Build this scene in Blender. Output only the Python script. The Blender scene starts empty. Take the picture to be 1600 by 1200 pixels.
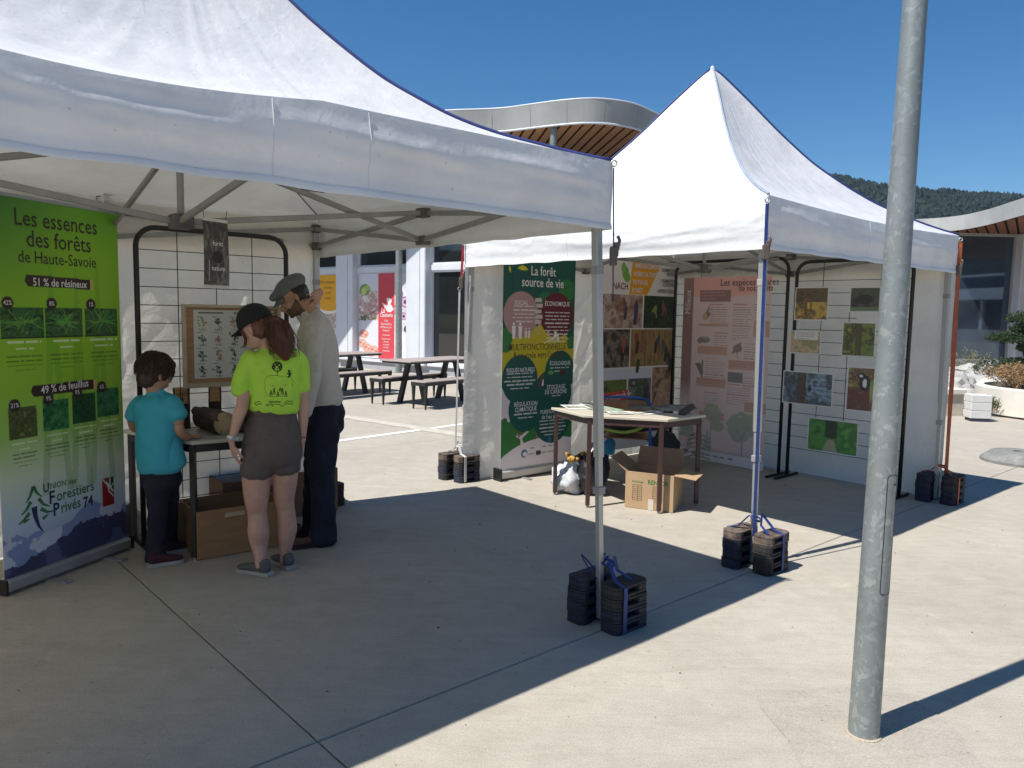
import bpy, bmesh, math, random
import numpy as np
from mathutils import Vector, Matrix, noise as mnoise

scene = bpy.context.scene
COL = scene.collection
rnd = random.Random(7)
nrs = np.random.RandomState(11)

# ------------------------------------------------------------------ camera
CAM_F, CAM_P, CAM_R, CAM_H = 1164.5, 0.0936, 0.0178, 1.5485
cp, sp = math.cos(CAM_P), math.sin(CAM_P)
cF = Vector((0, cp, -sp)); _U0 = Vector((0, sp, cp)); _R0 = Vector((1, 0, 0))
cR = _R0 * math.cos(CAM_R) + _U0 * math.sin(CAM_R)
cU = _U0 * math.cos(CAM_R) - _R0 * math.sin(CAM_R)
CC = Vector((0, 0, CAM_H))
cam_data = bpy.data.cameras.new("camera")
cam_data.sensor_width = 36.0
cam_data.lens = CAM_F / 1600 * 36.0
cam_data.clip_start = 0.05
cam_data.clip_end = 20000
cam = bpy.data.objects.new("camera", cam_data)
COL.objects.link(cam)
m3 = Matrix((cR, cU, -cF)).transposed()
cam.matrix_world = Matrix.Translation(CC) @ m3.to_4x4()
scene.camera = cam

# ------------------------------------------------------------------ light
SUN = Vector((-1.2161, -0.7123, 2.277)).normalized()      # direction towards the sun
world = bpy.data.worlds.new("World"); scene.world = world; world.use_nodes = True
wn = world.node_tree.nodes; wl = world.node_tree.links
sky = wn.new('ShaderNodeTexSky'); sky.sky_type = 'NISHITA'; sky.sun_disc = False
sky.sun_elevation = math.asin(SUN.z)
sky.sun_rotation = math.atan2(SUN.x, SUN.y)
sky.altitude = 500; sky.air_density = 1.0; sky.dust_density = 0.15; sky.ozone_density = 5.0
wn['Background'].inputs['Strength'].default_value = 0.086
hs_ = wn.new('ShaderNodeHueSaturation'); hs_.inputs['Saturation'].default_value = 1.28; hs_.inputs['Hue'].default_value = .497
wl.new(sky.outputs['Color'], hs_.inputs['Color']); wl.new(hs_.outputs['Color'], wn['Background'].inputs['Color'])
sd = bpy.data.lights.new("sun", 'SUN'); sd.energy = 5.0; sd.angle = math.radians(0.53); sd.color = (1.0, 0.965, 0.91)
sun = bpy.data.objects.new("sun", sd); COL.objects.link(sun)
sun.rotation_euler = SUN.to_track_quat('Z', 'Y').to_euler()
sun.location = (-20, -12, 40)
vs = scene.view_settings
vs.view_transform = 'Standard'; vs.look = 'None'; vs.gamma = 1; vs.use_curve_mapping = False
vs.exposure = 0.38
scene.render.film_transparent = False
try:
    scene.cycles.use_denoising = True
    scene.cycles.max_bounces = 8
    scene.cycles.transmission_bounces = 6
except Exception:
    pass

# ------------------------------------------------------------------ geometry helpers (points found by sighting along rays)
def ray(u, v): return cF + cR * ((u - 800) / CAM_F) - cU * ((v - 600) / CAM_F)
def G(u, v, z=0.0):
    d = ray(u, v); return CC + d * ((z - CAM_H) / d.z)
def at(u, v, Y):
    d = ray(u, v); return CC + d * (Y / d.y)
def V3(a, z=0.0): return Vector((a[0], a[1], z))
FRc = Vector((.4589, 3.6237, 0)); a1 = 2.2927
d1 = Vector((math.cos(a1), math.sin(a1), 0)); e1 = Vector((-d1.y, d1.x, 0))
FFc = Vector((1.4946, 4.489, 0)); a2 = 2.2751
d2 = Vector((math.cos(a2), math.sin(a2), 0)); g2 = Vector((d2.y, -d2.x, 0))
ZU = Vector((0, 0, 1))

def s2l(c):
    c = np.asarray(c, dtype=float) / 255.0
    return np.where(c <= 0.04045, c / 12.92, ((c + 0.055) / 1.055) ** 2.4)
def C(r, g, b): return tuple(float(x) for x in s2l((r, g, b)))

# ------------------------------------------------------------------ materials
MATS = {}
def mat(name, col, rough=0.6, metal=0.0, var=0.12, scale=6.0, bump=0.0, bscale=60.0, trans=0.0, spec=0.5, col2=None, stretch=None, detail=5):
    if name in MATS: return MATS[name]
    m = bpy.data.materials.new(name); m.use_nodes = True
    N = m.node_tree.nodes; L = m.node_tree.links
    b = N['Principled BSDF']
    b.inputs['Roughness'].default_value = rough; b.inputs['Metallic'].default_value = metal
    b.inputs['Specular IOR Level'].default_value = spec
    tc = N.new('ShaderNodeTexCoord'); mp = N.new('ShaderNodeMapping')
    L.new(tc.outputs['Object'], mp.inputs['Vector'])
    if stretch: mp.inputs['Scale'].default_value = stretch
    nz = N.new('ShaderNodeTexNoise'); nz.inputs['Scale'].default_value = scale; nz.inputs['Detail'].default_value = detail
    L.new(mp.outputs['Vector'], nz.inputs['Vector'])
    rp = N.new('ShaderNodeValToRGB')
    c = np.array(col); c2 = np.array(col2) if col2 is not None else c * (1 - var)
    c1 = c if col2 is not None else np.minimum(c * (1 + var), 0.95)
    rp.color_ramp.elements[0].position = 0.3; rp.color_ramp.elements[1].position = 0.7
    rp.color_ramp.elements[0].color = (*c2, 1); rp.color_ramp.elements[1].color = (*c1, 1)
    L.new(nz.outputs['Fac'], rp.inputs['Fac']); L.new(rp.outputs['Color'], b.inputs['Base Color'])
    if bump:
        n2 = N.new('ShaderNodeTexNoise'); n2.inputs['Scale'].default_value = bscale; n2.inputs['Detail'].default_value = 6
        L.new(mp.outputs['Vector'], n2.inputs['Vector'])
        bp = N.new('ShaderNodeBump'); bp.inputs['Strength'].default_value = bump; bp.inputs['Distance'].default_value = 0.01
        L.new(n2.outputs['Fac'], bp.inputs['Height']); L.new(bp.outputs['Normal'], b.inputs['Normal'])
    if trans:
        out = N['Material Output']; tr = N.new('ShaderNodeBsdfTranslucent'); mx = N.new('ShaderNodeMixShader')
        L.new(rp.outputs['Color'], tr.inputs['Color']); mx.inputs['Fac'].default_value = trans
        L.new(b.outputs[0], mx.inputs[1]); L.new(tr.outputs[0], mx.inputs[2]); L.new(mx.outputs[0], out.inputs['Surface'])
        if bump: L.new(bp.outputs['Normal'], tr.inputs['Normal'])
    MATS[name] = m
    return m

def print_mat(name='print_ink', rough=0.45):
    if name in MATS: return MATS[name]
    m = bpy.data.materials.new(name); m.use_nodes = True
    N = m.node_tree.nodes; L = m.node_tree.links
    a = N.new('ShaderNodeVertexColor'); a.layer_name = 'Col'
    b = N['Principled BSDF']; b.inputs['Roughness'].default_value = rough
    L.new(a.outputs['Color'], b.inputs['Base Color'])
    MATS[name] = m
    return m

def cloth_mat(name, col, trans, rough=0.55, crease=0.35):
    """tent fabric: coated woven polyester, folding creases and wrinkles in the relief, light passes through"""
    m = bpy.data.materials.new(name); m.use_nodes = True
    N = m.node_tree.nodes; L = m.node_tree.links
    b = N['Principled BSDF']; b.inputs['Roughness'].default_value = rough
    tc = N.new('ShaderNodeTexCoord'); mp = N.new('ShaderNodeMapping'); L.new(tc.outputs['Object'], mp.inputs['Vector'])
    mp.inputs['Scale'].default_value = (1, 1, 1.0)
    nz = N.new('ShaderNodeTexNoise'); nz.inputs['Scale'].default_value = 2.2; nz.inputs['Detail'].default_value = 8; nz.inputs['Roughness'].default_value = 0.65
    L.new(mp.outputs[0], nz.inputs['Vector'])
    rp = N.new('ShaderNodeValToRGB'); rp.color_ramp.elements[0].position = .28; rp.color_ramp.elements[1].position = .6
    rp.color_ramp.elements[0].color = (*[x * .86 for x in col], 1); rp.color_ramp.elements[1].color = (*col, 1)
    L.new(nz.outputs['Fac'], rp.inputs['Fac'])
    # small dirt specks
    sn = N.new('ShaderNodeTexNoise'); sn.inputs['Scale'].default_value = 38; sn.inputs['Detail'].default_value = 3; L.new(mp.outputs[0], sn.inputs['Vector'])
    sr = N.new('ShaderNodeValToRGB'); sr.color_ramp.elements[0].position = .70; sr.color_ramp.elements[1].position = .76
    sr.color_ramp.elements[0].color = (1, 1, 1, 1); sr.color_ramp.elements[1].color = (.78, .74, .68, 1)
    L.new(sn.outputs['Fac'], sr.inputs['Fac'])
    mx = N.new('ShaderNodeMixRGB'); mx.blend_type = 'MULTIPLY'; mx.inputs[0].default_value = 1
    L.new(rp.outputs[0], mx.inputs[1]); L.new(sr.outputs[0], mx.inputs[2])
    L.new(mx.outputs[0], b.inputs['Base Color'])
    # crumple relief: ridged cells distorted by noise
    dn = N.new('ShaderNodeTexNoise'); dn.inputs['Scale'].default_value = 3; dn.inputs['Detail'].default_value = 4; L.new(mp.outputs[0], dn.inputs['Vector'])
    ad = N.new('ShaderNodeVectorMath'); ad.operation = 'ADD'
    sc_ = N.new('ShaderNodeVectorMath'); sc_.operation = 'SCALE'; sc_.inputs['Scale'].default_value = 0.5
    L.new(dn.outputs['Color'], sc_.inputs[0]); L.new(sc_.outputs[0], ad.inputs[0]); L.new(mp.outputs[0], ad.inputs[1])
    vo = N.new('ShaderNodeTexVoronoi'); vo.feature = 'SMOOTH_F1'; vo.inputs['Scale'].default_value = 3.2; vo.inputs['Smoothness'].default_value = .25
    L.new(ad.outputs[0], vo.inputs['Vector'])
    n3 = N.new('ShaderNodeTexNoise'); n3.inputs['Scale'].default_value = 14; n3.inputs['Detail'].default_value = 7; n3.inputs['Distortion'].default_value = 1.4; L.new(mp.outputs[0], n3.inputs['Vector'])
    m1 = N.new('ShaderNodeMath'); m1.operation = 'MULTIPLY_ADD'; m1.inputs[1].default_value = .35
    L.new(n3.outputs['Fac'], m1.inputs[0]); L.new(vo.outputs['Distance'], m1.inputs[2])
    bp = N.new('ShaderNodeBump'); bp.inputs['Strength'].default_value = crease; bp.inputs['Distance'].default_value = .03
    L.new(m1.outputs[0], bp.inputs['Height']); L.new(bp.outputs[0], b.inputs['Normal'])
    out = N['Material Output']; tr = N.new('ShaderNodeBsdfTranslucent'); ms = N.new('ShaderNodeMixShader')
    ms.inputs['Fac'].default_value = trans
    tint = N.new('ShaderNodeMixRGB'); tint.blend_type = 'MULTIPLY'; tint.inputs[0].default_value = 1; tint.inputs[2].default_value = (1, .955, .85, 1)
    L.new(mx.outputs[0], tint.inputs[1]); L.new(tint.outputs[0], tr.inputs['Color']); L.new(bp.outputs[0], tr.inputs['Normal'])
    L.new(b.outputs[0], ms.inputs[1]); L.new(tr.outputs[0], ms.inputs[2]); L.new(ms.outputs[0], out.inputs['Surface'])
    MATS[name] = m
    return m

# ------------------------------------------------------------------ mesh building
WO = {}
class MB:
    def __init__(s): s.v = []; s.f = []; s.m = []
    def add(s, vs_, fs, mi=0):
        o = len(s.v); s.v += [Vector(x) for x in vs_]
        for f in fs: s.f.append(tuple(o + i for i in f)); s.m.append(mi)
        return s
    def box(s, c, hx, hy, hz, mi=0):
        c = Vector(c); hx, hy, hz = Vector(hx), Vector(hy), Vector(hz)
        P = [c + hx * i + hy * j + hz * k for k in (-1, 1) for j in (-1, 1) for i in (-1, 1)]
        return s.add(P, [(0, 2, 3, 1), (4, 5, 7, 6), (0, 1, 5, 4), (2, 6, 7, 3), (0, 4, 6, 2), (1, 3, 7, 5)], mi)
    def bb(s, x0, x1, y0, y1, z0, z1, mi=0):
        return s.box(((x0 + x1) / 2, (y0 + y1) / 2, (z0 + z1) / 2), ((x1 - x0) / 2, 0, 0), (0, (y1 - y0) / 2, 0), (0, 0, (z1 - z0) / 2), mi)
    def fb(s, O, X, Y, x0, x1, y0, y1, z0, z1, mi=0):
        X, Y = Vector(X), Vector(Y)
        return s.box(Vector(O) + X * ((x0 + x1) / 2) + Y * ((y0 + y1) / 2) + ZU * ((z0 + z1) / 2), X * ((x1 - x0) / 2), Y * ((y1 - y0) / 2), ZU * ((z1 - z0) / 2), mi)
    def bar(s, A, B, w, h, mi=0, up=ZU):
        A, B = Vector(A), Vector(B); t = (B - A); L_ = t.length; t.normalize()
        x = t.cross(up)
        if x.length < 1e-4: x = Vector((1, 0, 0))
        x.normalize(); y = x.cross(t)
        return s.box((A + B) / 2, x * (w / 2), t * (L_ / 2), y * (h / 2), mi)
    def tube(s, pts, r, n=8, closed=False, caps=True, mi=0, flat=None):
        pts = [Vector(p) for p in pts]; k = len(pts)
        rs = r if isinstance(r, (list, tuple)) else [r] * k
        prev = None; rings = []
        for i, p in enumerate(pts):
            if closed: t = pts[(i + 1) % k] - pts[i - 1]
            else: t = pts[min(i + 1, k - 1)] - pts[max(i - 1, 0)]
            if t.length < 1e-9: t = Vector((0, 0, 1))
            t.normalize()
            if prev is None:
                x = t.cross(ZU)
                if x.length < .05: x = t.cross(Vector((1, 0, 0)))
                x.normalize()
            else:
                x = prev - t * prev.dot(t)
                if x.length < 1e-6: x = t.orthogonal()
                x.normalize()
            prev = x; y = t.cross(x)
            fy = flat if flat else 1
            rings.append([p + x * (rs[i] * math.cos(2 * math.pi * j / n)) + y * (rs[i] * fy * math.sin(2 * math.pi * j / n)) for j in range(n)])
        V_ = [q for rg in rings for q in rg]; F_ = []
        for i in range(k if closed else k - 1):
            a = i * n; b_ = ((i + 1) % k) * n
            for j in range(n): F_.append((a + j, a + (j + 1) % n, b_ + (j + 1) % n, b_ + j))
        if caps and not closed:
            F_.append(tuple(range(n - 1, -1, -1))); F_.append(tuple((k - 1) * n + j for j in range(n)))
        return s.add(V_, F_, mi)
    def prism(s, poly, O, X, Y, N_, h, mi=0):
        """poly (x,y) in plane O,X,Y extruded by h along N_"""
        O, X, Y, N_ = Vector(O), Vector(X), Vector(Y), Vector(N_)
        k = len(poly)
        A = [O + X * x + Y * y for x, y in poly]; B = [p + N_ * h for p in A]
        F_ = [tuple(range(k - 1, -1, -1)), tuple(range(k, 2 * k))]
        for i in range(k): F_.append((i, (i + 1) % k, k + (i + 1) % k, k + i))
        return s.add(A + B, F_, mi)
    def flat(s, poly, O, X, Y, mi=0):
        O, X, Y = Vector(O), Vector(X), Vector(Y)
        return s.add([O + X * x + Y * y for x, y in poly], [tuple(range(len(poly)))], mi)
    def grid(s, fn, nu, nv, mi=0, closed_u=False):
        V_ = [fn(i / nu, j / nv) for j in range(nv + 1) for i in range(nu + 1)]
        F_ = [(j * (nu + 1) + i, j * (nu + 1) + i + 1, (j + 1) * (nu + 1) + i + 1, (j + 1) * (nu + 1) + i) for j in range(nv) for i in range(nu)]
        return s.add(V_, F_, mi)
    def lathe(s, prof, O=(0, 0, 0), n=24, mi=0, ax=None):
        """prof list of (r,z)"""
        O = Vector(O); X, Y, Z = (Vector((1, 0, 0)), Vector((0, 1, 0)), ZU) if ax is None else ax
        V_ = []; k = len(prof)
        for r, z in prof:
            for j in range(n):
                a = 2 * math.pi * j / n
                V_.append(O + X * (r * math.cos(a)) + Y * (r * math.sin(a)) + Z * z)
        F_ = []
        for i in range(k - 1):
            for j in range(n): F_.append((i * n + j, i * n + (j + 1) % n, (i + 1) * n + (j + 1) % n, (i + 1) * n + j))
        if prof[0][0] > 1e-5: F_.append(tuple(range(n - 1, -1, -1)))
        if prof[-1][0] > 1e-5: F_.append(tuple((k - 1) * n + j for j in range(n)))
        return s.add(V_, F_, mi)
    def ell(s, c, ax, ay, az, n=14, m=9, mi=0):
        c, ax, ay, az = Vector(c), Vector(ax), Vector(ay), Vector(az)
        V_ = [c - az]; F_ = []
        for i in range(1, m):
            ph = -math.pi / 2 + math.pi * i / m
            for j in range(n):
                a = 2 * math.pi * j / n
                V_.append(c + (ax * math.cos(a) + ay * math.sin(a)) * math.cos(ph) + az * math.sin(ph))
        V_.append(c + az); T = len(V_) - 1
        for j in range(n): F_.append((0, 1 + (j + 1) % n, 1 + j))
        for i in range(m - 2):
            for j in range(n):
                F_.append((1 + i * n + j, 1 + i * n + (j + 1) % n, 1 + (i + 1) * n + (j + 1) % n, 1 + (i + 1) * n + j))
        o = 1 + (m - 2) * n
        for j in range(n): F_.append((o + j, o + (j + 1) % n, T))
        return s.add(V_, F_, mi)
    def build(s, name, mats, parent=None, smooth=False, bevel=0.0, origin=None, label=None, autosmooth=None):
        org = WO[parent] if parent is not None else (Vector(origin) if origin is not None else s.base())
        me = bpy.data.meshes.new(name)
        me.from_pydata([tuple(v - org) for v in s.v], [], s.f)
        if not isinstance(mats, (list, tuple)): mats = [mats]
        for m_ in mats: me.materials.append(m_)
        if len(mats) > 1: me.polygons.foreach_set('material_index', s.m)
        if bevel:
            bm = bmesh.new(); bm.from_mesh(me); bmesh.ops.remove_doubles(bm, verts=bm.verts, dist=1e-5)
            bmesh.ops.bevel(bm, geom=[e for e in bm.edges if len(e.link_faces) == 2 and e.calc_face_angle(0) > .5], offset=bevel, segments=1, affect='EDGES', profile=.7)
            bm.to_mesh(me); bm.free()
        if smooth:
            me.polygons.foreach_set('use_smooth', [True] * len(me.polygons))
            if autosmooth: me.set_sharp_from_angle(angle=math.radians(autosmooth))
        me.update()
        return link(me, name, parent, org, label)
    def base(s):
        xs = [v.x for v in s.v]; ys = [v.y for v in s.v]; zs = [v.z for v in s.v]
        return Vector(((min(xs) + max(xs)) / 2, (min(ys) + max(ys)) / 2, min(zs)))
def link(me, name, parent, org, label=None):
    o = bpy.data.objects.new(name, me); COL.objects.link(o)
    if parent is not None: o.parent = parent
    else: o.location = org
    WO[o] = Vector(org)
    if label: o['label'] = label
    return o
def tag(o, label=None, cat=None, group=None, kind=None):
    if label: o['label'] = label
    if cat: o['category'] = cat
    if group: o['group'] = group
    if kind: o['kind'] = kind
    return o
def thing(name, loc, label, cat, group=None):
    o = bpy.data.objects.new(name, None); COL.objects.link(o); o.location = loc; WO[o] = Vector(loc)
    o.empty_display_size = .2
    return tag(o, label, cat, group)
def instance(src, parent=None, off=(0, 0, 0), loc=None, rz=None, name=None):
    c = src.copy(); COL.objects.link(c)
    if parent is not None: c.parent = parent
    if loc is not None: c.location = loc
    if rz is not None: c.rotation_euler = (0, 0, rz)
    WO[c] = Vector(c.location) if parent is None else WO[parent]
    return c
def copy_tree(o, parent=None, loc=None, rz=None):
    c = instance(o, parent, loc=loc, rz=rz)
    for ch in list(o.children): copy_tree(ch, c)
    return c
def struct(o): o['kind'] = 'structure'; return o

def text(s_, size, m_, O, X, Z, parent=None, mb=None, align='CENTER', sx=1.0, bold=0.0, name='lettering', space=1.0):
    """flat lettering in the plane O,X,Z; returned as mesh data in mb or as an object"""
    cu = bpy.data.curves.new('t', 'FONT'); cu.body = s_; cu.size = size; cu.align_x = align; cu.align_y = 'CENTER'
    cu.offset = bold * size; cu.resolution_u = 2; cu.space_character = space
    cu.space_line = 1.05
    ob = bpy.data.objects.new('t', cu); me = ob.to_mesh()
    vs_ = [v.co.copy() for v in me.vertices]; fs = [tuple(p.vertices) for p in me.polygons]
    ob.to_mesh_clear(); bpy.data.objects.remove(ob); bpy.data.curves.remove(cu)
    O, X, Z = Vector(O), Vector(X), Vector(Z)
    own = mb is None
    if own: mb = MB()
    mb.add([O + X * (v.x * sx) + Z * v.y for v in vs_], fs)
    if own and vs_: return mb.build(name, m_, parent)
    return mb

# ------------------------------------------------------------------ flat prints (vertex colours, no image)
def fbm(h, w, base=4, octs=5, seed=0, pers=.55, asp=1.0):
    r = np.random.RandomState(seed); out = np.zeros((h, w)); amp = 1; tot = 0
    for o in range(octs):
        gh = max(2, int(base * 2 ** o * h / max(h, w)) + 2); gw = max(2, int(base * 2 ** o * asp * w / max(h, w)) + 2)
        g = r.rand(gh, gw)
        y = np.linspace(0, gh - 1.001, h); x = np.linspace(0, gw - 1.001, w)
        yi = y.astype(int); xi = x.astype(int); fy = (y - yi)[:, None]; fx = (x - xi)[None]
        fy = fy * fy * (3 - 2 * fy); fx = fx * fx * (3 - 2 * fx)
        a = g[yi][:, xi]; b_ = g[yi][:, xi + 1]; c = g[yi + 1][:, xi]; d = g[yi + 1][:, xi + 1]
        out += amp * ((a * (1 - fx) + b_ * fx) * (1 - fy) + (c * (1 - fx) + d * fx) * fy); tot += amp; amp *= pers
    out /= tot
    out = (out - out.min()) / (out.max() - out.min() + 1e-9)
    return out
def pal(n, cols):
    cols = np.array([s2l(c) for c in cols]); k = len(cols) - 1
    t = np.clip(n, 0, 1) * k; i = np.minimum(t.astype(int), k - 1); f = (t - i)[..., None]
    return cols[i] * (1 - f) + cols[i + 1] * f
class Img:
    def __init__(s, w, h, px, bg=(255, 255, 255)):
        s.w, s.h = w, h; s.nx = max(4, int(round(w / px)) + 1); s.ny = max(4, int(round(h / px)) + 1)
        s.a = np.tile(s2l(bg), (s.ny, s.nx, 1)).astype(float)
        s.X, s.Y = np.meshgrid(np.linspace(0, w, s.nx), np.linspace(0, h, s.ny))
    def _c(s, c): return np.asarray(s2l(c)) if not isinstance(c, np.ndarray) else c
    def mask(s, M, c, al=1.0):
        c = s._c(c); M = (M.astype(float) * al)[..., None]
        s.a = s.a * (1 - M) + c * M
    def rect(s, x0, y0, x1, y1, c, al=1): s.mask((s.X >= x0) & (s.X <= x1) & (s.Y >= y0) & (s.Y <= y1), c, al)
    def ell(s, x, y, rx, ry, c, al=1): s.mask(((s.X - x) / rx) ** 2 + ((s.Y - y) / ry) ** 2 <= 1, c, al)
    def poly(s, P, c, al=1):
        M = np.zeros(s.X.shape, bool); n = len(P)
        for i in range(n):
            x0, y0 = P[i]; x1, y1 = P[(i + 1) % n]
            if y0 == y1: continue
            M ^= ((y0 > s.Y) != (y1 > s.Y)) & (s.X < (x1 - x0) * (s.Y - y0) / (y1 - y0) + x0)
        s.mask(M, c, al)
    def line(s, P, w, c, al=1):
        for (x0, y0), (x1, y1) in zip(P[:-1], P[1:]):
            L2 = max((x1 - x0) ** 2 + (y1 - y0) ** 2, 1e-9)
            t = np.clip(((s.X - x0) * (x1 - x0) + (s.Y - y0) * (y1 - y0)) / L2, 0, 1)
            s.mask((s.X - x0 - t * (x1 - x0)) ** 2 + (s.Y - y0 - t * (y1 - y0)) ** 2 <= (w / 2) ** 2, c, al)
    def patch(s, x0, y0, x1, y1, cols, base=5, seed=0, octs=5, asp=1.0):
        M = (s.X >= x0) & (s.X <= x1) & (s.Y >= y0) & (s.Y <= y1)
        n = fbm(s.ny, s.nx, base * max(s.w / (x1 - x0), s.h / (y1 - y0)) * .8, octs, seed, asp=asp)
        sub = n[M]
        if sub.size: n = (n - sub.min()) / (sub.max() - sub.min() + 1e-9)
        A = pal(n, cols); s.a = np.where(M[..., None], A, s.a)
    def sheet(s, name, O, X, Z, parent=None, off=0.0, bendf=None, m=None):
        """O = top-left corner, X to the right, Z up"""
        O, X, Z = Vector(O), Vector(X), Vector(Z); N_ = X.cross(Z)
        xs = np.linspace(0, s.w, s.nx); ys = np.linspace(0, s.h, s.ny)
        gx, gy = np.meshgrid(xs, ys); gx = gx.ravel(); gy = gy.ravel()
        b = np.full(gx.shape, off) if bendf is None else off + bendf(gx / s.w, gy / s.h)
        P = np.array(O)[None] + gx[:, None] * np.array(X)[None] - gy[:, None] * np.array(Z)[None] + b[:, None] * np.array(N_)[None]
        org = WO[parent] if parent is not None else Vector(P.mean(0))
        if parent is None: org.z = P[:, 2].min()
        P = P - np.array(org)[None]
        idx = np.arange(s.nx * s.ny).reshape(s.ny, s.nx)
        F_ = np.stack([idx[:-1, :-1], idx[1:, :-1], idx[1:, 1:], idx[:-1, 1:]], -1).reshape(-1, 4)
        me = bpy.data.meshes.new(name)
        me.vertices.add(len(P)); me.vertices.foreach_set('co', P.ravel())
        me.loops.add(F_.size); me.loops.foreach_set('vertex_index', F_.ravel())
        me.polygons.add(len(F_)); me.polygons.foreach_set('loop_start', np.arange(0, F_.size, 4))
        me.update(calc_edges=True)
        ca = me.color_attributes.new('Col', 'FLOAT_COLOR', 'POINT')
        cc = np.ones((len(P), 4)); cc[:, :3] = np.clip(s.a, 0, 1).reshape(-1, 3)
        ca.data.foreach_set('color', cc.ravel())
        me.polygons.foreach_set('use_smooth', [True] * len(F_))
        me.materials.append(m or print_mat())
        return link(me, name, parent, org)
def fake_lines(im, x0, x1, y0, n, dy, h, c, seed=0, center=False, al=.85):
    """tiny body copy too small to read: word-long marks"""
    r = random.Random(seed)
    for i in range(n):
        y = y0 + i * dy; L_ = (x1 - x0) * (r.uniform(.82, 1.0) if i < n - 1 else r.uniform(.35, .7))
        x = x0 + ((x1 - x0 - L_) / 2 if center else 0); e = x + L_
        while x < e:
            w = min(r.uniform(2.2, 7) * h, e - x)
            im.rect(x, y, x + w, y + h * .62, c, al); x += w + h * .7
# ================================================================== SETTING
def concrete_mat(name, base, lo):
    m = bpy.data.materials.new(name); m.use_nodes = True
    N = m.node_tree.nodes; L = m.node_tree.links; b = N['Principled BSDF']; b.inputs['Roughness'].default_value = .85
    b.inputs['Specular IOR Level'].default_value = .3
    tc = N.new('ShaderNodeTexCoord')
    def nz(scale, det, ro=.6, dist=0, st=None):
        n = N.new('ShaderNodeTexNoise'); n.inputs['Scale'].default_value = scale; n.inputs['Detail'].default_value = det
        n.inputs['Roughness'].default_value = ro; n.inputs['Distortion'].default_value = dist
        if st:
            mp = N.new('ShaderNodeMapping'); mp.inputs['Scale'].default_value = st[:3]; mp.inputs['Rotation'].default_value = (0, 0, st[3])
            L.new(tc.outputs['Object'], mp.inputs[0]); L.new(mp.outputs[0], n.inputs['Vector'])
        else: L.new(tc.outputs['Object'], n.inputs['Vector'])
        return n.outputs['Fac']
    def ramp(fac, p0, c0, p1, c1):
        r = N.new('ShaderNodeValToRGB'); r.color_ramp.elements[0].position = p0; r.color_ramp.elements[1].position = p1
        r.color_ramp.elements[0].color = (*c0, 1); r.color_ramp.elements[1].color = (*c1, 1); L.new(fac, r.inputs[0]); return r.outputs[0]
    def mul(a, b_, f=1.0):
        x = N.new('ShaderNodeMixRGB'); x.blend_type = 'MULTIPLY'; x.inputs[0].default_value = f; L.new(a, x.inputs[1]); L.new(b_, x.inputs[2]); return x.outputs[0]
    c = ramp(nz(.9, 9, .62, .4), .3, lo, .68, base)
    c = mul(c, ramp(nz(7, 8, .7), .32, (.89, .885, .87), .62, (1, 1, 1)))
    c = mul(c, ramp(nz(150, 3, .7), .38, (.80, .79, .77), .58, (1.0, 1, 1)))
    c = mul(c, ramp(nz(2.2, 7, .7, 1.2, (1, 7, 1, -.75)), .30, (.90, .89, .88), .6, (1, 1, 1)))
    c = mul(c, ramp(nz(16, 2, .5), .70, (1, 1, 1), .79, (.80, .76, .70)))
    c = mul(c, ramp(nz(2.6, 6, .65, 2.5), .60, (1, 1, 1), .74, (1.16, 1.15, 1.13)))
    c = mul(c, ramp(nz(55, 1, .4), .76, (1, 1, 1), .80, (.45, .40, .35)))
    L.new(c, b.inputs['Base Color'])
    bp = N.new('ShaderNodeBump'); bp.inputs['Strength'].default_value = .5; bp.inputs['Distance'].default_value = .004
    L.new(nz(90, 6, .75), bp.inputs['Height'])
    b2 = N.new('ShaderNodeBump'); b2.inputs['Strength'].default_value = .25; b2.inputs['Distance'].default_value = .01
    L.new(nz(14, 5, .6, .5, (1, 5, 1, -.75)), b2.inputs['Height']); L.new(bp.outputs[0], b2.inputs['Normal'])
    L.new(b2.outputs[0], b.inputs['Normal'])
    MATS[name] = m
    return m
M_conc = concrete_mat('brushed_concrete', (.52, .475, .40), (.44, .402, .342))
M_conc_patch = concrete_mat('patched_concrete', (.475, .432, .37), (.42, .382, .33))
M_earth = mat('joint_filler', (.045, .042, .04), .95)

# one ground sheet to the horizon
g_ = MB(); R_ = 6000
g_.add([(-R_, -R_, -.03), (R_, -R_, -.03), (R_, R_, -.03), (-R_, R_, -.03)], [(0, 1, 2, 3)])
ground = struct(g_.build('ground', mat('valley_ground', (.10, .12, .06), .95, var=.3, scale=.02), origin=(0, 0, -.03)))

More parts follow.
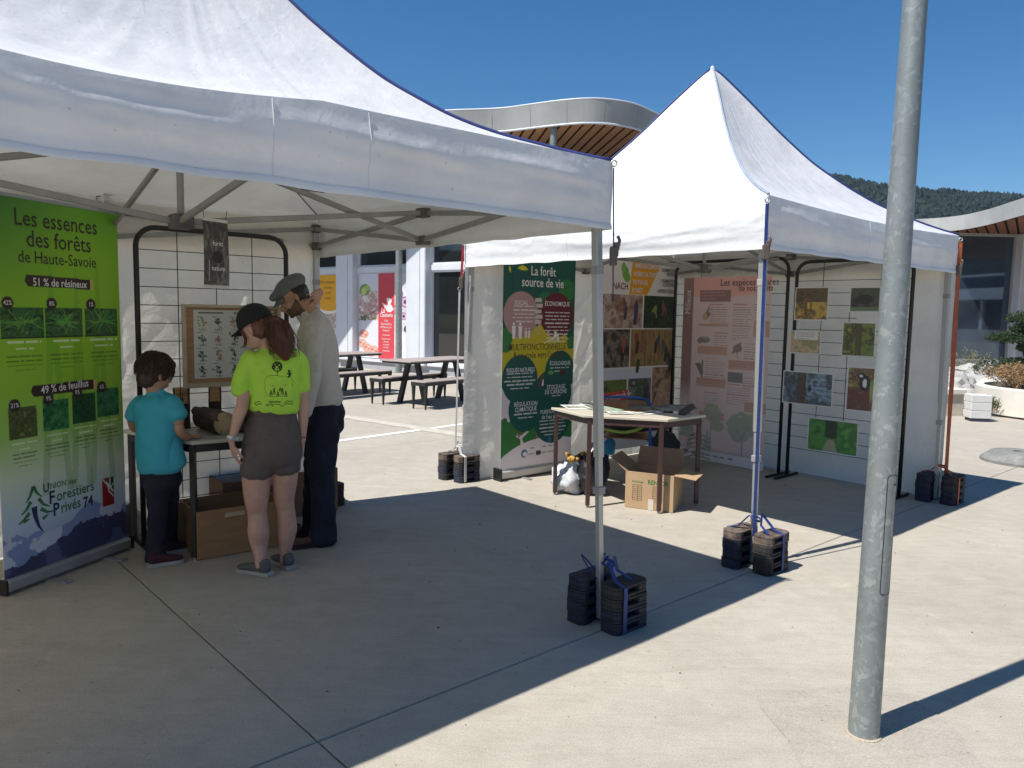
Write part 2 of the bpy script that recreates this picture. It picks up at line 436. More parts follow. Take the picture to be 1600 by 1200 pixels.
plaza = struct(bpy.data.objects.new('plaza_paving', None)); COL.objects.link(plaza); WO[plaza] = Vector((0, 0, 0))
jf = MB(); jf.add([(-60, -60, -.02), (60, -60, -.02), (60, 60, -.02), (-60, 60, -.02)], [(0, 1, 2, 3)])
jf.build('joint_bed', M_earth, plaza)
J0 = G(497, 1158); ja = (G(530, 1200) - G(170, 870)).normalized(); jb = (G(1140, 905) - G(386, 1200)).normalized()
SL = 5.0; gap = .0035
base_slab = None
for i in range(-7, 8):
    for j in range(-4, 10):
        mb = MB()
        O = J0 + ja * (i * SL) + jb * (j * SL)
        if base_slab is None:
            P = [(gap, gap), (SL - gap, gap), (SL - gap, SL - gap), (gap, SL - gap)]
            A = [O + ja * x + jb * y + ZU * -.02 for x, y in P]; T = [O + ja * (x + (.004 if x < 1 else -.004)) + jb * (y + (.004 if y < 1 else -.004)) for x, y in P]
            Bm = [a + ZU * .016 for a in A]
            V_ = A + Bm + T
            mb.add(V_, [(0, 1, 5, 4), (1, 2, 6, 5), (2, 3, 7, 6), (3, 0, 4, 7), (4, 5, 9, 8), (5, 6, 10, 9), (6, 7, 11, 10), (7, 4, 8, 11), (8, 9, 10, 11)])
            base_slab = mb.build('slab', M_conc, plaza); base_O = O
        else:
            c = base_slab.copy(); COL.objects.link(c); c.location = O - base_O; c.parent = plaza; WO[c] = Vector((0, 0, 0))
M_conc.node_tree.nodes['Texture Coordinate'].label = 'tc'
# textures in world space so that neighbouring slabs differ
for mm in (M_conc, M_conc_patch):
    nt = mm.node_tree; tc = nt.nodes['Texture Coordinate']; ge = nt.nodes.new('ShaderNodeNewGeometry')
    for l in list(nt.links):
        if l.from_node == tc: nt.links.new(ge.outputs['Position'], l.to_socket)

def strip(name, pts, w, m, z=.004, parent=None, ragged=0):
    mb = MB(); pts = [Vector(p) for p in pts]; L_ = []; Rr = []
    for i, p in enumerate(pts):
        t = (pts[min(i + 1, len(pts) - 1)] - pts[max(i - 1, 0)]).normalized(); n = Vector((-t.y, t.x, 0))
        L_.append(p + n * (w / 2 + rnd.uniform(-ragged, ragged)) + ZU * z); Rr.append(p - n * (w / 2 + rnd.uniform(-ragged, ragged)) + ZU * z)
    k = len(pts)
    mb.add(L_ + Rr, [(i, k + i, k + i + 1, i + 1) for i in range(k - 1)])
    return mb.build(name, m, parent)
M_line = mat('worn_road_paint', (.78, .77, .74), .7, var=.1, scale=20)
lp = [G(330, 716) .lerp(G(715, 664), t / 30) for t in range(0, 61)]
struct(strip('painted_line', lp, .11, M_line, .004, None, .006))
M_faded = mat('faded_paint', (.52, .475, .40), .8, var=.12, scale=9)
struct(strip('faded_line', [G(470, 640).lerp(G(690, 675), t / 30) for t in range(-10, 45)], .22, M_faded, .0045, None, .02))
# repaired concrete round the lamp post foot
pb = Vector((1.342, 2.6645, 0)); mb = MB(); P = []
for i in range(40):
    a = 2 * math.pi * i / 40; c_, s_ = math.cos(a), math.sin(a)
    rr = .34 / max(abs(c_), abs(s_)) ** .8 * (1 + .04 * math.sin(5 * a + 1) + rnd.uniform(-.01, .01))
    P.append(pb + Vector((c_ * rr, s_ * rr * .95, .004)) + Vector((.02, .02, 0)))
mb.add(P, [tuple(range(40))]); struct(mb.build('paving_patch', M_conc_patch))

# loose grit and crumbs on the slabs
mb = MB(); r_ = random.Random(12)
for k in range(420):
    p = Vector((r_.uniform(-3, 7), r_.uniform(1.8, 12), 0)); s = r_.uniform(.0015, .006) * (1.6 if r_.random() < .08 else 1)
    mb.ell(p + ZU * s * .3, (s, s * .3, 0), (-s * .2, s * r_.uniform(.5, 1), 0), (0, 0, s * .5), 5, 3)
tag(mb.build('grit', mat('grit_crumbs', (.12, .105, .085), .9, var=.5, scale=3), origin=(0, 0, 0)), 'tiny dark crumbs of grit scattered over the paving', None, kind='stuff')
# ------------------------------------------------------------------ lamp post (foreground)
def galv_mat():
    m = bpy.data.materials.new('galvanised_steel'); m.use_nodes = True; N = m.node_tree.nodes; L = m.node_tree.links
    b = N['Principled BSDF']; b.inputs['Metallic'].default_value = .35; b.inputs['Roughness'].default_value = .5
    tc = N.new('ShaderNodeTexCoord'); mp = N.new('ShaderNodeMapping'); mp.inputs['Scale'].default_value = (1, 1, .75); L.new(tc.outputs['Object'], mp.inputs[0])
    dn = N.new('ShaderNodeTexNoise'); dn.inputs['Scale'].default_value = 18; dn.inputs['Detail'].default_value = 4; L.new(mp.outputs[0], dn.inputs['Vector'])
    sc_ = N.new('ShaderNodeVectorMath'); sc_.operation = 'SCALE'; sc_.inputs['Scale'].default_value = .09; L.new(dn.outputs['Color'], sc_.inputs[0])
    ad = N.new('ShaderNodeVectorMath'); L.new(sc_.outputs[0], ad.inputs[0]); L.new(mp.outputs[0], ad.inputs[1])
    v = N.new('ShaderNodeTexVoronoi'); v.inputs['Scale'].default_value = 58; L.new(ad.outputs[0], v.inputs['Vector'])
    r = N.new('ShaderNodeValToRGB'); e = r.color_ramp.elements; e[0].position = 0; e[0].color = (.235, .26, .255, 1); e[1].position = 1; e[1].color = (.315, .34, .335, 1)
    e2 = r.color_ramp.elements.new(.8); e2.color = (.275, .30, .295, 1); e3 = r.color_ramp.elements.new(.93); e3.color = (.36, .385, .375, 1)
    sp_ = N.new('ShaderNodeSeparateColor'); L.new(v.outputs['Color'], sp_.inputs[0]); L.new(sp_.outputs[0], r.inputs[0])
    n2 = N.new('ShaderNodeTexNoise'); n2.inputs['Scale'].default_value = 4; n2.inputs['Detail'].default_value = 8; L.new(mp.outputs[0], n2.inputs['Vector'])
    r2 = N.new('ShaderNodeValToRGB'); r2.color_ramp.elements[0].position = .3; r2.color_ramp.elements[0].color = (.82, .84, .84, 1); r2.color_ramp.elements[1].position = .7; r2.color_ramp.elements[1].color = (1.08, 1.08, 1.08, 1)
    L.new(n2.outputs[0], r2.inputs[0])
    x = N.new('ShaderNodeMixRGB'); x.blend_type = 'MULTIPLY'; x.inputs[0].default_value = 1; L.new(r.outputs[0], x.inputs[1]); L.new(r2.outputs[0], x.inputs[2])
    L.new(x.outputs[0], b.inputs['Base Color'])
    rr = N.new('ShaderNodeMath'); rr.operation = 'MULTIPLY_ADD'; rr.inputs[1].default_value = -.15; rr.inputs[2].default_value = .55; L.new(sp_.outputs[0], rr.inputs[0]); L.new(rr.outputs[0], b.inputs['Roughness'])
    MATS['galv'] = m
    return m
M_galv = galv_mat()
M_black = mat('black_rubber', (.018, .018, .018), .7, bump=.2)
post = thing('lamp_post', pb, 'tall galvanised steel lamp post standing on the sunlit paving at right', 'lamp post')
mb = MB(); zs = [0, .05, .5, 1, 1.5, 2, 2.5, 3, 3.5, 4, 5, 6]
mb.tube([pb + ZU * z + Vector((.0055 * z, 0, 0)) for z in zs], [.0545 - .0057 * min(z, 3.2) for z in zs], 40)
mb.build('shaft', M_galv, post, smooth=True, autosmooth=50)
# inspection door: slim rounded outline proud of the shaft, facing right
vd = Vector((pb.x, pb.y, 0)).normalized(); ad_ = math.atan2(-vd.y, -vd.x)
def shaft_pt(a, z, off): return pb + Vector((math.cos(a), math.sin(a), 0)) * (.0545 - .0057 * z + off) + ZU * z + Vector((.0055 * z, 0, 0))
mb = MB(); A0, A1_, Z0, Z1 = ad_ + .42, ad_ + 1.35, .56, 1.0
outl = []
for k in range(8): t = math.pi / 2 * k / 7; outl.append((A0 + .2 - .2 * math.sin(t), Z0 + .015 - .015 * math.cos(t)))
for k in range(8): t = math.pi / 2 * k / 7; outl.append((A0 + .2 - .2 * math.cos(t), Z1 - .015 + .015 * math.sin(t)))
for k in range(8): t = math.pi / 2 * k / 7; outl.append((A1_ - .2 + .2 * math.sin(t), Z1 - .015 + .015 * math.cos(t)))
for k in range(8): t = math.pi / 2 * k / 7; outl.append((A1_ - .2 + .2 * math.cos(t), Z0 + .015 - .015 * math.sin(t)))
mb2 = MB(); mb2.tube([shaft_pt(a, z, .0008) for a, z in outl], .0013, 5, closed=True)
dr = MB(); dr.grid(lambda u, v: shaft_pt(A0 + .03 + (A1_ - A0 - .06) * u, Z0 + .006 + (Z1 - Z0 - .012) * v, .0012), 10, 2)
door = dr.build('inspection_door', M_galv, post, smooth=True)
mb2.build('door_gap', M_black, door)
lk = MB(); lk.ell(shaft_pt(A1_ - .28, Z1 - .035, .001), (.004, 0, 0), (0, .004, 0), (0, 0, .006), 8, 6); lk.build('door_lock', M_black, door)
mb = MB(); mb.lathe([(.063, .004), (.062, .008), (.0550, .011)], pb, 32); mb.build('mastic_ring', mat('mortar_crumbs', (.42, .36, .28), .95, bump=.8, bscale=90), post)
mb = MB(); mb.tube([pb + ZU * 6 + Vector((x, 0, .35 * (1 - (1 - x) ** 2))) for x in np.linspace(0, 1, 10)], .035, 16); mb.build('bracket_arm', M_galv, post, smooth=True)
mb = MB(); mb.box(pb + Vector((1.3, 0, 6.36)), (.32, 0, 0), (0, .13, 0), (0, 0, .05)); mb.build('lantern', mat('grey_lantern_paint', (.3, .31, .32), .4), post, bevel=.02)

# ------------------------------------------------------------------ wooded hills round the horizon
def hill_mat():
    m = bpy.data.materials.new('wooded_slope'); m.use_nodes = True; N = m.node_tree.nodes; L = m.node_tree.links; b = N['Principled BSDF']; b.inputs['Roughness'].default_value = .95
    b.inputs['Specular IOR Level'].default_value = .1
    tc = N.new('ShaderNodeTexCoord'); v = N.new('ShaderNodeTexVoronoi'); v.inputs['Scale'].default_value = .085; L.new(tc.outputs['Object'], v.inputs['Vector'])
    n = N.new('ShaderNodeTexNoise'); n.inputs['Scale'].default_value = .012; n.inputs['Detail'].default_value = 8; L.new(tc.outputs['Object'], n.inputs['Vector'])
    r = N.new('ShaderNodeValToRGB'); r.color_ramp.elements[0].position = .35; r.color_ramp.elements[0].color = (.016, .027, .026, 1); r.color_ramp.elements[1].position = .7; r.color_ramp.elements[1].color = (.026, .042, .037, 1)
    L.new(n.outputs[0], r.inputs[0])
    x = N.new('ShaderNodeMixRGB'); x.blend_type = 'MULTIPLY'; x.inputs[0].default_value = .7; L.new(r.outputs[0], x.inputs[1]); L.new(v.outputs['Distance'], x.inputs[2]); x.blend_type = 'OVERLAY'; x.inputs[0].default_value = .35; L.new(x.outputs[0], b.inputs['Base Color'])
    bp = N.new('ShaderNodeBump'); bp.inputs['Strength'].default_value = 1; bp.inputs['Distance'].default_value = 8; L.new(v.outputs['Distance'], bp.inputs['Height']); L.new(bp.outputs[0], b.inputs['Normal'])
    return m
M_hill = hill_mat()
def hh(a):
    """ridge height at azimuth a (0 = straight ahead, + to the right), at radius 1500"""
    deg = math.degrees(a)
    pts = [(-180, 150), (-140, 190), (-100, 120), (-60, 90), (-20, 150), (0, 190), (12, 244), (20, 247), (22.2, 243), (26, 224), (29, 211), (31.5, 202), (36, 186), (45, 160), (60, 170), (90, 150), (110, 250), (125, 330), (145, 260), (180, 150)]
    for (x0, y0), (x1, y1) in zip(pts[:-1], pts[1:]):
        if x0 <= deg <= x1:
            t = (deg - x0) / (x1 - x0); t = t * t * (3 - 2 * t); y = y0 + (y1 - y0) * t; break
    return y + 5 * mnoise.noise(Vector((deg * .55, 3, 0))) + 2.5 * mnoise.noise(Vector((deg * 2.1, 7, 0)))
def hillpt(u, v):
    a = math.radians(-180 + 360 * u); R0_ = 1500; H = hh(a)
    r = R0_ - 700 + 1400 * v
    k = max(0, 1 - ((r - R0_) / 700) ** 2); k = k ** 1.1
    z = H * k + (6 * mnoise.noise(Vector((math.sin(a) * r * .006, math.cos(a) * r * .006, 1))) * k)
    if v in (0, 1): z = -5
    return Vector((math.sin(a) * r, math.cos(a) * r, z))
mb = MB(); mb.grid(hillpt, 720, 20)
hills = mb.build('hills', M_hill, smooth=True, origin=(0, 0, 0)); struct(hills)
# conifers on the slope in view, far too many to count
trs = MB()
r_ = random.Random(5)
for i in range(15000):
    a = math.radians(r_.uniform(13, 42)); v = r_.uniform(.14, .5) if i % 3 else .5 + r_.uniform(-.02, .015)
    v = max(.1, v); P = hillpt((math.degrees(a) + 180) / 360, v); h_ = r_.uniform(4, 10) * (1.1 if i % 3 == 0 else 1); w = h_ * r_.uniform(.28, .55); P.z -= 2
    n = 5; ph = r_.random() * 6
    rg = [P + Vector((math.cos(ph + 2 * math.pi * k / n) * w, math.sin(ph + 2 * math.pi * k / n) * w, h_ * .25)) for k in range(n)]
    trs.add(rg + [P + ZU * h_, P], [(k, (k + 1) % n, n) for k in range(n)] + [((k + 1) % n, k, n + 1) for k in range(n)])
o = trs.build('hillside_forest', M_hill, origin=(0, 0, 0)); tag(o, 'dark conifer forest covering the distant hillside', 'forest', kind='stuff')
# ================================================================== TENTS
M_roof = cloth_mat('tent_roof_fabric', (.74, .745, .75), .095, .5, .28)
M_val = cloth_mat('tent_valance_fabric', (.84, .84, .83), .09, .5, .20)
M_wall = cloth_mat('tent_wall_fabric', (.83, .82, .78), .45, .55, .55)
M_pipe = mat('blue_piping', (.02, .035, .17), .55)
M_alu = mat('brushed_aluminium', (.46, .46, .44), .45, metal=.55, var=.08, scale=12, stretch=(1, 1, .1))
M_alud = mat('anodised_truss', (.30, .30, .28), .5, metal=.4, var=.1, scale=10)
M_brk = mat('grey_nylon_bracket', (.10, .10, .095), .6)
M_tape = mat('brown_tape', (.17, .13, .11), .6)
M_grpl = mat('grey_tape', (.33, .31, .29), .6)
ZB, ZT = 1.96, 2.277
PROF1 = [(0, 0), (.08, .022), (.154, .05), (.26, .0885), (.365, .145), (.52, .268), (.64, .404), (.74, .53), (.855, .73), (1, 1)]
PROF2 = [(0, 0), (.12, .055), (.235, .12), (.34, .19), (.44, .275), (.586, .42), (.725, .604), (.855, .798), (1, 1)]
def prof(P, s):
    for (x0, y0), (x1, y1) in zip(P[:-1], P[1:]):
        if s <= x1:
            return y0 + (y1 - y0) * (s - x0) / (x1 - x0)
    return 1
def smprof(P, s, w=.04): return (prof(P, max(0, s - w)) + prof(P, s) * 2 + prof(P, min(1, s + w))) / 4 if 0 < s < 1 else prof(P, s)

def fold(p, sd_):
    q = Vector((p.x * 1.3, p.y * 1.3, p.z * 3.0 + sd_))
    return mnoise.noise(q) * .6 + mnoise.noise(q * 2.7) * .3 + mnoise.noise(q * 6) * .12

def make_tent(name, label, corners, legs, PROF, sags, walls, cutpipe, seed):
    """corners: 4 eave corners in order; legs: leg foot points; sags: fold-line sag per side; walls: sides with cloth walls"""
    Cn = sum(corners, Vector()) / 4
    root = thing(name, (Cn.x, Cn.y, 0), label, 'canopy tent')
    H = 3.69 - ZT
    sides = [(corners[i], corners[(i + 1) % 4]) for i in range(4)]
    for si, (A, B) in enumerate(sides):
        mid = (A + B) / 2; nrm = (mid - Cn); nrm.z = 0; nrm.normalize(); sag = sags[si]
        def eave_z(u): return ZT - sag(u)
        def roofpt(u, v, A=A, B=B, nrm=nrm):
            s = v ** .9
            P = (A.lerp(B, u)).lerp(Cn, s)
            c = 4 * u * (1 - u)
            z = ZT + H * smprof(PROF, s) - .14 * c * s * (1 - s) * 2.2 * H / 1.4
            z -= sag(u) * (1 - s) ** 6
            w = mnoise.noise(Vector((P.x * 2.2, P.y * 2.2, seed))) * .012 + mnoise.noise(Vector((P.x * 6, P.y * 6, seed + 4))) * .005
            edge = min(1, u * 12, (1 - u) * 12, (1 - s) * 8) * min(1, s * 10 + .1)
            # radial tension folds running down from the peak
            w += .007 * mnoise.noise(Vector((u * 26, s * 1.6, seed + 9))) * (s * (1 - s) * 4)
            return Vector((P.x, P.y, z + w * edge))
        mb = MB(); mb.grid(roofpt, 72, 60); mb.build('roof_panel', M_roof, root, smooth=True)
        # valance
        def valpt(u, v, A=A, B=B, nrm=nrm, off=0):
            P = A.lerp(B, u); z = eave_z(u) * (1 - v) + ZB * v
            z += .012 * (1 - v) * 0
            edge = min(1, u * 14, (1 - u) * 14)
            b_ = .012 * math.sin(math.pi * min(1, v * 1.3)) * (.4 + .6 * edge)
            ax = (B - A).normalized(); along = (P - A).dot(ax)
            # horizontal swags running along the strip
            b_ += edge * math.sin(math.pi * min(1, v * 1.15)) ** 1.6 * (.013 * mnoise.noise(Vector((along * .55 + 3 * si, v * 3.0 + along * .75, seed))) + .008 * mnoise.noise(Vector((along * .9, v * 6 - along * 1.1, seed + 3))) + .0022 * mnoise.noise(Vector((along * 11, v * 8, seed + 8))))
            dc = min(along, (B - A).length - along); b_ += .010 * math.exp(-dc / .16) * min(1, dc * 40) * mnoise.noise(Vector((dc * 14 + v * 9, v * 16 - dc * 10, seed + si)))
            if v > .92: b_ += .004
            zz = z + .006 * mnoise.noise(Vector((along * 5, seed, 2))) * v
            return P + nrm * b_ + Vector((0, 0, zz - P.z))
        mb = MB(); mb.grid(valpt, 90, 22); vo_ = mb.build('valance', M_val, root, smooth=True)
        for us in (.44, .56):
            sm = MB(); sm.tube([valpt(us, v) + nrm * .0015 for v in np.linspace(.02, .98, 16)], .0011, 4, caps=False); sm.build('seam', M_val, vo_)
        hem = MB(); hem.grid(lambda u, v: valpt(u, .915 + .085 * v) + nrm * .003, 90, 2); hem.build('hem', M_val, vo_, smooth=True)
    # piping
    for c in corners:
        pts = []
        for k in range(40):
            s = k / 39 * .995; P = c.lerp(Cn, s); pts.append(Vector((P.x, P.y, ZT + H * smprof(PROF, s) + .006)))
        mb = MB(); mb.tube(pts, .0085, 6); mb.build('piping', cutpipe.get(corners.index(c), M_pipe), root, smooth=True)
    mb = MB(); mb.lathe([(.022, 3.655), (.014, 3.685), (.004, 3.692)], (Cn.x, Cn.y, 0), 10); mb.build('peak_cap', M_val, root)
    # frame
    fr_legs = []
    for c, l in zip(corners, legs):
        inw = (Cn - c); inw.z = 0; inw.normalize()
        top = Vector((c.x, c.y, 2.21)) + inw * .075; foot = Vector((l.x, l.y, 0)) + inw * .03
        mid = foot.lerp(top, .42)
        X = (corners[1] - corners[0]).normalized()
        def sq(mb, A, B, w):
            t = (B - A); Y = t.cross(X).normalized(); X2 = Y.cross(t).normalized()
            return mb.box((A + B) / 2, X2 * w / 2, Y * w / 2, t / 2)
        mb = MB(); sq(mb, foot.lerp(top, .01), mid, .031); leg = mb.build('leg', M_alu, root, bevel=.003)
        mb = MB(); sq(mb, mid - (top - foot).normalized() * .08, top, .041); mb.build('outer_sleeve', M_alu, leg, bevel=.004)
        mb = MB(); sq(mb, foot, foot.lerp(top, .006), .09); mb.build('foot_plate', M_alud, leg)
        for tz in (.30, .79):
            mb = MB(); q = foot.lerp(top, tz); sq(mb, q, foot.lerp(top, tz + .018), .046); mb.build('clamp', M_grpl, leg, bevel=.002)
        for z in (2.17, 2.04):
            mb = MB(); q = foot.lerp(top, z / 2.21); sq(mb, q - ZU * .03, q + ZU * .03, .062); mb.build('corner_bracket', M_brk, root, bevel=.006)
        fr_legs.append((foot, top))
    def truss(A, B, w=.022, h=.030):
        mb = MB(); mb.bar(A, B, w, h); mb.build('truss_bar', M_alud, root, bevel=.003)
    mids = []
    for i in range(4):
        a, b_ = fr_legs[i][1], fr_legs[(i + 1) % 4][1]; ax = (b_ - a); ax.z = 0; ax.normalize()
        m_ = (a + b_) / 2; inw = (Cn - m_); inw.z = 0; inw.normalize()
        mids.append((m_, inw))
        mt, mbm = Vector((m_.x, m_.y, 2.165)), Vector((m_.x, m_.y, 1.995))
        o_ = inw * .012
        for e_ in (a, b_):
            hi = Vector((e_.x, e_.y, 2.17)); lo = Vector((e_.x, e_.y, 2.04))
            truss(hi + o_, mbm + o_); truss(lo - o_, mt - o_)
        for q in (mt, mbm):
            mb = MB(); mb.fb(q, ax, inw, -.045, .045, -.03, .03, -.028, .028); mb.build('joint_block', M_brk, root, bevel=.006)
    hubB = Vector((Cn.x, Cn.y, 1.975)); hubT = Vector((Cn.x, Cn.y, 2.36))
    for m_, inw in mids:
        sd_ = Vector((-inw.y, inw.x, 0)) * .012
        truss(Vector((m_.x, m_.y, 2.165)) + sd_, hubB + sd_ - inw * .03); truss(Vector((m_.x, m_.y, 1.995)) - sd_, hubT - sd_ - inw * .03)
    mb = MB(); mb.tube([(Cn.x, Cn.y, 1.95), (Cn.x, Cn.y, 3.64)], .017, 12); mb.build('mast', M_alud, root, smooth=True, autosmooth=40)
    for h_, s_ in ((hubB, .05), (hubT, .042)):
        mb = MB(); mb.fb(h_, mids[0][1], mids[1][1], -s_, s_, -s_, s_, -.035, .035); mb.build('mast_hub', M_brk, root, bevel=.008)
    # cloth walls
    for si in walls:
        A, B = sides[si]; mid = (A + B) / 2; nrm = (mid - Cn); nrm.z = 0; nrm.normalize(); ax = (B - A).normalized(); L_ = (B - A).length
        rc = random.Random(int(seed * 10) + si); CR_ = [(rc.uniform(.1, 2.9), rc.uniform(.2, 2.0), rc.choice([1.0, 2.1, .8, 2.3, 1.5]) + rc.uniform(-.2, .2), rc.uniform(.25, .7), rc.choice([-1, 1]) * rc.uniform(.008, .018)) for _ in range(26)]
        def wpt(u, v, A=A, B=B):
            P = A.lerp(B, u) ; al = u * L_; z = .012 + (ZB + .25) * v
            b_ = -.035 + .020 * mnoise.noise(Vector((al * 2.3, z * .8, seed + 20))) + .012 * mnoise.noise(Vector((al * 1.2 + z * 1.6, z * 1.1, seed + 31)))
            b_ += .010 * abs(mnoise.noise(Vector((al * 3.1 - z * 2.2, z * 1.5 + al, seed + 40))))
            # pulled diagonal folds
            for (ca, cz_, ct, cl, ch) in CR_:
                dx, dz = al - ca, z - cz_; q = dx * math.cos(ct) + dz * math.sin(ct); e = -dx * math.sin(ct) + dz * math.cos(ct)
                if abs(q) < cl and abs(e) < .12: b_ += ch * math.exp(-(e / .022) ** 2) * (1 - (q / cl) ** 2)
            # packing creases
            for cx in (.5, 1.0, 1.5, 2.0, 2.5): b_ += .006 * math.exp(-((al - cx) / .012) ** 2)
            for cz in (.45, .95, 1.45): b_ += .006 * math.exp(-((z - cz) / .012) ** 2)
            edge = min(1, u * 25, (1 - u) * 25)
            return P + nrm * (b_ * edge - .012) + ZU * (z - P.z)
        mb = MB(); mb.grid(wpt, 150, 96); mb.build('side_wall', M_wall, root, smooth=True)
    return root, Cn
def c3(p): return Vector((p[0], p[1], ZT))
FR = FRc; BR = FR + d1 * 3; FL = FR + e1 * 3; BL = BR + e1 * 3
F2 = FFc; L2 = F2 + d2 * 3; R2 = F2 + g2 * 3; B2 = L2 + g2 * 3
def up(p, z=ZT): return Vector((p.x, p.y, z))
def nosag(u): return .02 * 4 * u * (1 - u)
def sag_t1f(u):                      # side FL -> FR, fold line drops towards the far left
    t = 1 - u
    return max(0, .0 + .06 * math.sin(math.pi * min(1, max(0, (t - .50) / .50))) ) + .012 * math.sin(math.pi * t) ** 2
footFR = G(947, 972)
tent1, C1 = make_tent('canopy_tent', 'nearer white pop-up tent sheltering the three people, its eave filling the upper left', [up(FR), up(BR), up(BL), up(FL)],
      [footFR, BR, BL, FL], PROF1, [nosag, nosag, nosag, sag_t1f], [1, 2], {}, 1.0)
fF, fL, fR = G(1178, 886), G(717, 749), G(1467, 783)
M_pipe2 = mat('faded_piping', (.30, .36, .44), .6)
tent2, C2 = make_tent('canopy_tent', 'white pop-up tent with tall pointed roof over the table of leaflets, behind the other tent', [up(F2), up(L2), up(B2), up(R2)],
      [fF, fL, B2, fR], PROF2, [lambda u: .10 * math.sin(math.pi * min(1, u * 1.4)) ** .8 if u < .7 else .09 * (1 - u) / .3, nosag, nosag, lambda u: .03 * math.sin(math.pi * u)], [1, 2], {0: M_pipe2}, 5.0)
# printed care label sewn inside the far tent wall, and a white sheet clipped to the near tent's rear joint
# ------------------------------------------------------------------ strapped weights
M_rub = mat('recycled_rubber', (.028, .026, .025), .75, var=.5, scale=14, bump=.5, bscale=70)
M_rubb = mat('blue_flecked_rubber', (.018, .025, .055), .7, var=.5, scale=18, bump=.5, bscale=70, col2=(.018, .017, .018))
M_rubr = mat('dusty_rubber', (.20, .145, .11), .85, col2=(.04, .035, .03), scale=22, bump=.5)
M_navy = mat('navy_webbing', (.02, .022, .12), .6)
M_blue = mat('blue_strap', (.02, .045, .19), .6, var=.25, scale=40)
M_white = mat('white_strap', (.62, .60, .57), .6)
M_orange = mat('orange_strap', (.40, .09, .03), .6, var=.2, scale=30)
def weight_block(mb, L_, W, H, c=.024, notch=.034):
    def P(a, w, l):
        return [(-l + a, -w), (l - a, -w), (l, -w + a), (l, w - a), (l - a, w), (-l + a, w), (-l, w - a), (-l, -w + a)]
    l, w = L_ / 2, W / 2
    mb.prism(P(c, w, l), (0, 0, 0), (1, 0, 0), (0, 1, 0), ZU, H * .26)
    # waisted middle leaves hand-hold recesses
    n = notch
    e = .0006
    mid = [(-l + c, -w + e), (-l * .58, -w + e), (-l * .50, -w + n), (l * .30, -w + n), (l * .38, -w + e), (l - c, -w + e), (l - e, -w + c), (l - e, w - c), (l - c, w - e), (l * .58, w - e), (l * .50, w - n), (-l * .30, w - n), (-l * .38, w - e), (-l + c, w - e), (-l + e, w - c), (-l + e, -w + c)]
    mb.prism(mid, (0, 0, H * .26), (1, 0, 0), (0, 1, 0), ZU, H * .48)
    mb.prism(P(c, w, l), (0, 0, H * .74), (1, 0, 0), (0, 1, 0), ZU, H * .23)
    return mb
_proto = {}
def leg_weights(loc, xdir, label, strapm, n=4, seed=0, H=.06, L_=.25, W=.125, sep=.095, strapside=1):
    root = thing('leg_weights', loc, label, 'tent weights', 'weights strapped to the tent legs')
    rz = math.atan2(xdir.y, xdir.x); r = random.Random(seed)
    for s in (-1, 1):
        for k in range(n):
            m_ = M_rubr if k == n - 1 and seed in (2, 3) else (M_rubb if r.random() < .5 else M_rub)
            key = m_.name
            if key not in _proto:
                mb = weight_block(MB(), L_, W, H); me = bpy.data.meshes.new('weight_block'); me.from_pydata([tuple(v) for v in mb.v], [], mb.f); me.materials.append(m_)
                bm = bmesh.new(); bm.from_mesh(me); bmesh.ops.bevel(bm, geom=[e for e in bm.edges if len(e.link_faces) == 2 and e.calc_face_angle(0) > .6], offset=.003, segments=1, affect='EDGES'); bm.to_mesh(me); bm.free()
                _proto[key] = me
            o = bpy.data.objects.new('weight_block', _proto[key]); COL.objects.link(o); o.parent = root; WO[o] = Vector(loc)
            jt = Vector((r.uniform(-.004, .004), r.uniform(-.004, .004), 0))
            off = Vector((-math.sin(rz), math.cos(rz), 0)) * (s * sep) + Vector((math.cos(rz), math.sin(rz), 0)) * (.02 * s * -1)
            o.location = off + jt + ZU * (k * H); o.rotation_euler = (0, 0, rz + r.uniform(-.03, .03) + (math.pi if r.random() < .5 else 0))
    X = xdir.normalized(); Y = Vector((-X.y, X.x, 0)); O = Vector(loc); T = n * H
    def band(pts, w, m_, ax):
        mb = MB(); A = []; B = []
        for p in pts: A.append(O + p + ax * w / 2); B.append(O + p - ax * w / 2)
        k = len(pts); off = .0025
        mb.add(A + B, [(i, k + i, k + i + 1, i + 1) for i in range(k - 1)])
        o = mb.build('strap', m_, root)
        md = o.modifiers.new('thickness', 'SOLIDIFY'); md.thickness = .003; md.offset = 0
        return o
    for s in (-1, 1):
        y0 = s * (sep + W / 2 + .006); yi = s * (sep - W / 2 - .006)
        xo = .05 * s * strapside
        band([X * xo + Y * y0 + ZU * .01, X * xo + Y * y0 + ZU * (T * .6), X * xo + Y * y0 + ZU * (T - .006), X * xo + Y * (s * sep) + ZU * (T + .012), X * xo * .6 + Y * (s * .03) + ZU * (T + .09)], .026, strapm, X)
        band([X * -xo + Y * (s * (sep + .02)) + ZU * (T + .005), X * (-xo * .4) + Y * (s * .045) + ZU * (T + .04), X * (.01) + Y * (s * .032) + ZU * (T + .11)], .022, strapm, X)
    mb = MB(); pts = [O + X * (.031 * math.cos(a)) + Y * (.031 * math.sin(a)) + ZU * (T + .07 + .01 * math.sin(a)) for a in np.linspace(0, 2 * math.pi, 14)[:-1]]
    mb.tube(pts, .007, 6, closed=True); mb.build('strap_knot', strapm, root, smooth=True)
    return root, X, Y, T, O
wx = -e1
w1, X_, Y_, T_, O_ = leg_weights(footFR, wx, 'black rubber weights tied with blue strap under the nearest tent leg', M_blue, 4, 1)
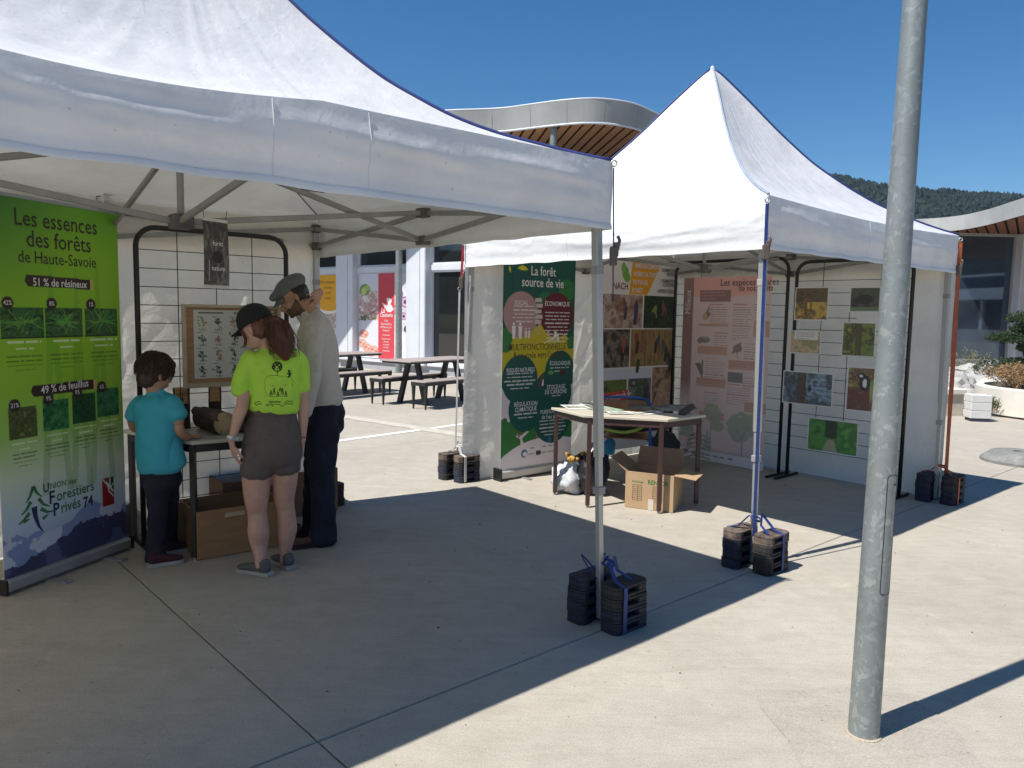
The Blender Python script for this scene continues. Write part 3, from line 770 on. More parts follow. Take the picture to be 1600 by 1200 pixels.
# loose loop of webbing standing up behind the nearest stack
mb = MB(); pts = [O_ + Vector((0, 0, T_)) + Y_ * (.03 + .10 * math.sin(t * math.pi) ) - X_ * (.02 + .07 * t) + ZU * (.09 * math.sin(t * math.pi * .9)) for t in np.linspace(0, 1, 12)]
mb.tube(pts, .008, 6, flat=.2); mb.build('strap_loop', M_navy, w1, smooth=True)
w2 = leg_weights(fF, wx, 'dusty weights with blue layers under the leg nearest the lamp post', M_blue, 4, 2, strapside=-1)[0]
w3 = leg_weights(fL, wx, 'weights with white strap beside the tall dark green banner', M_white, 4, 3, H=.062)[0]
w4 = leg_weights(fR, wx, 'black weights held by orange strap at the right-hand leg of the pointed tent', M_orange, 4, 4)[0]
leg_weights(BR, wx, 'black weights at the back leg of the nearer tent, behind the man', M_blue, 3, 5)

# ------------------------------------------------------------------ tension straps on the corners
def hanging_strap(label, top, bot, m_, w, buckle_t, name='ratchet_strap', side=None, kink=0):
    root = thing(name, (top.x, top.y, bot.z), label, 'strap')
    d_ = (bot - top); side = side or cR
    n = 14; A = []; B = []
    for i in range(n + 1):
        t = i / n; p = top + d_ * t + Vector((0, 0, 0)); tw = kink * math.sin(t * 9)
        s_ = (side * math.cos(tw) + side.cross(d_.normalized()) * math.sin(tw)) * w / 2
        A.append(p + s_); B.append(p - s_)
    mb = MB(); mb.add(A + B, [(i, n + 1 + i, n + 2 + i, i + 1) for i in range(n)]); o = mb.build('webbing', m_, root)
    md = o.modifiers.new('thickness', 'SOLIDIFY'); md.thickness = .003
    mb = MB(); mb.tube([top + ZU * .02 + (cR * math.cos(a) + ZU * math.sin(a)) * .014 for a in np.linspace(0, 2 * math.pi, 12)[:-1]], .0045, 6, closed=True); mb.build('ring', M_alu, root, smooth=True)
    if buckle_t is not None:
        q = top + d_ * buckle_t
        mb = MB(); mb.box(q, side * .018, cF * .014, ZU * .045); mb.box(q + side * .012 + ZU * .03, side * .012, cF * .01, ZU * .035); b_ = mb.build('ratchet_buckle', M_brkl, root, bevel=.004)
        mb = MB(); mb.tube([q + side * .02 + ZU * .03, q + side * .028 + ZU * .075, q + side * .018 + ZU * .095], .008, 8); mb.build('ratchet_handle', M_brkl, b_, smooth=True)
    return root
M_brkl = mat('worn_buckle_steel', (.16, .12, .10), .5, metal=.4)
M_navy = mat('navy_webbing', (.02, .022, .12), .6)
oF = Vector((0, -1, 0)) * .03
p0 = at(1199, 318, F2.y - .035); hanging_strap('blue ratchet strap running down the front leg of the pointed tent', p0, at(1178, 838, (fF.y - .05)), M_blue, .020, .14)
p0 = at(959, 262, FR.y - .02); hanging_strap('thin dark strap with hook hanging at the corner of the nearer tent', p0, at(958, 470, FR.y - .01), M_navy, .006, .66, kink=.7)
p0 = at(1501, 378, R2.y - .02); hanging_strap('wide orange strap running down the right-hand leg of the pointed tent', p0, at(1478, 745, fR.y + .02), M_orange, .036, .12, kink=.25)
p0 = at(724, 384, L2.y - .03); hanging_strap('thin red strap at the left corner of the pointed tent', p0, at(720, 445, L2.y - .03), mat('red_strap', (.36, .02, .03), .6), .022, .95)
hanging_strap('white cord hanging beside the left leg of the pointed tent', at(718, 455, L2.y - .02), at(712, 700, fL.y - .02), M_white, .016, None, name='guy_cord')
# ================================================================== BUILDINGS
M_white_al = mat('white_coated_aluminium', (.66, .68, .72), .35, var=.05, scale=3)
M_fascia = mat('zinc_fascia', (.36, .36, .345), .6, var=.14, scale=1.2)
M_plank = mat('larch_plank', (.50, .26, .125), .6, col2=(.34, .16, .07), scale=3, stretch=(1, 9, 1), bump=.2)
M_plankd = mat('dark_larch', (.30, .13, .075), .6, col2=(.19, .075, .045), scale=3, stretch=(1, 9, 1))
M_dark = mat('dark_soffit_void', (.02, .016, .013), .9)
M_roofm = mat('roof_membrane', (.45, .45, .44), .8)
def glass_dark(name, col=(.012, .013, .014), rough=.03):
    m = mat(name, col, rough, var=.3, scale=.7); m.node_tree.nodes['Principled BSDF'].inputs['Specular IOR Level'].default_value = .9
    return m
M_glass = glass_dark('dark_reflective_glass')
M_plinth = mat('plinth_render', (.36, .36, .37), .8, var=.1, scale=2)
# --- canteen facade (left background)
fa = V3((-4.713, 21.02)); fb_ = V3((-1.325, 18.264)); fx = (fb_ - fa).normalized(); fn = Vector((fx.y, -fx.x, 0))     # fn points to the viewer
cant = thing('canteen_building', fa, 'glazed canteen with white pillars and printed window films, seen between the two tents', 'building')
def F(s, out, z): return fa + fx * s + fn * out + ZU * z
def fbox(name, s0, s1, o0, o1, z0, z1, m, parent=cant, bevel=0):
    mb = MB(); mb.fb(fa, fx, fn, s0, s1, o0, o1, z0, z1); return mb.build(name, m, parent, bevel=bevel)
fbox('plinth', -9, 11, .0, .10, -.02, .20, M_plinth)
fbox('sill', -9, 11, .0, .16, .20, .27, M_white_al, bevel=.01)
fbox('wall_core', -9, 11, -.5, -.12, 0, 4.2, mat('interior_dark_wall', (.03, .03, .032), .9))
fbox('header_beam', -9, 11, -.02, .07, 2.60, 2.74, M_white_al)
pil = [(-.13, .60), (2.72, 3.42), (-4.3, -3.6), (5.9, 6.6), (9.0, 9.7)]
for a, b_ in pil:
    o = fbox('pillar', a, b_, -.05, .24, .20, 4.4, M_white_al, bevel=.02)
    fbox('pillar_flute', a + (b_ - a) * .72, a + (b_ - a) * .74, .24, .244, .20, 4.4, mat('joint_shadow_gap', (.25, .27, .30), .6), o)
edges_ = [(-9, -4.3), (-3.6, -.13), (.60, 2.72), (3.42, 5.9), (6.6, 9.0), (9.7, 11)]
for a, b_ in edges_:
    for z0, z1 in ((.27, 2.60), (2.74, 4.4)):
        fr = MB()
        for s0, s1, q0, q1 in ((a, a + .06, z0, z1), (b_ - .06, b_, z0, z1), (a + .06, b_ - .06, z0, z0 + .05), (a + .06, b_ - .06, z1 - .05, z1)):
            fr.fb(fa, fx, fn, s0, s1, -.06, .03, q0, q1)
        w_ = fr.build('window', M_white_al, cant)
        g__ = MB(); g__.fb(fa, fx, fn, a + .06, b_ - .06, -.04, -.025, z0 + .05, z1 - .05); g__.build('pane', M_glass, w_)
# printed films on two windows
def film1():
    im = Img(1.55, 2.26, .012, (226, 222, 218)); W, H = im.w, im.h
    im.patch(0, .85, W, 1.5, [(190, 120, 120), (225, 205, 190), (150, 130, 125), (235, 225, 215), (120, 60, 60)], 8, 3)
    im.poly([(0, .75), (.75, .95), (1.0, 1.25), (.5, 1.55), (0, 1.35)], (190, 45, 55)); 
    for k in range(16):
        im.line([(rnd.uniform(0, .9), rnd.uniform(.85, 1.4)), (rnd.uniform(0, .9), rnd.uniform(.9, 1.5))], .03, (235, 195, 190))
    im.ell(.45, 1.95, .95, .52, (228, 214, 192)); im.ell(.6, 2.05, .7, .45, (222, 196, 160))
    for k in range(34): im.ell(rnd.uniform(.05, 1.2), rnd.uniform(1.65, 2.25), .022, .04, (70, 40, 32))
    im.ell(1.05, .38, .98, .72, (245, 240, 220)); im.ell(1.08, .36, .93, .66, (232, 168, 20))
    return im
def film2():
    im = Img(2.0, 2.26, .012, (214, 214, 220)); W, H = im.w, im.h
    im.patch(0, .45, .78, 1.25, [(215, 212, 212), (230, 220, 215), (180, 130, 120), (225, 215, 205), (160, 150, 140)], 6, 9)
    im.ell(.25, .42, .22, .15, (126, 150, 70)); im.ell(.2, .46, .1, .1, (190, 205, 130)); im.ell(.34, .38, .1, .08, (165, 190, 100))
    for k in range(12): im.ell(.1 + .6 * rnd.random(), 1.12 + .12 * rnd.random(), .05, .035, (100, 120, 70))
    im.line([(0, 1.25), (.78, .95)], .03, (120, 95, 80))
    for x, y in ((.2, 1.62), (.12, 1.88), (.5, 2.12), (.35, 2.0), (.62, 2.05)):
        im.ell(x, y, .20, .12, (214, 160, 140)); im.line([(x - .1, y - .03), (x + .12, y + .04)], .03, (165, 95, 82)); im.line([(x - .05, y + .05), (x + .1, y - .06)], .02, (240, 215, 200))
    im.patch(1.46, .3, W, H, [(222, 218, 222), (205, 200, 208), (235, 232, 235), (190, 178, 190)], 4, 21)
    for x, y, r_2 in ((1.62, .55, .16), (1.85, .75, .18), (1.55, .95, .17), (1.8, 1.12, .13)):
        im.ell(x, y, r_2, r_2 * .8, (160, 110, 150)); im.ell(x, y, r_2 * .8, r_2 * .6, (215, 175, 205)); im.ell(x, y, r_2 * .35, r_2 * .3, (95, 35, 85))
    im.ell(1.9, 1.45, .10, .09, (60, 50, 80)); im.ell(1.6, 1.7, .3, .2, (240, 238, 240)); im.ell(1.75, 2.05, .3, .22, (232, 228, 232))
    im.rect(.80, 0, 1.44, H, (205, 70, 78))
    # white cook figure emblem: simple cap, head, arm with spoon
    im.ell(1.24, .72, .085, .07, (240, 235, 235)); im.ell(1.18, .69, .05, .05, (240, 235, 235)); im.rect(1.19, .74, 1.29, .84, (240, 235, 235)); im.ell(1.24, .92, .13, .10, (240, 235, 235)); im.poly([(1.12, .95), (1.0, .85), (.94, .78), (1.04, .80), (1.16, .88)], (240, 235, 235)); im.poly([(1.3, .9), (1.42, .93), (1.36, .98)], (240, 235, 235))
    return im
fm = film1(); f1 = fm.sheet('window_film', F(-1.75, .055, 2.56), fx, ZU, cant)
for i, t in enumerate(("Plat à emporter", "sur place", "ou à la", "cantine")):
    text(t, .12, mat('brown_ink', (.16, .10, .02), .5), F(-.72, .058, 2.36 - .15 * i), fx, ZU, f1, sx=.85, name='lettering')
fm = film2(); f2 = fm.sheet('window_film', F(.66, .055, 2.56), fx, ZU, cant)
M_wink = mat('white_ink', (.78, .77, .76), .5, var=.03)
text("La", .20, M_wink, F(.66 + 1.00, .060, 2.56 - .98), fx, ZU, f2, bold=.012, sx=.8)
text("Cassinerie", .15, M_wink, F(.66 + 1.13, .060, 2.56 - 1.10), fx, ZU, f2, bold=.012, sx=.78)
for i, t in enumerate(("Cafés", "Gourmandises", "& Plats du jour", "Desserts")): text(t, .085, M_wink, F(.66 + 1.12, .060, 2.56 - 1.25 - .085 * i), fx, ZU, f2, sx=.85)
for yy in (1.63, 2.05):
    mb = MB(); mb.fb(F(.66 + 1.12, .058, 2.56 - yy), fx, fn, -.14, .14, 0, .002, -.006, .006); mb.build('rule_line', M_wink, f2)
for i, t in enumerate(("Ouvert à tous", "du lundi", "au samedi", "sur place")): text(t, .07, M_wink, F(.66 + 1.12, .060, 2.56 - 1.73 - .075 * i), fx, ZU, f2, sx=.85)
# --- curved canopy roof on columns
edge = [(-26, 26), (-20, 23.4), (-14, 21.2), (-9, 19.7), (-6.2, 18.95), (-4.4, 18.35), (-2.9, 17.75), (-1.6, 17.3), (-.4, 17.05), (.32, 16.68), (1.0, 16.32), (1.66, 16.15), (2.36, 16.4), (2.87, 16.95), (3.5, 17.85), (4.0, 19.2), (4.2, 20.8), (4.1, 23), (3.6, 26)]
def catm(P, n=6):
    out = []
    P = [Vector(p) for p in P]
    for i in range(len(P) - 1):
        p0, p1, p2, p3 = P[max(i - 1, 0)], P[i], P[i + 1], P[min(i + 2, len(P) - 1)]
        for k in range(n):
            t = k / n; out.append(.5 * ((2 * p1) + (p2 - p0) * t + (2 * p0 - 5 * p1 + 4 * p2 - p3) * t * t + (3 * p1 - p0 - 3 * p2 + p3) * t ** 3))
    out.append(P[-1]); return out
ed = catm([(x, y, 0) for x, y in edge], 5)
ZS = 5.6
plan = [(p.x, p.y) for p in ed] + [(-26, 34), ][::-1]
plan = [(p.x, p.y) for p in ed] + [(3, 34), (-26, 34)]
can = thing('canopy_roof', (0, 20, 0), 'curved canopy roof with zinc fascia and slatted wooden underside rising behind the tents', 'roof canopy')
mb = MB(); mb.prism(plan, (0, 0, ZS + .06), (1, 0, 0), (0, 1, 0), ZU, .36); mb.build('roof_deck', [M_roofm], can)
mb = MB(); mb.prism(plan, (0, 0, ZS + .045), (1, 0, 0), (0, 1, 0), ZU, .012); mb.build('soffit_void', M_dark, can)
def fasc(u, v):
    i = u * (len(ed) - 1); k = min(int(i), len(ed) - 2); p = ed[k].lerp(ed[k + 1], i - k); t = (ed[k + 1] - ed[k]).normalized(); n = Vector((t.y, -t.x, 0))
    return p + n * (.02 + .05 * v) + ZU * (ZS - .01 + .47 * v)
# fascia in sheet lengths
nS = 16
for q in range(nS):
    mb = MB(); mb.grid(lambda u, v: fasc((q + .004 + .992 * u) / nS, v), 12, 1); o = mb.build('fascia_sheet', M_fascia, can)
    md = o.modifiers.new('t', 'SOLIDIFY'); md.thickness = .012; md.offset = 1
mb = MB(); mb.tube([fasc(u, 0) + ZU * -.01 for u in np.linspace(0, 1, 110)], .025, 6); mb.build('drip_edge', M_white_al, can, smooth=True)
mb = MB(); mb.tube([fasc(u, 1) + ZU * .01 for u in np.linspace(0, 1, 110)], .02, 6); mb.build('top_capping', M_white_al, can, smooth=True)
P0 = G(897, 236, ZS); P1 = G(937, 196, ZS); pd = (P1 - P0); pd.z = 0; pd.normalize(); pn = Vector((-pd.y, pd.x, 0))
pitch_ = .235
def clip_line(c):
    O = P0 + pn * c; hits = []
    n = len(plan)
    for i in range(n):
        a = Vector((*plan[i], 0)); b_ = Vector((*plan[(i + 1) % n], 0))
        da = (a - O).dot(pn); db = (b_ - O).dot(pn)
        if (da > 0) != (db > 0):
            q = a.lerp(b_, da / (da - db)); hits.append((q - O).dot(pd))
    return O, sorted(hits)
cnt = 0
for k in range(-60, 90):
    O, h_ = clip_line(k * pitch_)
    for i in range(0, len(h_) - 1, 2):
        if h_[i + 1] - h_[i] < .15: continue
        a, b_ = max(h_[i], -14) + .12, min(h_[i + 1], 16) - .12
        if b_ - a < .1 or cnt > 170: continue
        Oz = Vector((O.x, O.y, ZS))
        mb = MB(); mb.fb(Oz, pd, pn, a, b_, -.085, .085, .0, .035); mb.build('soffit_plank', M_plank, can); cnt += 1
for (x, y, r_2) in ((.80, 16.55, .075), (-2.92, 19.1, .085), (-8.6, 22.6, .085)):
    mb = MB(); mb.tube([(x, y, 0), (x, y, ZS)], r_2, 24); cl = mb.build('column', M_galv, can, smooth=True, autosmooth=40)
    mb = MB(); mb.lathe([(r_2 + .05, .0), (r_2 + .05, .015), (r_2 + .004, .02)], (x, y, 0.004), 20); mb.build('base_plate', M_galv, cl)

# --- right-hand building: wavy roof edge, glass wall, white pillar
rb = thing('glass_hall', (15, 24, 0), 'low hall with upswept pale roof edge, wooden soffit and glass wall behind the planter', 'building')
gA, gB = V3((10.0, 23.45)), V3((22, 24.3)); gx_ = (gB - gA).normalized(); gn = Vector((gx_.y, -gx_.x, 0))
ed = catm([(x, y, 0) for x, y in ((3, 27.5), (7, 26), (10, 24.9), (12.0, 24.25), (12.9, 23.9), (13.4, 23.35), (13.6, 22.6), (13.5, 21.3), (13.1, 19.1), (13.2, 17.6), (14, 16.2), (16, 15.2), (19, 15), (23, 16), (26, 19))], 5)
plan = [(p.x, p.y) for p in ed] + [(26, 34), (3, 34)]; ZS = 4.34
M_cfas = mat('cream_fascia', (.56, .56, .53), .5, var=.08, scale=2)
mb = MB(); mb.prism(plan, (0, 0, ZS + .06), (1, 0, 0), (0, 1, 0), ZU, .32); mb.build('roof_deck', M_roofm, rb)
mb = MB(); mb.prism(plan, (0, 0, ZS + .045), (1, 0, 0), (0, 1, 0), ZU, .012); mb.build('soffit_void', M_dark, rb)
for q in range(12):
    mb = MB(); mb.grid(lambda u, v: (lambda p: Vector((p.x, p.y, ZS - .01 + .43 * v)))(fasc((q + .003 + .994 * u) / 12, v)), 12, 1); o = mb.build('fascia_sheet', M_cfas, rb)
    md = o.modifiers.new('t', 'SOLIDIFY'); md.thickness = .012; md.offset = 1
P0 = Vector((14, 20, 0)); pd = Vector((.57, .82, 0)).normalized(); pn = Vector((-pd.y, pd.x, 0)); pitch_ = .26
for k in range(-45, 50):
    O, h_ = clip_line(k * pitch_)
    for i in range(0, len(h_) - 1, 2):
        a, b_ = h_[i] + .22, min(h_[i + 1], h_[i] + 9) - .22
        if b_ - a < .2: continue
        mb = MB(); mb.fb(Vector((O.x, O.y, ZS)), pd, pn, a, b_, -.10, .10, 0, .035); mb.build('soffit_plank', M_plankd, rb)
def gbox(name, s0, s1, o0, o1, z0, z1, m, parent=rb, bevel=0):
    mb = MB(); mb.fb(gA, gx_, gn, s0, s1, o0, o1, z0, z1); return mb.build(name, m, parent, bevel=bevel)
def ssp(u, v=500):   # distance along the glass line seen at pixel column u
    d = ray(u, v); n = Vector((-gx_.y, gx_.x, 0)); t = (gA - CC).dot(n) / d.dot(n); P = CC + d * t; return (V3(P) - V3(gA)).dot(gx_)
sp0, sp1 = ssp(1577), ssp(1600) + .1
gbox('pillar', sp0, sp1, .0, .35, 0, 4.33, M_white_al, bevel=.02)
gbox('pillar_flute', sp0 + .30, sp0 + .34, .35, .36, 0, 4.33, M_plinth)
gbox('plinth', -4, 14, -.02, .1, 0, .32, mat('grey_sill', (.22, .25, .29), .6))
for s0, s1 in ((-4, sp0 - 6.0), (sp0 - 6.0, sp0 - 3.0), (sp0 - 3.0, sp0), (sp1, sp1 + 4), (sp1 + 4, sp1 + 8)):
    fr = MB()
    for a, b_, q0, q1 in ((s0, s0 + .06, .32, 4.24), (s1 - .06, s1, .32, 4.24), (s0 + .06, s1 - .06, .32, .38)): fr.fb(gA, gx_, gn, a, b_, -.05, .04, q0, q1)
    w_ = fr.build('window', M_plinth, rb)
    mb = MB(); mb.fb(gA, gx_, gn, s0 + .06, s1 - .06, -.03, -.015, .38, 4.24); mb.build('pane', M_glassb if 'M_glassb' in globals() else glass_dark('hall_mirror_glass', (.085, .12, .165), .02), w_)
    M_glassb = MATS['hall_mirror_glass']; M_glassb.node_tree.nodes['Principled BSDF'].inputs['Metallic'].default_value = .55
gbox('head_beam', -4, 14, -.06, .06, 4.24, 4.33, M_plinth)
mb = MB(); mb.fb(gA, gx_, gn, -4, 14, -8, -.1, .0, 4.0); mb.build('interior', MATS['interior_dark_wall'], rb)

# --- hall across the square, behind the camera to the right, seen mirrored in the glass
oh = thing('market_hall', (42, 6, 0), 'long hall with pale ribbed roofs reflected in the glass wall', 'building')
def obox(name, x0, x1, y0, y1, z0, z1, m): 
    mb = MB(); mb.bb(x0, x1, y0, y1, z0, z1); return mb.build(name, m, oh)
obox('wall', 40, 52, -25, 26, 0, 3.2, mat('dark_shopfront', (.03, .03, .033), .5))  # shopfront wall in one even dark colour below the pale roof
M_rib = mat('ribbed_roof_sheet', (.42, .46, .47), .5, metal=.2)
for k in range(52):
    y = -26 + k; mb = MB(); mb.add([(39, y + .04, 3.2), (39, y + .96, 3.2), (44, y + .96, 4.3), (44, y + .04, 4.3)], [(0, 1, 2, 3)]); o = mb.build('roof_sheet', M_rib, oh); md = o.modifiers.new('t', 'SOLIDIFY'); md.thickness = .08
obox('clerestory', 44.2, 50, -25, 26, 4.3, 5.3, mat('clerestory_glass', (.05, .10, .18), .2))
obox('upper_roof', 43.6, 51, -26, 27, 5.3, 5.5, M_rib)
obox('shop_base', 39.8, 40, -25, 26, 0, 1.0, M_plinth)
for k in range(9): obox('shopfront_post', 39.8, 40, -24 + 6 * k, -23.7 + 6 * k, 1.0, 3.2, M_white_al)

# --- low wall, planter, rocks, shrubs, pine at the right edge
M_cream = mat('cream_stone', (.70, .66, .57), .8, var=.06, scale=5, bump=.15)
M_wst = mat('white_block', (.60, .59, .56), .8, var=.05)
pc = V3((9.33, 12.5)); pr_ = 1.3
pl = thing('round_planter', pc, 'round cream concrete planter holding a dry brown shrub at the right edge', 'planter')
mb = MB(); mb.lathe([(pr_ - .10, .0), (pr_ - .10, .03), (pr_, .035), (pr_, .46), (pr_ - .02, .48), (pr_ - .12, .48), (pr_ - .12, .40)], pc, 72); mb.build('bowl', M_cream, pl, smooth=True, autosmooth=40)
mb = MB(); mb.lathe([(pr_ - .11, .40), (.0001, .46)], pc, 40); mb.build('soil', mat('dark_soil', (.05, .04, .03), .95, bump=1, bscale=20), pl)
lw = thing('low_wall', G(1500, 652), 'low cream retaining wall of pale blocks left of the round planter', 'wall')
wa = G(1462, 650); wb = G(1504, 650)
mb = MB(); wd = (wb - wa).normalized(); wn_ = Vector((-wd.y, wd.x, 0)); Lw = (wb - wa).length
mb.fb(wa, wd, wn_, -1.6, Lw, 0, .3, 0, .36); mb.build('wall_body', mat('tan_render', (.50, .45, .36), .8), lw)
mb = MB(); mb.fb(wa, wd, wn_, -1.6, Lw + .02, -.04, .34, .36, .45); mb.build('coping', M_cream, lw, bevel=.01)
q = G(1512, 652); qd = (G(1522, 655) - q).normalized()
for r_3, (a, z0, z1) in enumerate(((0, .05, .17), (.02, .172, .30), (0, .302, .42))):
    mb = MB(); mb.fb(G(1504, 655), qd, Vector((-qd.y, qd.x, 0)), a, .27, 0, .3, z0, z1); mb.build('block', M_wst, lw, bevel=.008)
mb = MB(); mb.fb(G(1504, 655), qd, Vector((-qd.y, qd.x, 0)), .03, .26, .02, .28, .0, .05); mb.build('base_course', mat('navy_base', (.03, .04, .07), .7), lw)

def rock(c, r, seed, m):
    bm = bmesh.new(); bmesh.ops.create_icosphere(bm, subdivisions=3, radius=1)
    rr = random.Random(seed); s = Vector((rr.uniform(.8, 1.3), rr.uniform(.8, 1.2), rr.uniform(.55, .85)))
    for v in bm.verts:
        n_ = mnoise.noise(v.co * 1.1 + Vector((seed, 0, 0))) * .35 + mnoise.noise(v.co * 2.8 + Vector((0, seed, 0))) * .26 + mnoise.noise(v.co * 6 + Vector((0, 0, seed))) * .13
        v.co = v.co * (1 + n_); v.co = Vector((v.co.x * s.x, v.co.y * s.y, v.co.z * s.z)) * r
    mb = MB(); mb.add([v.co + Vector(c) for v in bm.verts], [tuple(v.index for v in f.verts) for f in bm.faces]); bm.free()
    return mb
M_rock = mat('pale_limestone', (.50, .49, .45), .9, col2=(.26, .25, .23), scale=4, bump=1.0, bscale=9)
rk = [(1495, 606, 15, .62), (1532, 600, 15.2, .6), (1512, 583, 17, .55), (1550, 600, 15.4, .38), (1480, 612, 14.4, .5), (1520, 618, 14.0, .34), (1503, 622, 13.7, .24), (1545, 612, 14.4, .28), (1560, 588, 16.6, .3), (1493, 590, 17, .42), (1530, 625, 13.5, .22), (1512, 631, 13.2, .18), (1570, 610, 15.5, .4), (1585, 590, 17.5, .45), (1475, 630, 13.3, .25), (1538, 640, 12.6, .15), (1548, 575, 18, .3)]
r_ = random.Random(3)
RL = ['tall pale boulder at the left of the rock pile behind the planter', 'largest rounded white boulder of the pile behind the planter', 'pale boulder standing highest, in front of the glass wall', 'medium white boulder next to the brown shrub', 'white boulder half hidden by the orange strap', 'flat pale stone low in the middle of the pile', 'small stone above the low wall', 'small pale stone beside the shrub', 'small grey stone high at the back of the pile', 'grey stone in front of the dark glass', 'little stone at the front edge of the pile', 'tiny stone on the wall side of the pile', 'boulder behind the brown shrub', 'boulder by the foot of the white pillar', 'small stone nearest the tent leg', 'small dark stone in the gap left of the planter', 'little rock at the very back of the pile']
for i, (u, v, Y, r) in enumerate(rk):
    c = at(u, v, Y); mb = rock((c.x, c.y, max(c.z - .05, .12)), r * .74, i + 1, M_rock)
    o = mb.build('boulder', M_rock, None, smooth=True, autosmooth=18); tag(o, RL[i], 'rock', 'pale boulders piled behind the low wall')
mb = MB(); cm = at(1525, 600, 15.6); 
mb.lathe([(3.4, .0), (3.2, .05), (2.2, .10), (.001, .14)], (cm.x + .6, cm.y + .8, 0), 40)
gm = mb.build('rock_bed', M_rock, None, smooth=True); struct(gm)
for i in range(1):
    gr = MB()
    for k in range(1500):
        a = r_.uniform(0, 6.28); rr = 3.1 * math.sqrt(r_.random()); p = Vector((cm.x + .6 + rr * math.cos(a), cm.y + .8 + rr * math.sin(a), .06 + .08 * (1 - rr / 3.1)))
        s = r_.uniform(.03, .13); gr.ell(p, (s, 0, 0), (0, s * r_.uniform(.7, 1), 0), (0, 0, s * .6), 6, 4)
    o = gr.build('gravel', M_rock); tag(o, 'pale rubble and gravel between the boulders', 'gravel', kind='stuff')

def leaf_mat(name, col, col2):
    return mat(name, col, .6, col2=col2, scale=9, trans=.25)
M_dry = leaf_mat('dry_leaf', (.42, .25, .12), (.24, .16, .07)); M_drys = mat('dry_stem', (.20, .12, .07), .8)
M_pine = leaf_mat('pine_needle', (.045, .085, .025), (.02, .045, .015)); M_bark = mat('bark', (.13, .09, .06), .9, col2=(.06, .045, .03), scale=20, bump=1, bscale=30)
def leafq(mb, p, s, r, mi=0, asp=.45):
    a = Vector((r.gauss(0, 1), r.gauss(0, 1), r.gauss(0, 1))).normalized(); b_ = a.orthogonal().normalized(); b_ = Matrix.Rotation(r.uniform(0, 6.28), 3, a) @ b_
    mb.add([p - a * s, p - b_ * s * asp, p + a * s, p + b_ * s * asp], [(0, 1, 2, 3)], mi)
def shrub(name, c, R, H, n_st, n_lf, s, mL, mS, label, cat, seed, group=None, spread=1.0):
    r = random.Random(seed); root = thing(name, c, label, cat, group); st = MB(); lf = MB(); tips = []
    for k in range(n_st):
        a = r.uniform(0, 6.28); rr = R * math.sqrt(r.random()); h_ = H * r.uniform(.55, 1.0) * (1 - .35 * (rr / R) ** 2)
        b_ = c + Vector((math.cos(a) * rr * .75, math.sin(a) * rr * .75, 0)); t = c + Vector((math.cos(a) * rr * spread, math.sin(a) * rr * spread, h_))
        m_ = b_.lerp(t, .5) + Vector((r.uniform(-.05, .05), r.uniform(-.05, .05), .03)); st.tube([b_, m_, t], [.006, .004, .002], 4, caps=False); tips.append((b_, m_, t))
    for k in range(n_lf):
        b_, m_, t = r.choice(tips); q = r.random() ** .6; p = m_.lerp(t, q) if r.random() < .8 else b_.lerp(m_, q)
        leafq(lf, p + Vector((r.gauss(0, .035), r.gauss(0, .035), r.gauss(0, .03))), s * r.uniform(.6, 1.3), r)
    st.build('stem', mS, root); lf.build('foliage', mL, root); return root
shrub('dry_shrub', pc + ZU * .44 + Vector((-.05, -.1, 0)), 1.18, .52, 380, 9500, .022, M_dry, M_drys, 'dry brown shrub filling the round planter', 'shrub', 4)
shrub('small_plant', at(1540, 640, 12.3), .22, .25, 30, 400, .02, M_pine, M_drys, 'tiny green plant in the gap left of the planter', 'plant', 5)
shrub('small_plant', at(1562, 585, 16.2), .5, .4, 50, 900, .03, M_pine, M_drys, 'low green plant growing among the boulders by the pillar', 'plant', 6)
shrub('small_plant', V3(at(1500, 560, 20.5)) + ZU * .2, .9, .7, 60, 900, .03, mat('grey_green_leaf', (.16, .19, .12), .7), M_drys, 'pale wispy plant in front of the dark glass wall', 'plant', 8)
# cloud-pruned pine
pt = V3(at(1604, 600, 17.5)); pine = thing('pine_tree', pt, 'small cloud-pruned pine with layered green pads at the right edge', 'tree')
trunk = MB(); tpts = [pt + Vector(v) for v in ((0, 0, 0), (.08, 0, .5), (-.05, .05, .95), (.1, 0, 1.4), (0, 0, 1.9), (.1, 0, 2.3))]; trunk.tube(catm(tpts, 5), list(np.linspace(.10, .035, 26)), 8)
pads = [(1585, 530, .52, .2), (1592, 568, .34, .13), (1612, 500, .55, .22), (1622, 545, .5, .2), (1604, 515, .35, .15)]
for u, v, R, H in pads:
    c = at(u, v, 17.5); trunk.tube([pt + ZU * max(.4, c.z - .35), c.lerp(pt + ZU * c.z, .4) - ZU * .12, c - ZU * .05], [.04, .03, .015], 6)
trunk.build('trunk', M_bark, pine, smooth=True)
for i, (u, v, R, H) in enumerate(pads):
    c = at(u, v, 17.5); lf = MB(); r = random.Random(50 + i)
    for k in range(2600):
        a = r.uniform(0, 6.28); rr = R * math.sqrt(r.random()); z = H * math.sqrt(max(0, 1 - (rr / R) ** 2)) * r.uniform(-.45, 1)
        lobes = 1 + .18 * math.sin(3 * a + i) + .1 * math.sin(7 * a)
        leafq(lf, c + Vector((math.cos(a) * rr * lobes, math.sin(a) * rr * .8 * lobes, z + .03 * math.sin(9 * a))), r.uniform(.02, .05), r, asp=.25)
    lf.build('foliage_pad', M_pine, pine)
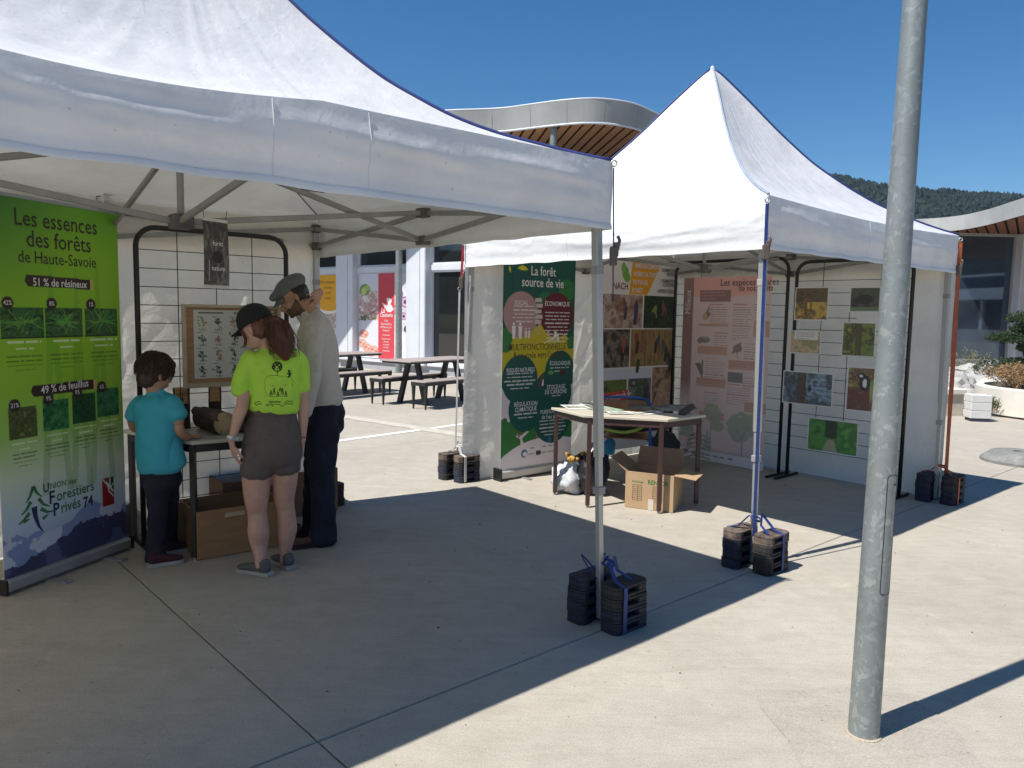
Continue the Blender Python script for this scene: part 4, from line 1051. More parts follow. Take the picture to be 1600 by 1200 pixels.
# round concrete parasol base at the far right
cb = G(1596, 722); fo = thing('parasol_base', cb, 'round grey concrete parasol base with a central hole, cut by the right edge', 'parasol base')
mb = MB(); mb.lathe([(.40, .0), (.40, .03), (.30, .11), (.10, .125), (.085, .12), (.08, .06), (.0001, .06)], cb, 40); mb.build('concrete_disc', mat('grey_cast_concrete', (.27, .27, .25), .9, col2=(.17, .17, .16), scale=14, bump=.7), fo, smooth=True, autosmooth=35)

# --- picnic sets in front of the canteen
M_steel = mat('black_powder_coat', (.018, .017, .017), .5); M_hpl = mat('brown_laminate', (.40, .33, .30), .45, var=.08, scale=5)
td = Vector((.6, .8, 0)); tn = Vector((.8, -.6, 0))
def picnic_table(E, label):
    root = thing('picnic_table', E + td * .9, label, 'picnic table', 'picnic tables in front of the canteen')
    mb = MB(); mb.fb(E, td, tn, 0, 1.8, -.36, .36, .735, .755); mb.build('table_top', M_hpl, root, bevel=.004)
    mb = MB(); mb.fb(E, td, tn, .03, 1.77, -.33, .33, .705, .735); mb.build('apron', M_steel, root)
    for s in (.42, 1.38):
        fr = MB()
        for q in (-1, 1):
            a = E + td * s + tn * (.10 * q) + ZU * .705; b_ = E + td * s + tn * (.31 * q)
            fr.box((a + b_) / 2, td * .03, tn * .045, (a - b_) / 2)
        fr.build('trestle_leg', M_steel, root)
    return root
def bench(Ec, label):
    root = thing('bench', Ec + td * .8, label, 'bench', 'benches beside the picnic tables')
    mb = MB(); mb.fb(Ec, td, tn, 0, 1.6, -.16, .16, .435, .452); mb.build('seat', M_hpl, root, bevel=.003)
    mb = MB(); mb.fb(Ec, td, tn, .0, 1.6, -.158, .158, .38, .435); mb.build('seat_frame', M_steel, root)
    for s in (.04, 1.56):
        for q in (-.135, .135):
            a = Ec + td * s + tn * q; mb = MB(); mb.tube([a, a + ZU * .38], [.014, .036], 4); mb.build('leg', M_steel, root)
    return root
E1 = V3((-1.93, 12.2)); sh = Vector((-1.85, 1.0, 0))
picnic_table(E1, 'dark-legged picnic table with brown top nearest the pointed tent')
bench(V3((-2.27, 12.38)), 'brown bench on the left side of the right-hand picnic table')
bench(V3((-1.50, 11.83)), 'brown bench nearest the pointed tent, right of the picnic table')
picnic_table(E1 + sh * 1.05, 'picnic table further left, partly hidden by the man')
bench(V3((-2.27, 12.38)) + sh, 'bench on the far side of the left-hand picnic table, behind the man')
bench(V3((-1.50, 11.83)) + sh, 'bench between the two picnic tables')
# ================================================================== DISPLAYS INSIDE THE TENTS
M_rbase = mat('silver_rollup_base', (.42, .43, .45), .35, metal=.5)
M_ink = mat('dark_brown_ink', (.035, .025, .02), .5, var=.03)
M_blk = mat('black_paint', (.012, .012, .012), .45)
M_paper = mat('white_paper', (.74, .74, .73), .6, var=.03)
M_navyink = mat('navy_ink', (.02, .035, .09), .5, var=.03); M_grnink = mat('green_ink', (.05, .19, .07), .5, var=.03)

# ---- roll-up 1: Les essences des forêts
b0, b1 = G(5, 930), G(196, 858); X = (b1 - b0).normalized(); W = (b1 - b0).length; N = X.cross(ZU)
H0, H1 = .075, 2.115; HH = H1 - H0
ban = thing('rollup_banner', (b0 + b1) / 2, 'tall green roll-up banner headed Les essences des forêts at the left edge', 'banner')
mb = MB(); mb.fb(b0, X, N, -.01, W + .01, -.04, .05, .012, .085); mb.build('base', M_rbase, ban, bevel=.015)
for q0 in (-.02, W + .01): mb = MB(); mb.fb(b0, X, N, q0, q0 + .01, -.042, .052, .008, .09); mb.build('end_cap', M_blk, ban)
for s in (.28, .75):
    mb = MB(); mb.fb(b0, X, N, W * s, W * s + .035, -.10, .17, .0, .012); mb.fb(b0, X, N, W * s - .005, W * s + .04, .15, .18, .0, .016); mb.build('swing_foot', M_rbase, ban)
mb = MB(); mb.fb(b0, X, N, 0, W, -.008, .012, H1 - .002, H1 + .022); mb.build('top_rail', M_rbase, ban, bevel=.004)
mb = MB(); mb.tube([b0 + X * W / 2 - N * .03 + ZU * .08, b0 + X * W / 2 - N * .03 + ZU * H1], .008, 8); mb.build('support_pole', M_rbase, ban)
im = Img(W, HH, .0042, (112, 170, 30)); Yn = im.Y / HH; Xn = im.X / W
n1 = fbm(im.ny, im.nx, 3, 4, 1)
gcol = pal(Yn + .05 * (n1 - .5), [(96, 158, 40), (128, 182, 28), (132, 184, 26), (136, 186, 32), (140, 186, 50), (150, 190, 90), (205, 216, 190), (190, 205, 222), (120, 140, 190)])
im.a = gcol
corner = np.clip(1 - np.hypot(Xn * 1.0, Yn * 2.1) * 1.5, 0, 1)[..., None]; im.a = im.a * (1 - corner * .75) + s2l((20, 92, 48)) * corner * .75
for k, (cx, w) in enumerate(((.42, .30), (.62, .22), (.80, .28))):
    im.mask((np.abs(Xn - cx) < (Yn - .12) * w * .6) & (np.abs(Xn - cx) > (Yn - .12) * w * .6 - .05) & (Yn > .15) & (Yn < .8), (86, 150, 28), .35)
# mountains at the foot
rid = .895 - .035 * Xn + .018 * (fbm(im.ny, im.nx, 7, 5, 5)[0:1, :] - .5) * 3
im.a = im.a * 1.10; im.mask(Yn > rid, (138, 156, 200)); sn = fbm(im.ny, im.nx, 14, 5, 6); im.mask((Yn > rid) & (sn > .52), (214, 220, 234), .85)
rid2 = .955 - .05 * Xn + .02 * (fbm(im.ny, im.nx, 16, 5, 8)[0:1, :] - .5) * 3; im.mask(Yn > rid2, (66, 68, 104)); im.mask((Yn > rid2) & (sn > .60), (108, 112, 152), .6)
def px(u): return u / 170 * W
def py(v): return v / 603 * HH     # design rows measured on the banner
leafc = [(10, 22, 14), (22, 60, 28), (60, 110, 50), (24, 70, 44), (120, 170, 110)]
for k, (x, w) in enumerate(((9, 52), (63, 50), (117, 48))):
    im.patch(px(x), py(170), px(x + w), py(218), leafc, 9, 20 + k, asp=.8)
    r = random.Random(k)
    for q in range(26):
        cx, cy = x + w * (.5 + .1 * r.gauss(0, 1)), 194; a = r.uniform(0, 6.28); L_ = r.uniform(8, 24)
        x1, y1 = min(max(cx + math.cos(a) * L_, x + 1), x + w - 1), min(max(cy + math.sin(a) * L_, 171), 217)
        im.line([(px(cx), py(cy)), (px(x1), py(y1))], .006, (70 + r.randint(0, 50), 130 + r.randint(0, 50), 60), .8)
    im.ell(px(x + 9), py(164), px(7), px(7), (52, 30, 26))
    im.mask((im.X >= px(x - 1)) & (im.X <= px(x + w)) & (np.abs(im.Y - py(219)) < .003), (30, 40, 20))
for k, x in enumerate((13, 55, 94, 130)):
    y0 = 330 - k * 5
    im.patch(px(x), py(y0), px(x + 34), py(y0 + 50), [leafc, [(14, 44, 26), (40, 110, 60), (90, 150, 90)], [(14, 30, 18), (30, 90, 50), (40, 30, 26)], [(12, 40, 30), (40, 110, 70), (70, 140, 90)]][k] if k else [(22, 26, 14), (90, 100, 40), (50, 60, 30), (150, 150, 80)], 9, 40 + k)
    im.ell(px(x + 8), py(y0 - 4), px(7), px(7), (52, 30, 26))
    fake_lines(im, px(x + 2), px(x + 34), py(y0 + 57), 2, .03, .014, (222, 235, 190), k, True); fake_lines(im, px(x + 1), px(x + 34), py(y0 + 74), 4, .022, .011, (60, 90, 20), k + 9, True, .7)
for k, x in enumerate((9, 63, 117)):
    fake_lines(im, px(x + 6), px(x + 48), py(224), 2, .036, .017, (222, 235, 190), k, True); fake_lines(im, px(x + 4), px(x + 50), py(248), 4, .024, .011, (60, 90, 20), k + 5, True, .7)
for y0, L0, R0_, dy in ((118, 42, 130, 0), (297, 44, 130, -4)):
    im.poly([(px(L0), py(y0)), (px(R0_), py(y0 + 3 + dy)), (px(R0_), py(y0 + 20 + dy)), (px(L0 + 1), py(y0 + 19)), (px(L0 - 3), py(y0 + 10))], (56, 34, 26)); im.rect(px(R0_ - 4), py(y0 + 3 + dy), px(R0_), py(y0 + 20 + dy), (200, 170, 110))
# red emblem with white branches
im.rect(px(134), py(478), px(152), py(530), (160, 28, 34)); im.rect(px(143), py(478), px(152), py(503), (20, 60, 44))
for P in ([(135, 480), (142, 492), (151, 506)], [(142, 492), (144, 504), (150, 514)], [(146, 480), (146, 496), (140, 486)], [(150, 492), (146, 500)]): im.line([(px(a), py(b)) for a, b in P], .008, (235, 235, 230))
O = b0 + ZU * H1 + N * .014
pan = im.sheet('printed_panel', O, X, ZU, ban)
bk = MB(); bk.fb(b0, X, N, 0.001, W - .001, .0105, .0125, H0, H1 - .002); bk.build('panel_backing', M_paper, ban)
def T(s_, u, v, size, m, sx=.82, bold=.006, align='CENTER', tilt=0, par=pan, O_=None, X_=None, W_=None):
    Xr = X * math.cos(tilt) + ZU * math.sin(tilt); Zr = ZU * math.cos(tilt) - X * math.sin(tilt)
    return text(s_, size, m, O + X * px(u) - ZU * py(v) + N * .0018, Xr, Zr, par, sx=sx, bold=bold, align=align)
T("Les essences", 84, 30, .128, M_ink); T("des forêts", 86, 62, .128, M_ink); T("de Haute-Savoie", 84, 91, .094, M_ink, bold=.002)
T("51 % de résineux", 85, 130, .062, M_wink, bold=.012); T("49 % de feuillus", 86, 304, .062, M_wink, bold=.012, tilt=.05)
for x, s_ in ((18, "42%"), (72, "8%"), (126, "1%")): T(s_, x, 164, .036, M_wink)
for k, (x, s_) in enumerate(((21, "21%"), (63, "9%"), (102, "9%"), (138, "6%"))): T(s_, x, 326 - 5 * k, .036, M_wink)
T("U", 55, 470, .070, M_navyink, bold=.02); T("NION des", 60, 469, .050, M_grnink, bold=.005, align='LEFT')
T("F", 62, 489, .105, M_navyink, bold=.02); T("orestiers", 68, 489, .088, M_grnink, bold=.012, align='LEFT', tilt=.03)
T("P", 67, 511, .105, M_navyink, bold=.02); T("rivés", 73, 511, .088, M_grnink, bold=.012, align='LEFT', tilt=.03); T("74", 104, 513, .090, M_navyink, bold=.02, align='LEFT', tilt=.03)
# fir emblem
em = MB()
def strk(P, w0, w1):
    n = len(P); A = []; B = []
    for i, (a, b) in enumerate(P):
        p = O + X * px(a - 5) - ZU * py(b) + N * .002; q = P[min(i + 1, n - 1)]; r2 = P[max(i - 1, 0)]
        t = (X * px(q[0] - r2[0]) - ZU * py(q[1] - r2[1])).normalized(); nn_ = t.cross(N); w = w0 + (w1 - w0) * i / (n - 1); A.append(p + nn_ * w); B.append(p - nn_ * w)
    em.add(A + B, [(i, i + 1, n + i + 1, n + i) for i in range(n - 1)])
for P in ([(44, 462), (39, 478), (34, 486)], [(44, 462), (48, 474), (54, 482)], [(40, 486), (34, 498), (28, 504)], [(50, 484), (56, 496), (64, 502)], [(38, 504), (30, 514), (24, 518)], [(52, 502), (60, 510), (70, 512)], [(30, 516), (38, 514)], [(54, 520), (62, 514)]): strk(P, .011, .003)
em.build('fir_emblem', M_grnink, pan)
em = MB(); strk([(44, 496), (45, 512), (49, 530), (54, 541)], .018, .002); em.build('pencil_emblem', M_navyink, pan)

# ---- grid panels (black tube frame, wire grid)
M_wire = mat('black_wire', (.015, .015, .015), .5)
def grid_panel(A, B, top, label, foot=True, hs=None, vs_=None, z0=.30, n_back=None):
    X = (B - A).normalized(); W = (B - A).length; N = X.cross(ZU)
    root = thing('grid_panel', (A + B) / 2, label, 'display grid', 'black wire display panels')
    r = .12; P = [A + ZU * .02, A + ZU * (top - r)]
    for k in range(1, 7): t = k / 6 * math.pi / 2; P.append(A + X * (r - r * math.cos(t)) + ZU * (top - r + r * math.sin(t)))
    for k in range(0, 7): t = k / 6 * math.pi / 2; P.append(B - X * (r - r * math.sin(t)) + ZU * (top - r + r * math.cos(t)))
    P.append(B + ZU * .02)
    mb = MB(); mb.tube(P, .0165, 12); mb.build('frame', M_blk, root, smooth=True)
    hs = hs or [z0 + i * .115 for i in range(int((top - .12 - z0) / .115) + 1)]
    for z in hs:
        mb = MB(); mb.tube([A + X * .014 + ZU * z, B - X * .014 + ZU * z], .0028, 5); mb.build('wire', M_wire, root)
    for i in range(1, 4):
        x = W * i / 4; a = z0 if i != 2 else z0 + .115; b = top - .01 if i != 2 else top - .125 * 2
        mb = MB(); mb.tube([A + X * x + ZU * a, A + X * x + ZU * b], .0032, 5); mb.build('wire', M_wire, root)
    for Q in (A, B):
        mb = MB(); mb.tube([Q - N * .20 + ZU * .015, Q + N * .22 + ZU * .015], .014, 8); mb.build('foot', M_blk, root, smooth=True)
    return root, X, N
o_ = d1 * -.35
gA1 = BR + e1 * 1.41 + o_; gB1 = BR + e1 * .43 + o_
grid_panel(gA1, gB1, 2.05, 'black wire display panel behind the three people, holding the framed leaf poster')
# hanging black and white poster under the mast
hp = at(316, 339, 3.62); X = (at(354, 350, 3.75) - hp).normalized(); X.z = 0; X.normalize(); Wp = .15
im = Img(Wp, .335, .004, (70, 66, 64)); im.patch(0, 0, Wp, .335, [(30, 28, 28), (80, 76, 74), (48, 45, 45), (120, 114, 110), (40, 38, 38)], 5, 60, asp=5)
im.rect(0, 0, Wp, .012, (205, 203, 198)); im.rect(0, .323, Wp, .335, (195, 192, 188)); im.rect(.03, .20, .034, .30, (170, 168, 164)); im.ell(.08, .185, .03, .03, (28, 24, 24))
N = X.cross(ZU)
o = im.sheet('hanging_poster', hp, X, ZU, None, bendf=lambda x, y: .006 * np.sin(3 * y) + .005 * x * y, m=print_mat()); tag(o, 'small grey photo poster hanging from the tent frame above the table', 'poster')
for i, t in enumerate(("forêt", "nature")): text(t, .034, M_wink, hp + X * .078 - ZU * (.12 + .12 * i) + N * .014, X, ZU, o, sx=.9)
mb = MB(); mb.tube([hp + X * .01 + ZU * .0, hp + X * .0 + ZU * .07], .002, 4); mb.tube([hp + X * .14, hp + X * .15 + ZU * .045], .002, 4); mb.build('hanging_string', M_wire, o)
# folded white sheet clipped at the rear joint, and printed label on the far valance
q = at(128, 283, 4.95); X = (at(188, 288, 4.75) - q); X.z = 0; X.normalize()
mb = MB(); mb.fb(q, X, X.cross(ZU), 0, .24, 0, .002, -.03, .0); mb.fb(q + ZU * -.03, X, X.cross(ZU), .02, .25, .01, .012, -.16, 0)
o = mb.build('care_sheet', M_paper); tag(o, 'white printed sheet hanging from the tent joint above the green banner', 'paper sheet')
for k in range(7):
    l_ = MB(); l_.fb(q + ZU * (-.075 - .012 * k), X, X.cross(ZU), .04, .22 - .03 * (k % 3), .013, .0135, -.0022, .0022); l_.build('print_line', M_ink, o)

# ---- framed leaf poster
X = -e1; N = X.cross(ZU); fo_ = d1 * -.40
c0 = BR + e1 * 1.16 + fo_; Wc = .66; z0, z1 = 1.03, 1.575
M_pinew = mat('pine_board', (.46, .27, .14), .6, col2=(.36, .19, .09), scale=6, stretch=(1, 1, 8))
M_pale = mat('pale_frame_wood', (.50, .42, .30), .6, var=.15, scale=9)
cork = thing('framed_poster', c0 + X * .33 + ZU * z0, 'wooden framed chart of leaf drawings standing behind the woman in the black cap', 'framed chart')
mb = MB(); mb.fb(c0, X, N, 0, Wc, -.012, .0, z0, z1); mb.build('board', M_pinew, cork)
for a, b, q0, q1, nm in ((0, .022, z0, z1, 's'), (Wc - .022, Wc, z0, z1, 's'), (.022, Wc - .022, z1 - .02, z1, 't'), (.022, Wc - .022, z0, z0 + .03, 'b')):
    mb = MB(); mb.fb(c0, X, N, a, b, 0.0005, .016, q0, q1); mb.build('frame_strip', M_pale, cork, bevel=.002)
im = Img(.545, .45, .0042, (206, 208, 204)); im.rect(.03, .015, .19, .022, (60, 66, 60)); im.rect(.26, .012, .42, .026, (150, 140, 110)); im.rect(.46, .015, .59, .022, (60, 66, 60))
for r_5 in range(4):
    for c_5 in range(5):
        x = .02 + c_5 * .104; y = .045 + r_5 * .102
        fake_lines(im, x, x + .07, y, 1, .01, .007, (80, 84, 80), r_5 * 5 + c_5)
        rr = random.Random(r_5 * 7 + c_5 * 3); colr = rr.choice([(70, 88, 62), (58, 70, 58), (92, 98, 66), (150, 138, 80), (160, 120, 90), (60, 76, 66)])
        im.line([(x + .035, y + .02), (x + .04, y + .085)], .004, colr)
        for q in range(11): im.ell(x + .036 + rr.gauss(0, .013), y + .042 + rr.gauss(0, .016), rr.uniform(.005, .011), rr.uniform(.004, .009), colr, .85)
        for q in range(4): im.ell(x + .02 + .012 * q, y + .085, .003, .006, colr)
ps = im.sheet('leaf_chart', c0 + X * .070 + ZU * (z1 - .035) + N * .003, X, ZU, cork)

# ---- trapezoid tables
M_lam = mat('cream_laminate', (.56, .51, .41), .4, var=.05, scale=9)
M_lam2 = mat('grey_cream_laminate', (.50, .49, .42), .4, var=.05, scale=9)
M_brown = mat('brown_steel', (.060, .030, .026), .45, var=.2)
def trap_table(P4, label, m_top, m_leg, h=.75, feet=None):
    c = sum(P4, Vector()) / 4; c.z = 0; root = thing('trapezoid_table', c, label, 'table', 'trapezoid school tables')
    mb = MB(); pl_ = [(p.x, p.y) for p in P4]; mb.prism(pl_, (0, 0, h - .022), (1, 0, 0), (0, 1, 0), ZU, .022); mb.build('table_top', m_top, root, bevel=.003)
    ins = [p + (c - V3(p)).normalized() * .055 for p in P4]
    for i in range(4):
        mb = MB(); mb.bar(Vector((*ins[i].xy, h - .05)), Vector((*ins[(i + 1) % 4].xy, h - .05)), .022, .052); mb.build('rail', m_leg, root, bevel=.003)
    for p in ins:
        mb = MB(); mb.fb(V3(p), Vector((1, 0, 0)), Vector((0, 1, 0)), -.017, .017, -.017, .017, .02, h - .024); lg = mb.build('leg', m_leg, root, bevel=.003)
        mb = MB(); mb.lathe([(.010, .004), (.012, .02)], V3(p), 8); mb.lathe([(.016, .0), (.014, .006)], V3(p), 10); mb.build('glide', M_alud, lg)
    return root
T1 = [V3(p) for p in ((-1.92, 4.43), (-1.39, 4.81), (-2.50, 5.47), (-2.54, 4.81))]
trap_table(T1, 'dark-legged table carrying the logs, at which the child stands', M_lam2, M_blk)
T2_ = [V3(p) for p in ((.575, 5.90), (1.215, 5.73), (1.59, 6.04), (.339, 6.358))]
trap_table(T2_, 'brown-legged table covered with leaflets under the pointed tent', M_lam, M_brown, h=.757)

# ---- leaflets on table 2
LD = [(900, 640, .21, .30, .2, (232, 232, 228), 'white leaflet with grey photo at the left end of the leaflet table'), (925, 636, .21, .15, -.3, (225, 222, 216), 'small pale leaflet at the far left of the leaflet table'),
      (945, 645, .20, .28, .5, (150, 176, 150), 'green and white leaflet just right of the tent leg'), (968, 650, .20, .14, .1, (236, 236, 232), 'white folded flyer near the front edge of the table'),
      (1000, 641, .21, .30, -.2, (118, 128, 110), 'dark green brochure in the middle of the table'), (1012, 650, .21, .15, .6, (240, 240, 238), 'white card in front of the green brochure'),
      (1048, 644, .21, .30, .2, (120, 140, 165), 'blue grey brochure toward the right end of the table'), (1064, 641, .25, .30, -.1, (96, 112, 138), 'slate blue folder at the right end of the table')]
for i, (u, v, w, h_, rot, col, lb) in enumerate(LD):
    c = G(u, v - 4, .7575); X = Vector((math.cos(rot), math.sin(rot), 0)); Y = Vector((-X.y, X.x, 0))
    c.z = .7585 + .0022 * (i % 4)
    im = Img(w, h_, .006, col); im.patch(w * .08, h_ * .35, w * .9, h_ * .75, [(60, 80, 50), (120, 140, 100), (180, 180, 165), (90, 90, 80)], 4, 70 + i); fake_lines(im, w * .1, w * .85, h_ * .08, 3, .03, .012, (70, 70, 70), i)
    nx_, ny_ = X, Y
    o = im.sheet('leaflet', c - X * w / 2 + Y * h_ / 2, X, Y, None, bendf=lambda x, y, i=i: -.0 + .006 * (x - .2) ** 2 * (i % 3) + .0012)
    tag(o, lb, 'leaflet', 'leaflets spread on the table')
    mb = MB(); mb.fb(c, X, Y, -w / 2 + .002, w / 2 - .002, -h_ / 2 + .002, h_ / 2 - .002, .0, .0009); mb.build('back_page', M_paper, o)
c = G(1074, 640, .787); dv = (G(1096, 629, .807) - c).normalized(); dv = Vector((dv.x, dv.y, .1)).normalized()
mb = MB(); mb.tube([c - dv * .16, c + dv * .12], .028, 20); o = mb.build('rolled_poster', M_blk if 0 else mat('dark_roll', (.06, .05, .045), .6), None, smooth=True, autosmooth=40); tag(o, 'dark rolled-up poster lying at the right end of the leaflet table', 'rolled poster')
e_ = c + dv * .121; x_ = dv.cross(ZU).normalized(); y_ = x_.cross(dv)
mb = MB(); mb.prism([(math.cos(a) * .026, math.sin(a) * .026) for a in np.linspace(0, 6.283, 17)[:-1]], e_, x_, y_, dv, .002); pe = mb.build('roll_end', M_paper, o)
mb = MB(); mb.tube([e_ + dv * .003 + (x_ * math.cos(a) + y_ * math.sin(a)) * (.004 + .0028 * a / 1) for a in np.linspace(0, 6.5, 24)], .0012, 4); mb.build('paper_spiral', M_brown, pe)

# ---- banner 2: La forêt source de vie
b0, b1 = G(780, 751), G(899, 731); X = (b1 - b0).normalized(); W = .92; N = X.cross(ZU)
H1 = 2.09; H0 = .10; HH = H1 - H0
ban2 = thing('rollup_banner', b0 + X * W / 2, 'dark green roll-up banner La forêt source de vie in the pointed tent', 'banner')
mb = MB(); mb.fb(b0, X, N, -.01, W + .01, -.05, .04, .012, .09); mb.build('base', mat('pale_rollup_base', (.55, .54, .52), .4, metal=.3), ban2, bevel=.012)
mb = MB(); mb.fb(b0, X, N, -.03, -.01, -.06, .06, .0, .12); mb.build('end_cap', M_blk, ban2, bevel=.006)
for s in (.25, .75): mb = MB(); mb.fb(b0, X, N, W * s, W * s + .04, -.10, .16, .0, .012); mb.build('swing_foot', M_rbase, ban2)
mb = MB(); mb.fb(b0, X, N, 0, W, -.012, .008, H1, H1 + .02); mb.build('top_rail', M_rbase, ban2)
# lean the panel: slight
im = Img(W, HH, .0048, (6, 78, 70))
def px(u): return u / 116 * W
def py(v): return v / 318 * HH
g0 = (14, 84, 74)
im.a[:] = s2l(g0)
n1 = fbm(im.ny, im.nx, 8, 5, 31); n2 = fbm(im.ny, im.nx, 22, 4, 33)
# olive crown edges
im.mask(im.Y > py(196), (226, 212, 214))
im.mask(((im.X - px(57)) / px(66)) ** 2 + ((im.Y - py(156)) / py(52)) ** 2 < 1 + .35 * (n2 - .5), (196, 180, 34))
for x, y, r2 in ((8, 262, 17), (32, 252, 13), (92, 250, 20), (104, 272, 12), (8, 290, 12), (58, 266, 17), (44, 276, 9), (18, 284, 12), (112, 268, 9), (70, 272, 7), (6, 120, 10), (4, 132, 9), (112, 130, 8)):
    im.mask(((im.X - px(x)) / px(r2)) ** 2 + ((im.Y - py(y)) / px(r2)) ** 2 < 1 + 1.1 * (n2 - .5), (52, 122, 60))
im.line([(px(28), py(240)), (px(28), py(288))], .012, (120, 50, 46)); im.line([(px(28), py(272)), (px(42), py(256))], .008, (120, 50, 46)); im.line([(px(28), py(270)), (px(18), py(258))], .008, (120, 50, 46))
im.rect(px(55), py(258), px(61), py(284), (150, 108, 92))
im.mask(((im.X - px(75)) / px(92)) ** 2 + ((im.Y - py(338)) / py(62)) ** 2 < 1, (232, 222, 224)); im.rect(0, py(306), W, HH, (232, 222, 224))
# green leafy blob right top, leaves
im.mask(((im.X - px(102)) / px(14)) ** 2 + ((im.Y - py(48)) / px(13)) ** 2 < 1 + 1.0 * (n2 - .5), (44, 118, 66)); im.mask(((im.X - px(66)) / px(10)) ** 2 + ((im.Y - py(62)) / px(9)) ** 2 < 1 + 1.0 * (n2 - .5), (36, 112, 66))
im.poly([(px(18), py(0)), (px(24), py(0)), (px(22), py(8)), (px(17), py(11)), (px(16), py(5))], (206, 200, 50)); im.poly([(px(21), py(19)), (px(28), py(14)), (px(34), py(16)), (px(38), py(21)), (px(28), py(22))], (206, 200, 50)); im.poly([(px(8), py(16)), (px(11), py(19)), (px(11), py(27)), (px(8), py(22))], (206, 200, 50)); im.line([(px(12), py(22)), (px(16), py(50))], .007, (40, 50, 60))
im.ell(px(28), py(87), px(27), px(27), (178, 140, 138)); im.ell(px(86), py(87), px(28), px(27), (98, 28, 40))
im.ell(px(28), py(184), px(28), px(29), g0); im.ell(px(93), py(176), px(25), px(27), g0); im.ell(px(38), py(230), px(27), px(27), g0); im.ell(px(82), py(208), px(32), px(30), g0); im.ell(px(82), py(250), px(30), px(29), g0); im.ell(px(57), py(210), px(12), px(14), g0)
for k, y in enumerate((62, 70, 79, 87, 95)): im.rect(px(50 + (k % 2) * 2), py(y), px(60 + (k % 2) * 2), py(y + 6), (206, 190, 186))
im.rect(px(55), py(101), px(57.5), py(118), (200, 170, 160))
for x in (17, 27): im.ell(px(x), py(101), px(1.7), px(1.7), (240, 230, 230)); im.poly([(px(x - 3), py(104)), (px(x + 3), py(104)), (px(x + 2), py(123)), (px(x - 2), py(123))], (240, 230, 230))
for x in (36, 41): im.ell(px(x), py(108), px(1.2), px(1.2), (235, 215, 215)); im.poly([(px(x - 2), py(111)), (px(x + 2), py(111)), (px(x + 1.4), py(122)), (px(x - 1.4), py(122))], (235, 215, 215))
im.poly([(px(82), py(116)), (px(90), py(115)), (px(90), py(126)), (px(86), py(128)), (px(88), py(120)), (px(84), py(121)), (px(78), py(127))], (245, 238, 238)); im.line([(px(66), py(130)), (px(86), py(120))], .008, (245, 238, 238)); im.ell(px(84), py(114), px(2), px(2), (245, 238, 238))
im.ell(px(94), py(125), px(2), px(2.4), (220, 120, 50)); im.rect(px(70), py(112), px(74), py(114), (235, 225, 225))
for a in ((14, 52, 68, 5, 1), (66, 108, 76, 9, 2), (4, 52, 168, 5, 3), (74, 112, 162, 2, 4), (18, 58, 230, 2, 5), (60, 106, 244, 5, 6), (72, 104, 206, 1, 7)):
    fake_lines(im, px(a[0]), px(a[1]), py(a[2] + 6), a[3], py(5.6), .018, (224, 222, 218), a[4], True)
im.rect(px(62), py(186), px(66), py(196), (230, 225, 220)); im.poly([(px(58), py(196)), (px(64), py(176)), (px(66), py(180)), (px(62), py(200))], (120, 70, 60)); im.poly([(px(20), py(182)), (px(24), py(190)), (px(28), py(192)), (px(26), py(188))], (110, 160, 70)); im.ell(px(78), py(184 - 8), px(5), px(2.4), (110, 160, 80)); im.ell(px(98), py(176), px(6), px(3), (90, 30, 40))
im.rect(px(56), py(296), px(64), py(303), (60, 60, 64)); im.ell(px(37), py(298), px(5), px(5), (60, 110, 150)); im.ell(px(38), py(299), px(3.4), px(3), (232, 222, 224)); im.ell(px(78), py(281), px(3), px(4), (60, 110, 160))
for x in (46, 66, 76, 84): im.rect(px(x), py(290), px(x + 6), py(291.5), (110, 110, 115)); im.rect(px(x - 2), py(299), px(x + 7), py(300.5), (140, 140, 145))
O = b0 + ZU * H1 + N * .012
pan = im.sheet('printed_panel', O, X, ZU, ban2)
bk = MB(); bk.fb(b0, X, N, 0.001, W - .001, .0085, .0105, H0 - .02, H1); bk.build('panel_backing', M_paper, ban2)
M_brnink = mat('brown_ink2', (.10, .06, .02), .5, var=.03)
def T(s_, u, v, size, m, sx=.80, bold=.010, tilt=0, align='CENTER'):
    Xr = X * math.cos(tilt) + ZU * math.sin(tilt); Zr = ZU * math.cos(tilt) - X * math.sin(tilt)
    return text(s_, size, m, O + X * px(u) - ZU * py(v) + N * .0018, Xr, Zr, pan, sx=sx, bold=bold, align=align)
T("La forêt", 62, 22, .125, M_wink); T("source de vie", 62, 39, .125, M_wink)
T("SOCIAL", 28, 70, .062, M_wink); T("ÉCONOMIQUE", 86, 70, .062, M_wink); T("MULTIFONCTIONNELLE", 56, 136, .088, M_brnink, sx=.78, bold=.004); T("& tournée vers l'avenir", 57, 148, .088, M_brnink, sx=.78, bold=.004)
T("RISQUES NATURELS", 29, 170, .056, M_wink, sx=.70); T("ÉCOLOGIQUE", 93, 162, .055, M_wink); T("STOCKAGE", 87, 199, .060, M_wink); T("DE CARBONE", 87, 206.5, .060, M_wink)
T("RÉGULATION", 38, 222, .060, M_wink); T("CLIMATIQUE", 38, 230, .060, M_wink); T("PURIFICATION", 80, 237, .056, M_wink); T("de l'eau potable", 82, 245, .056, M_wink)

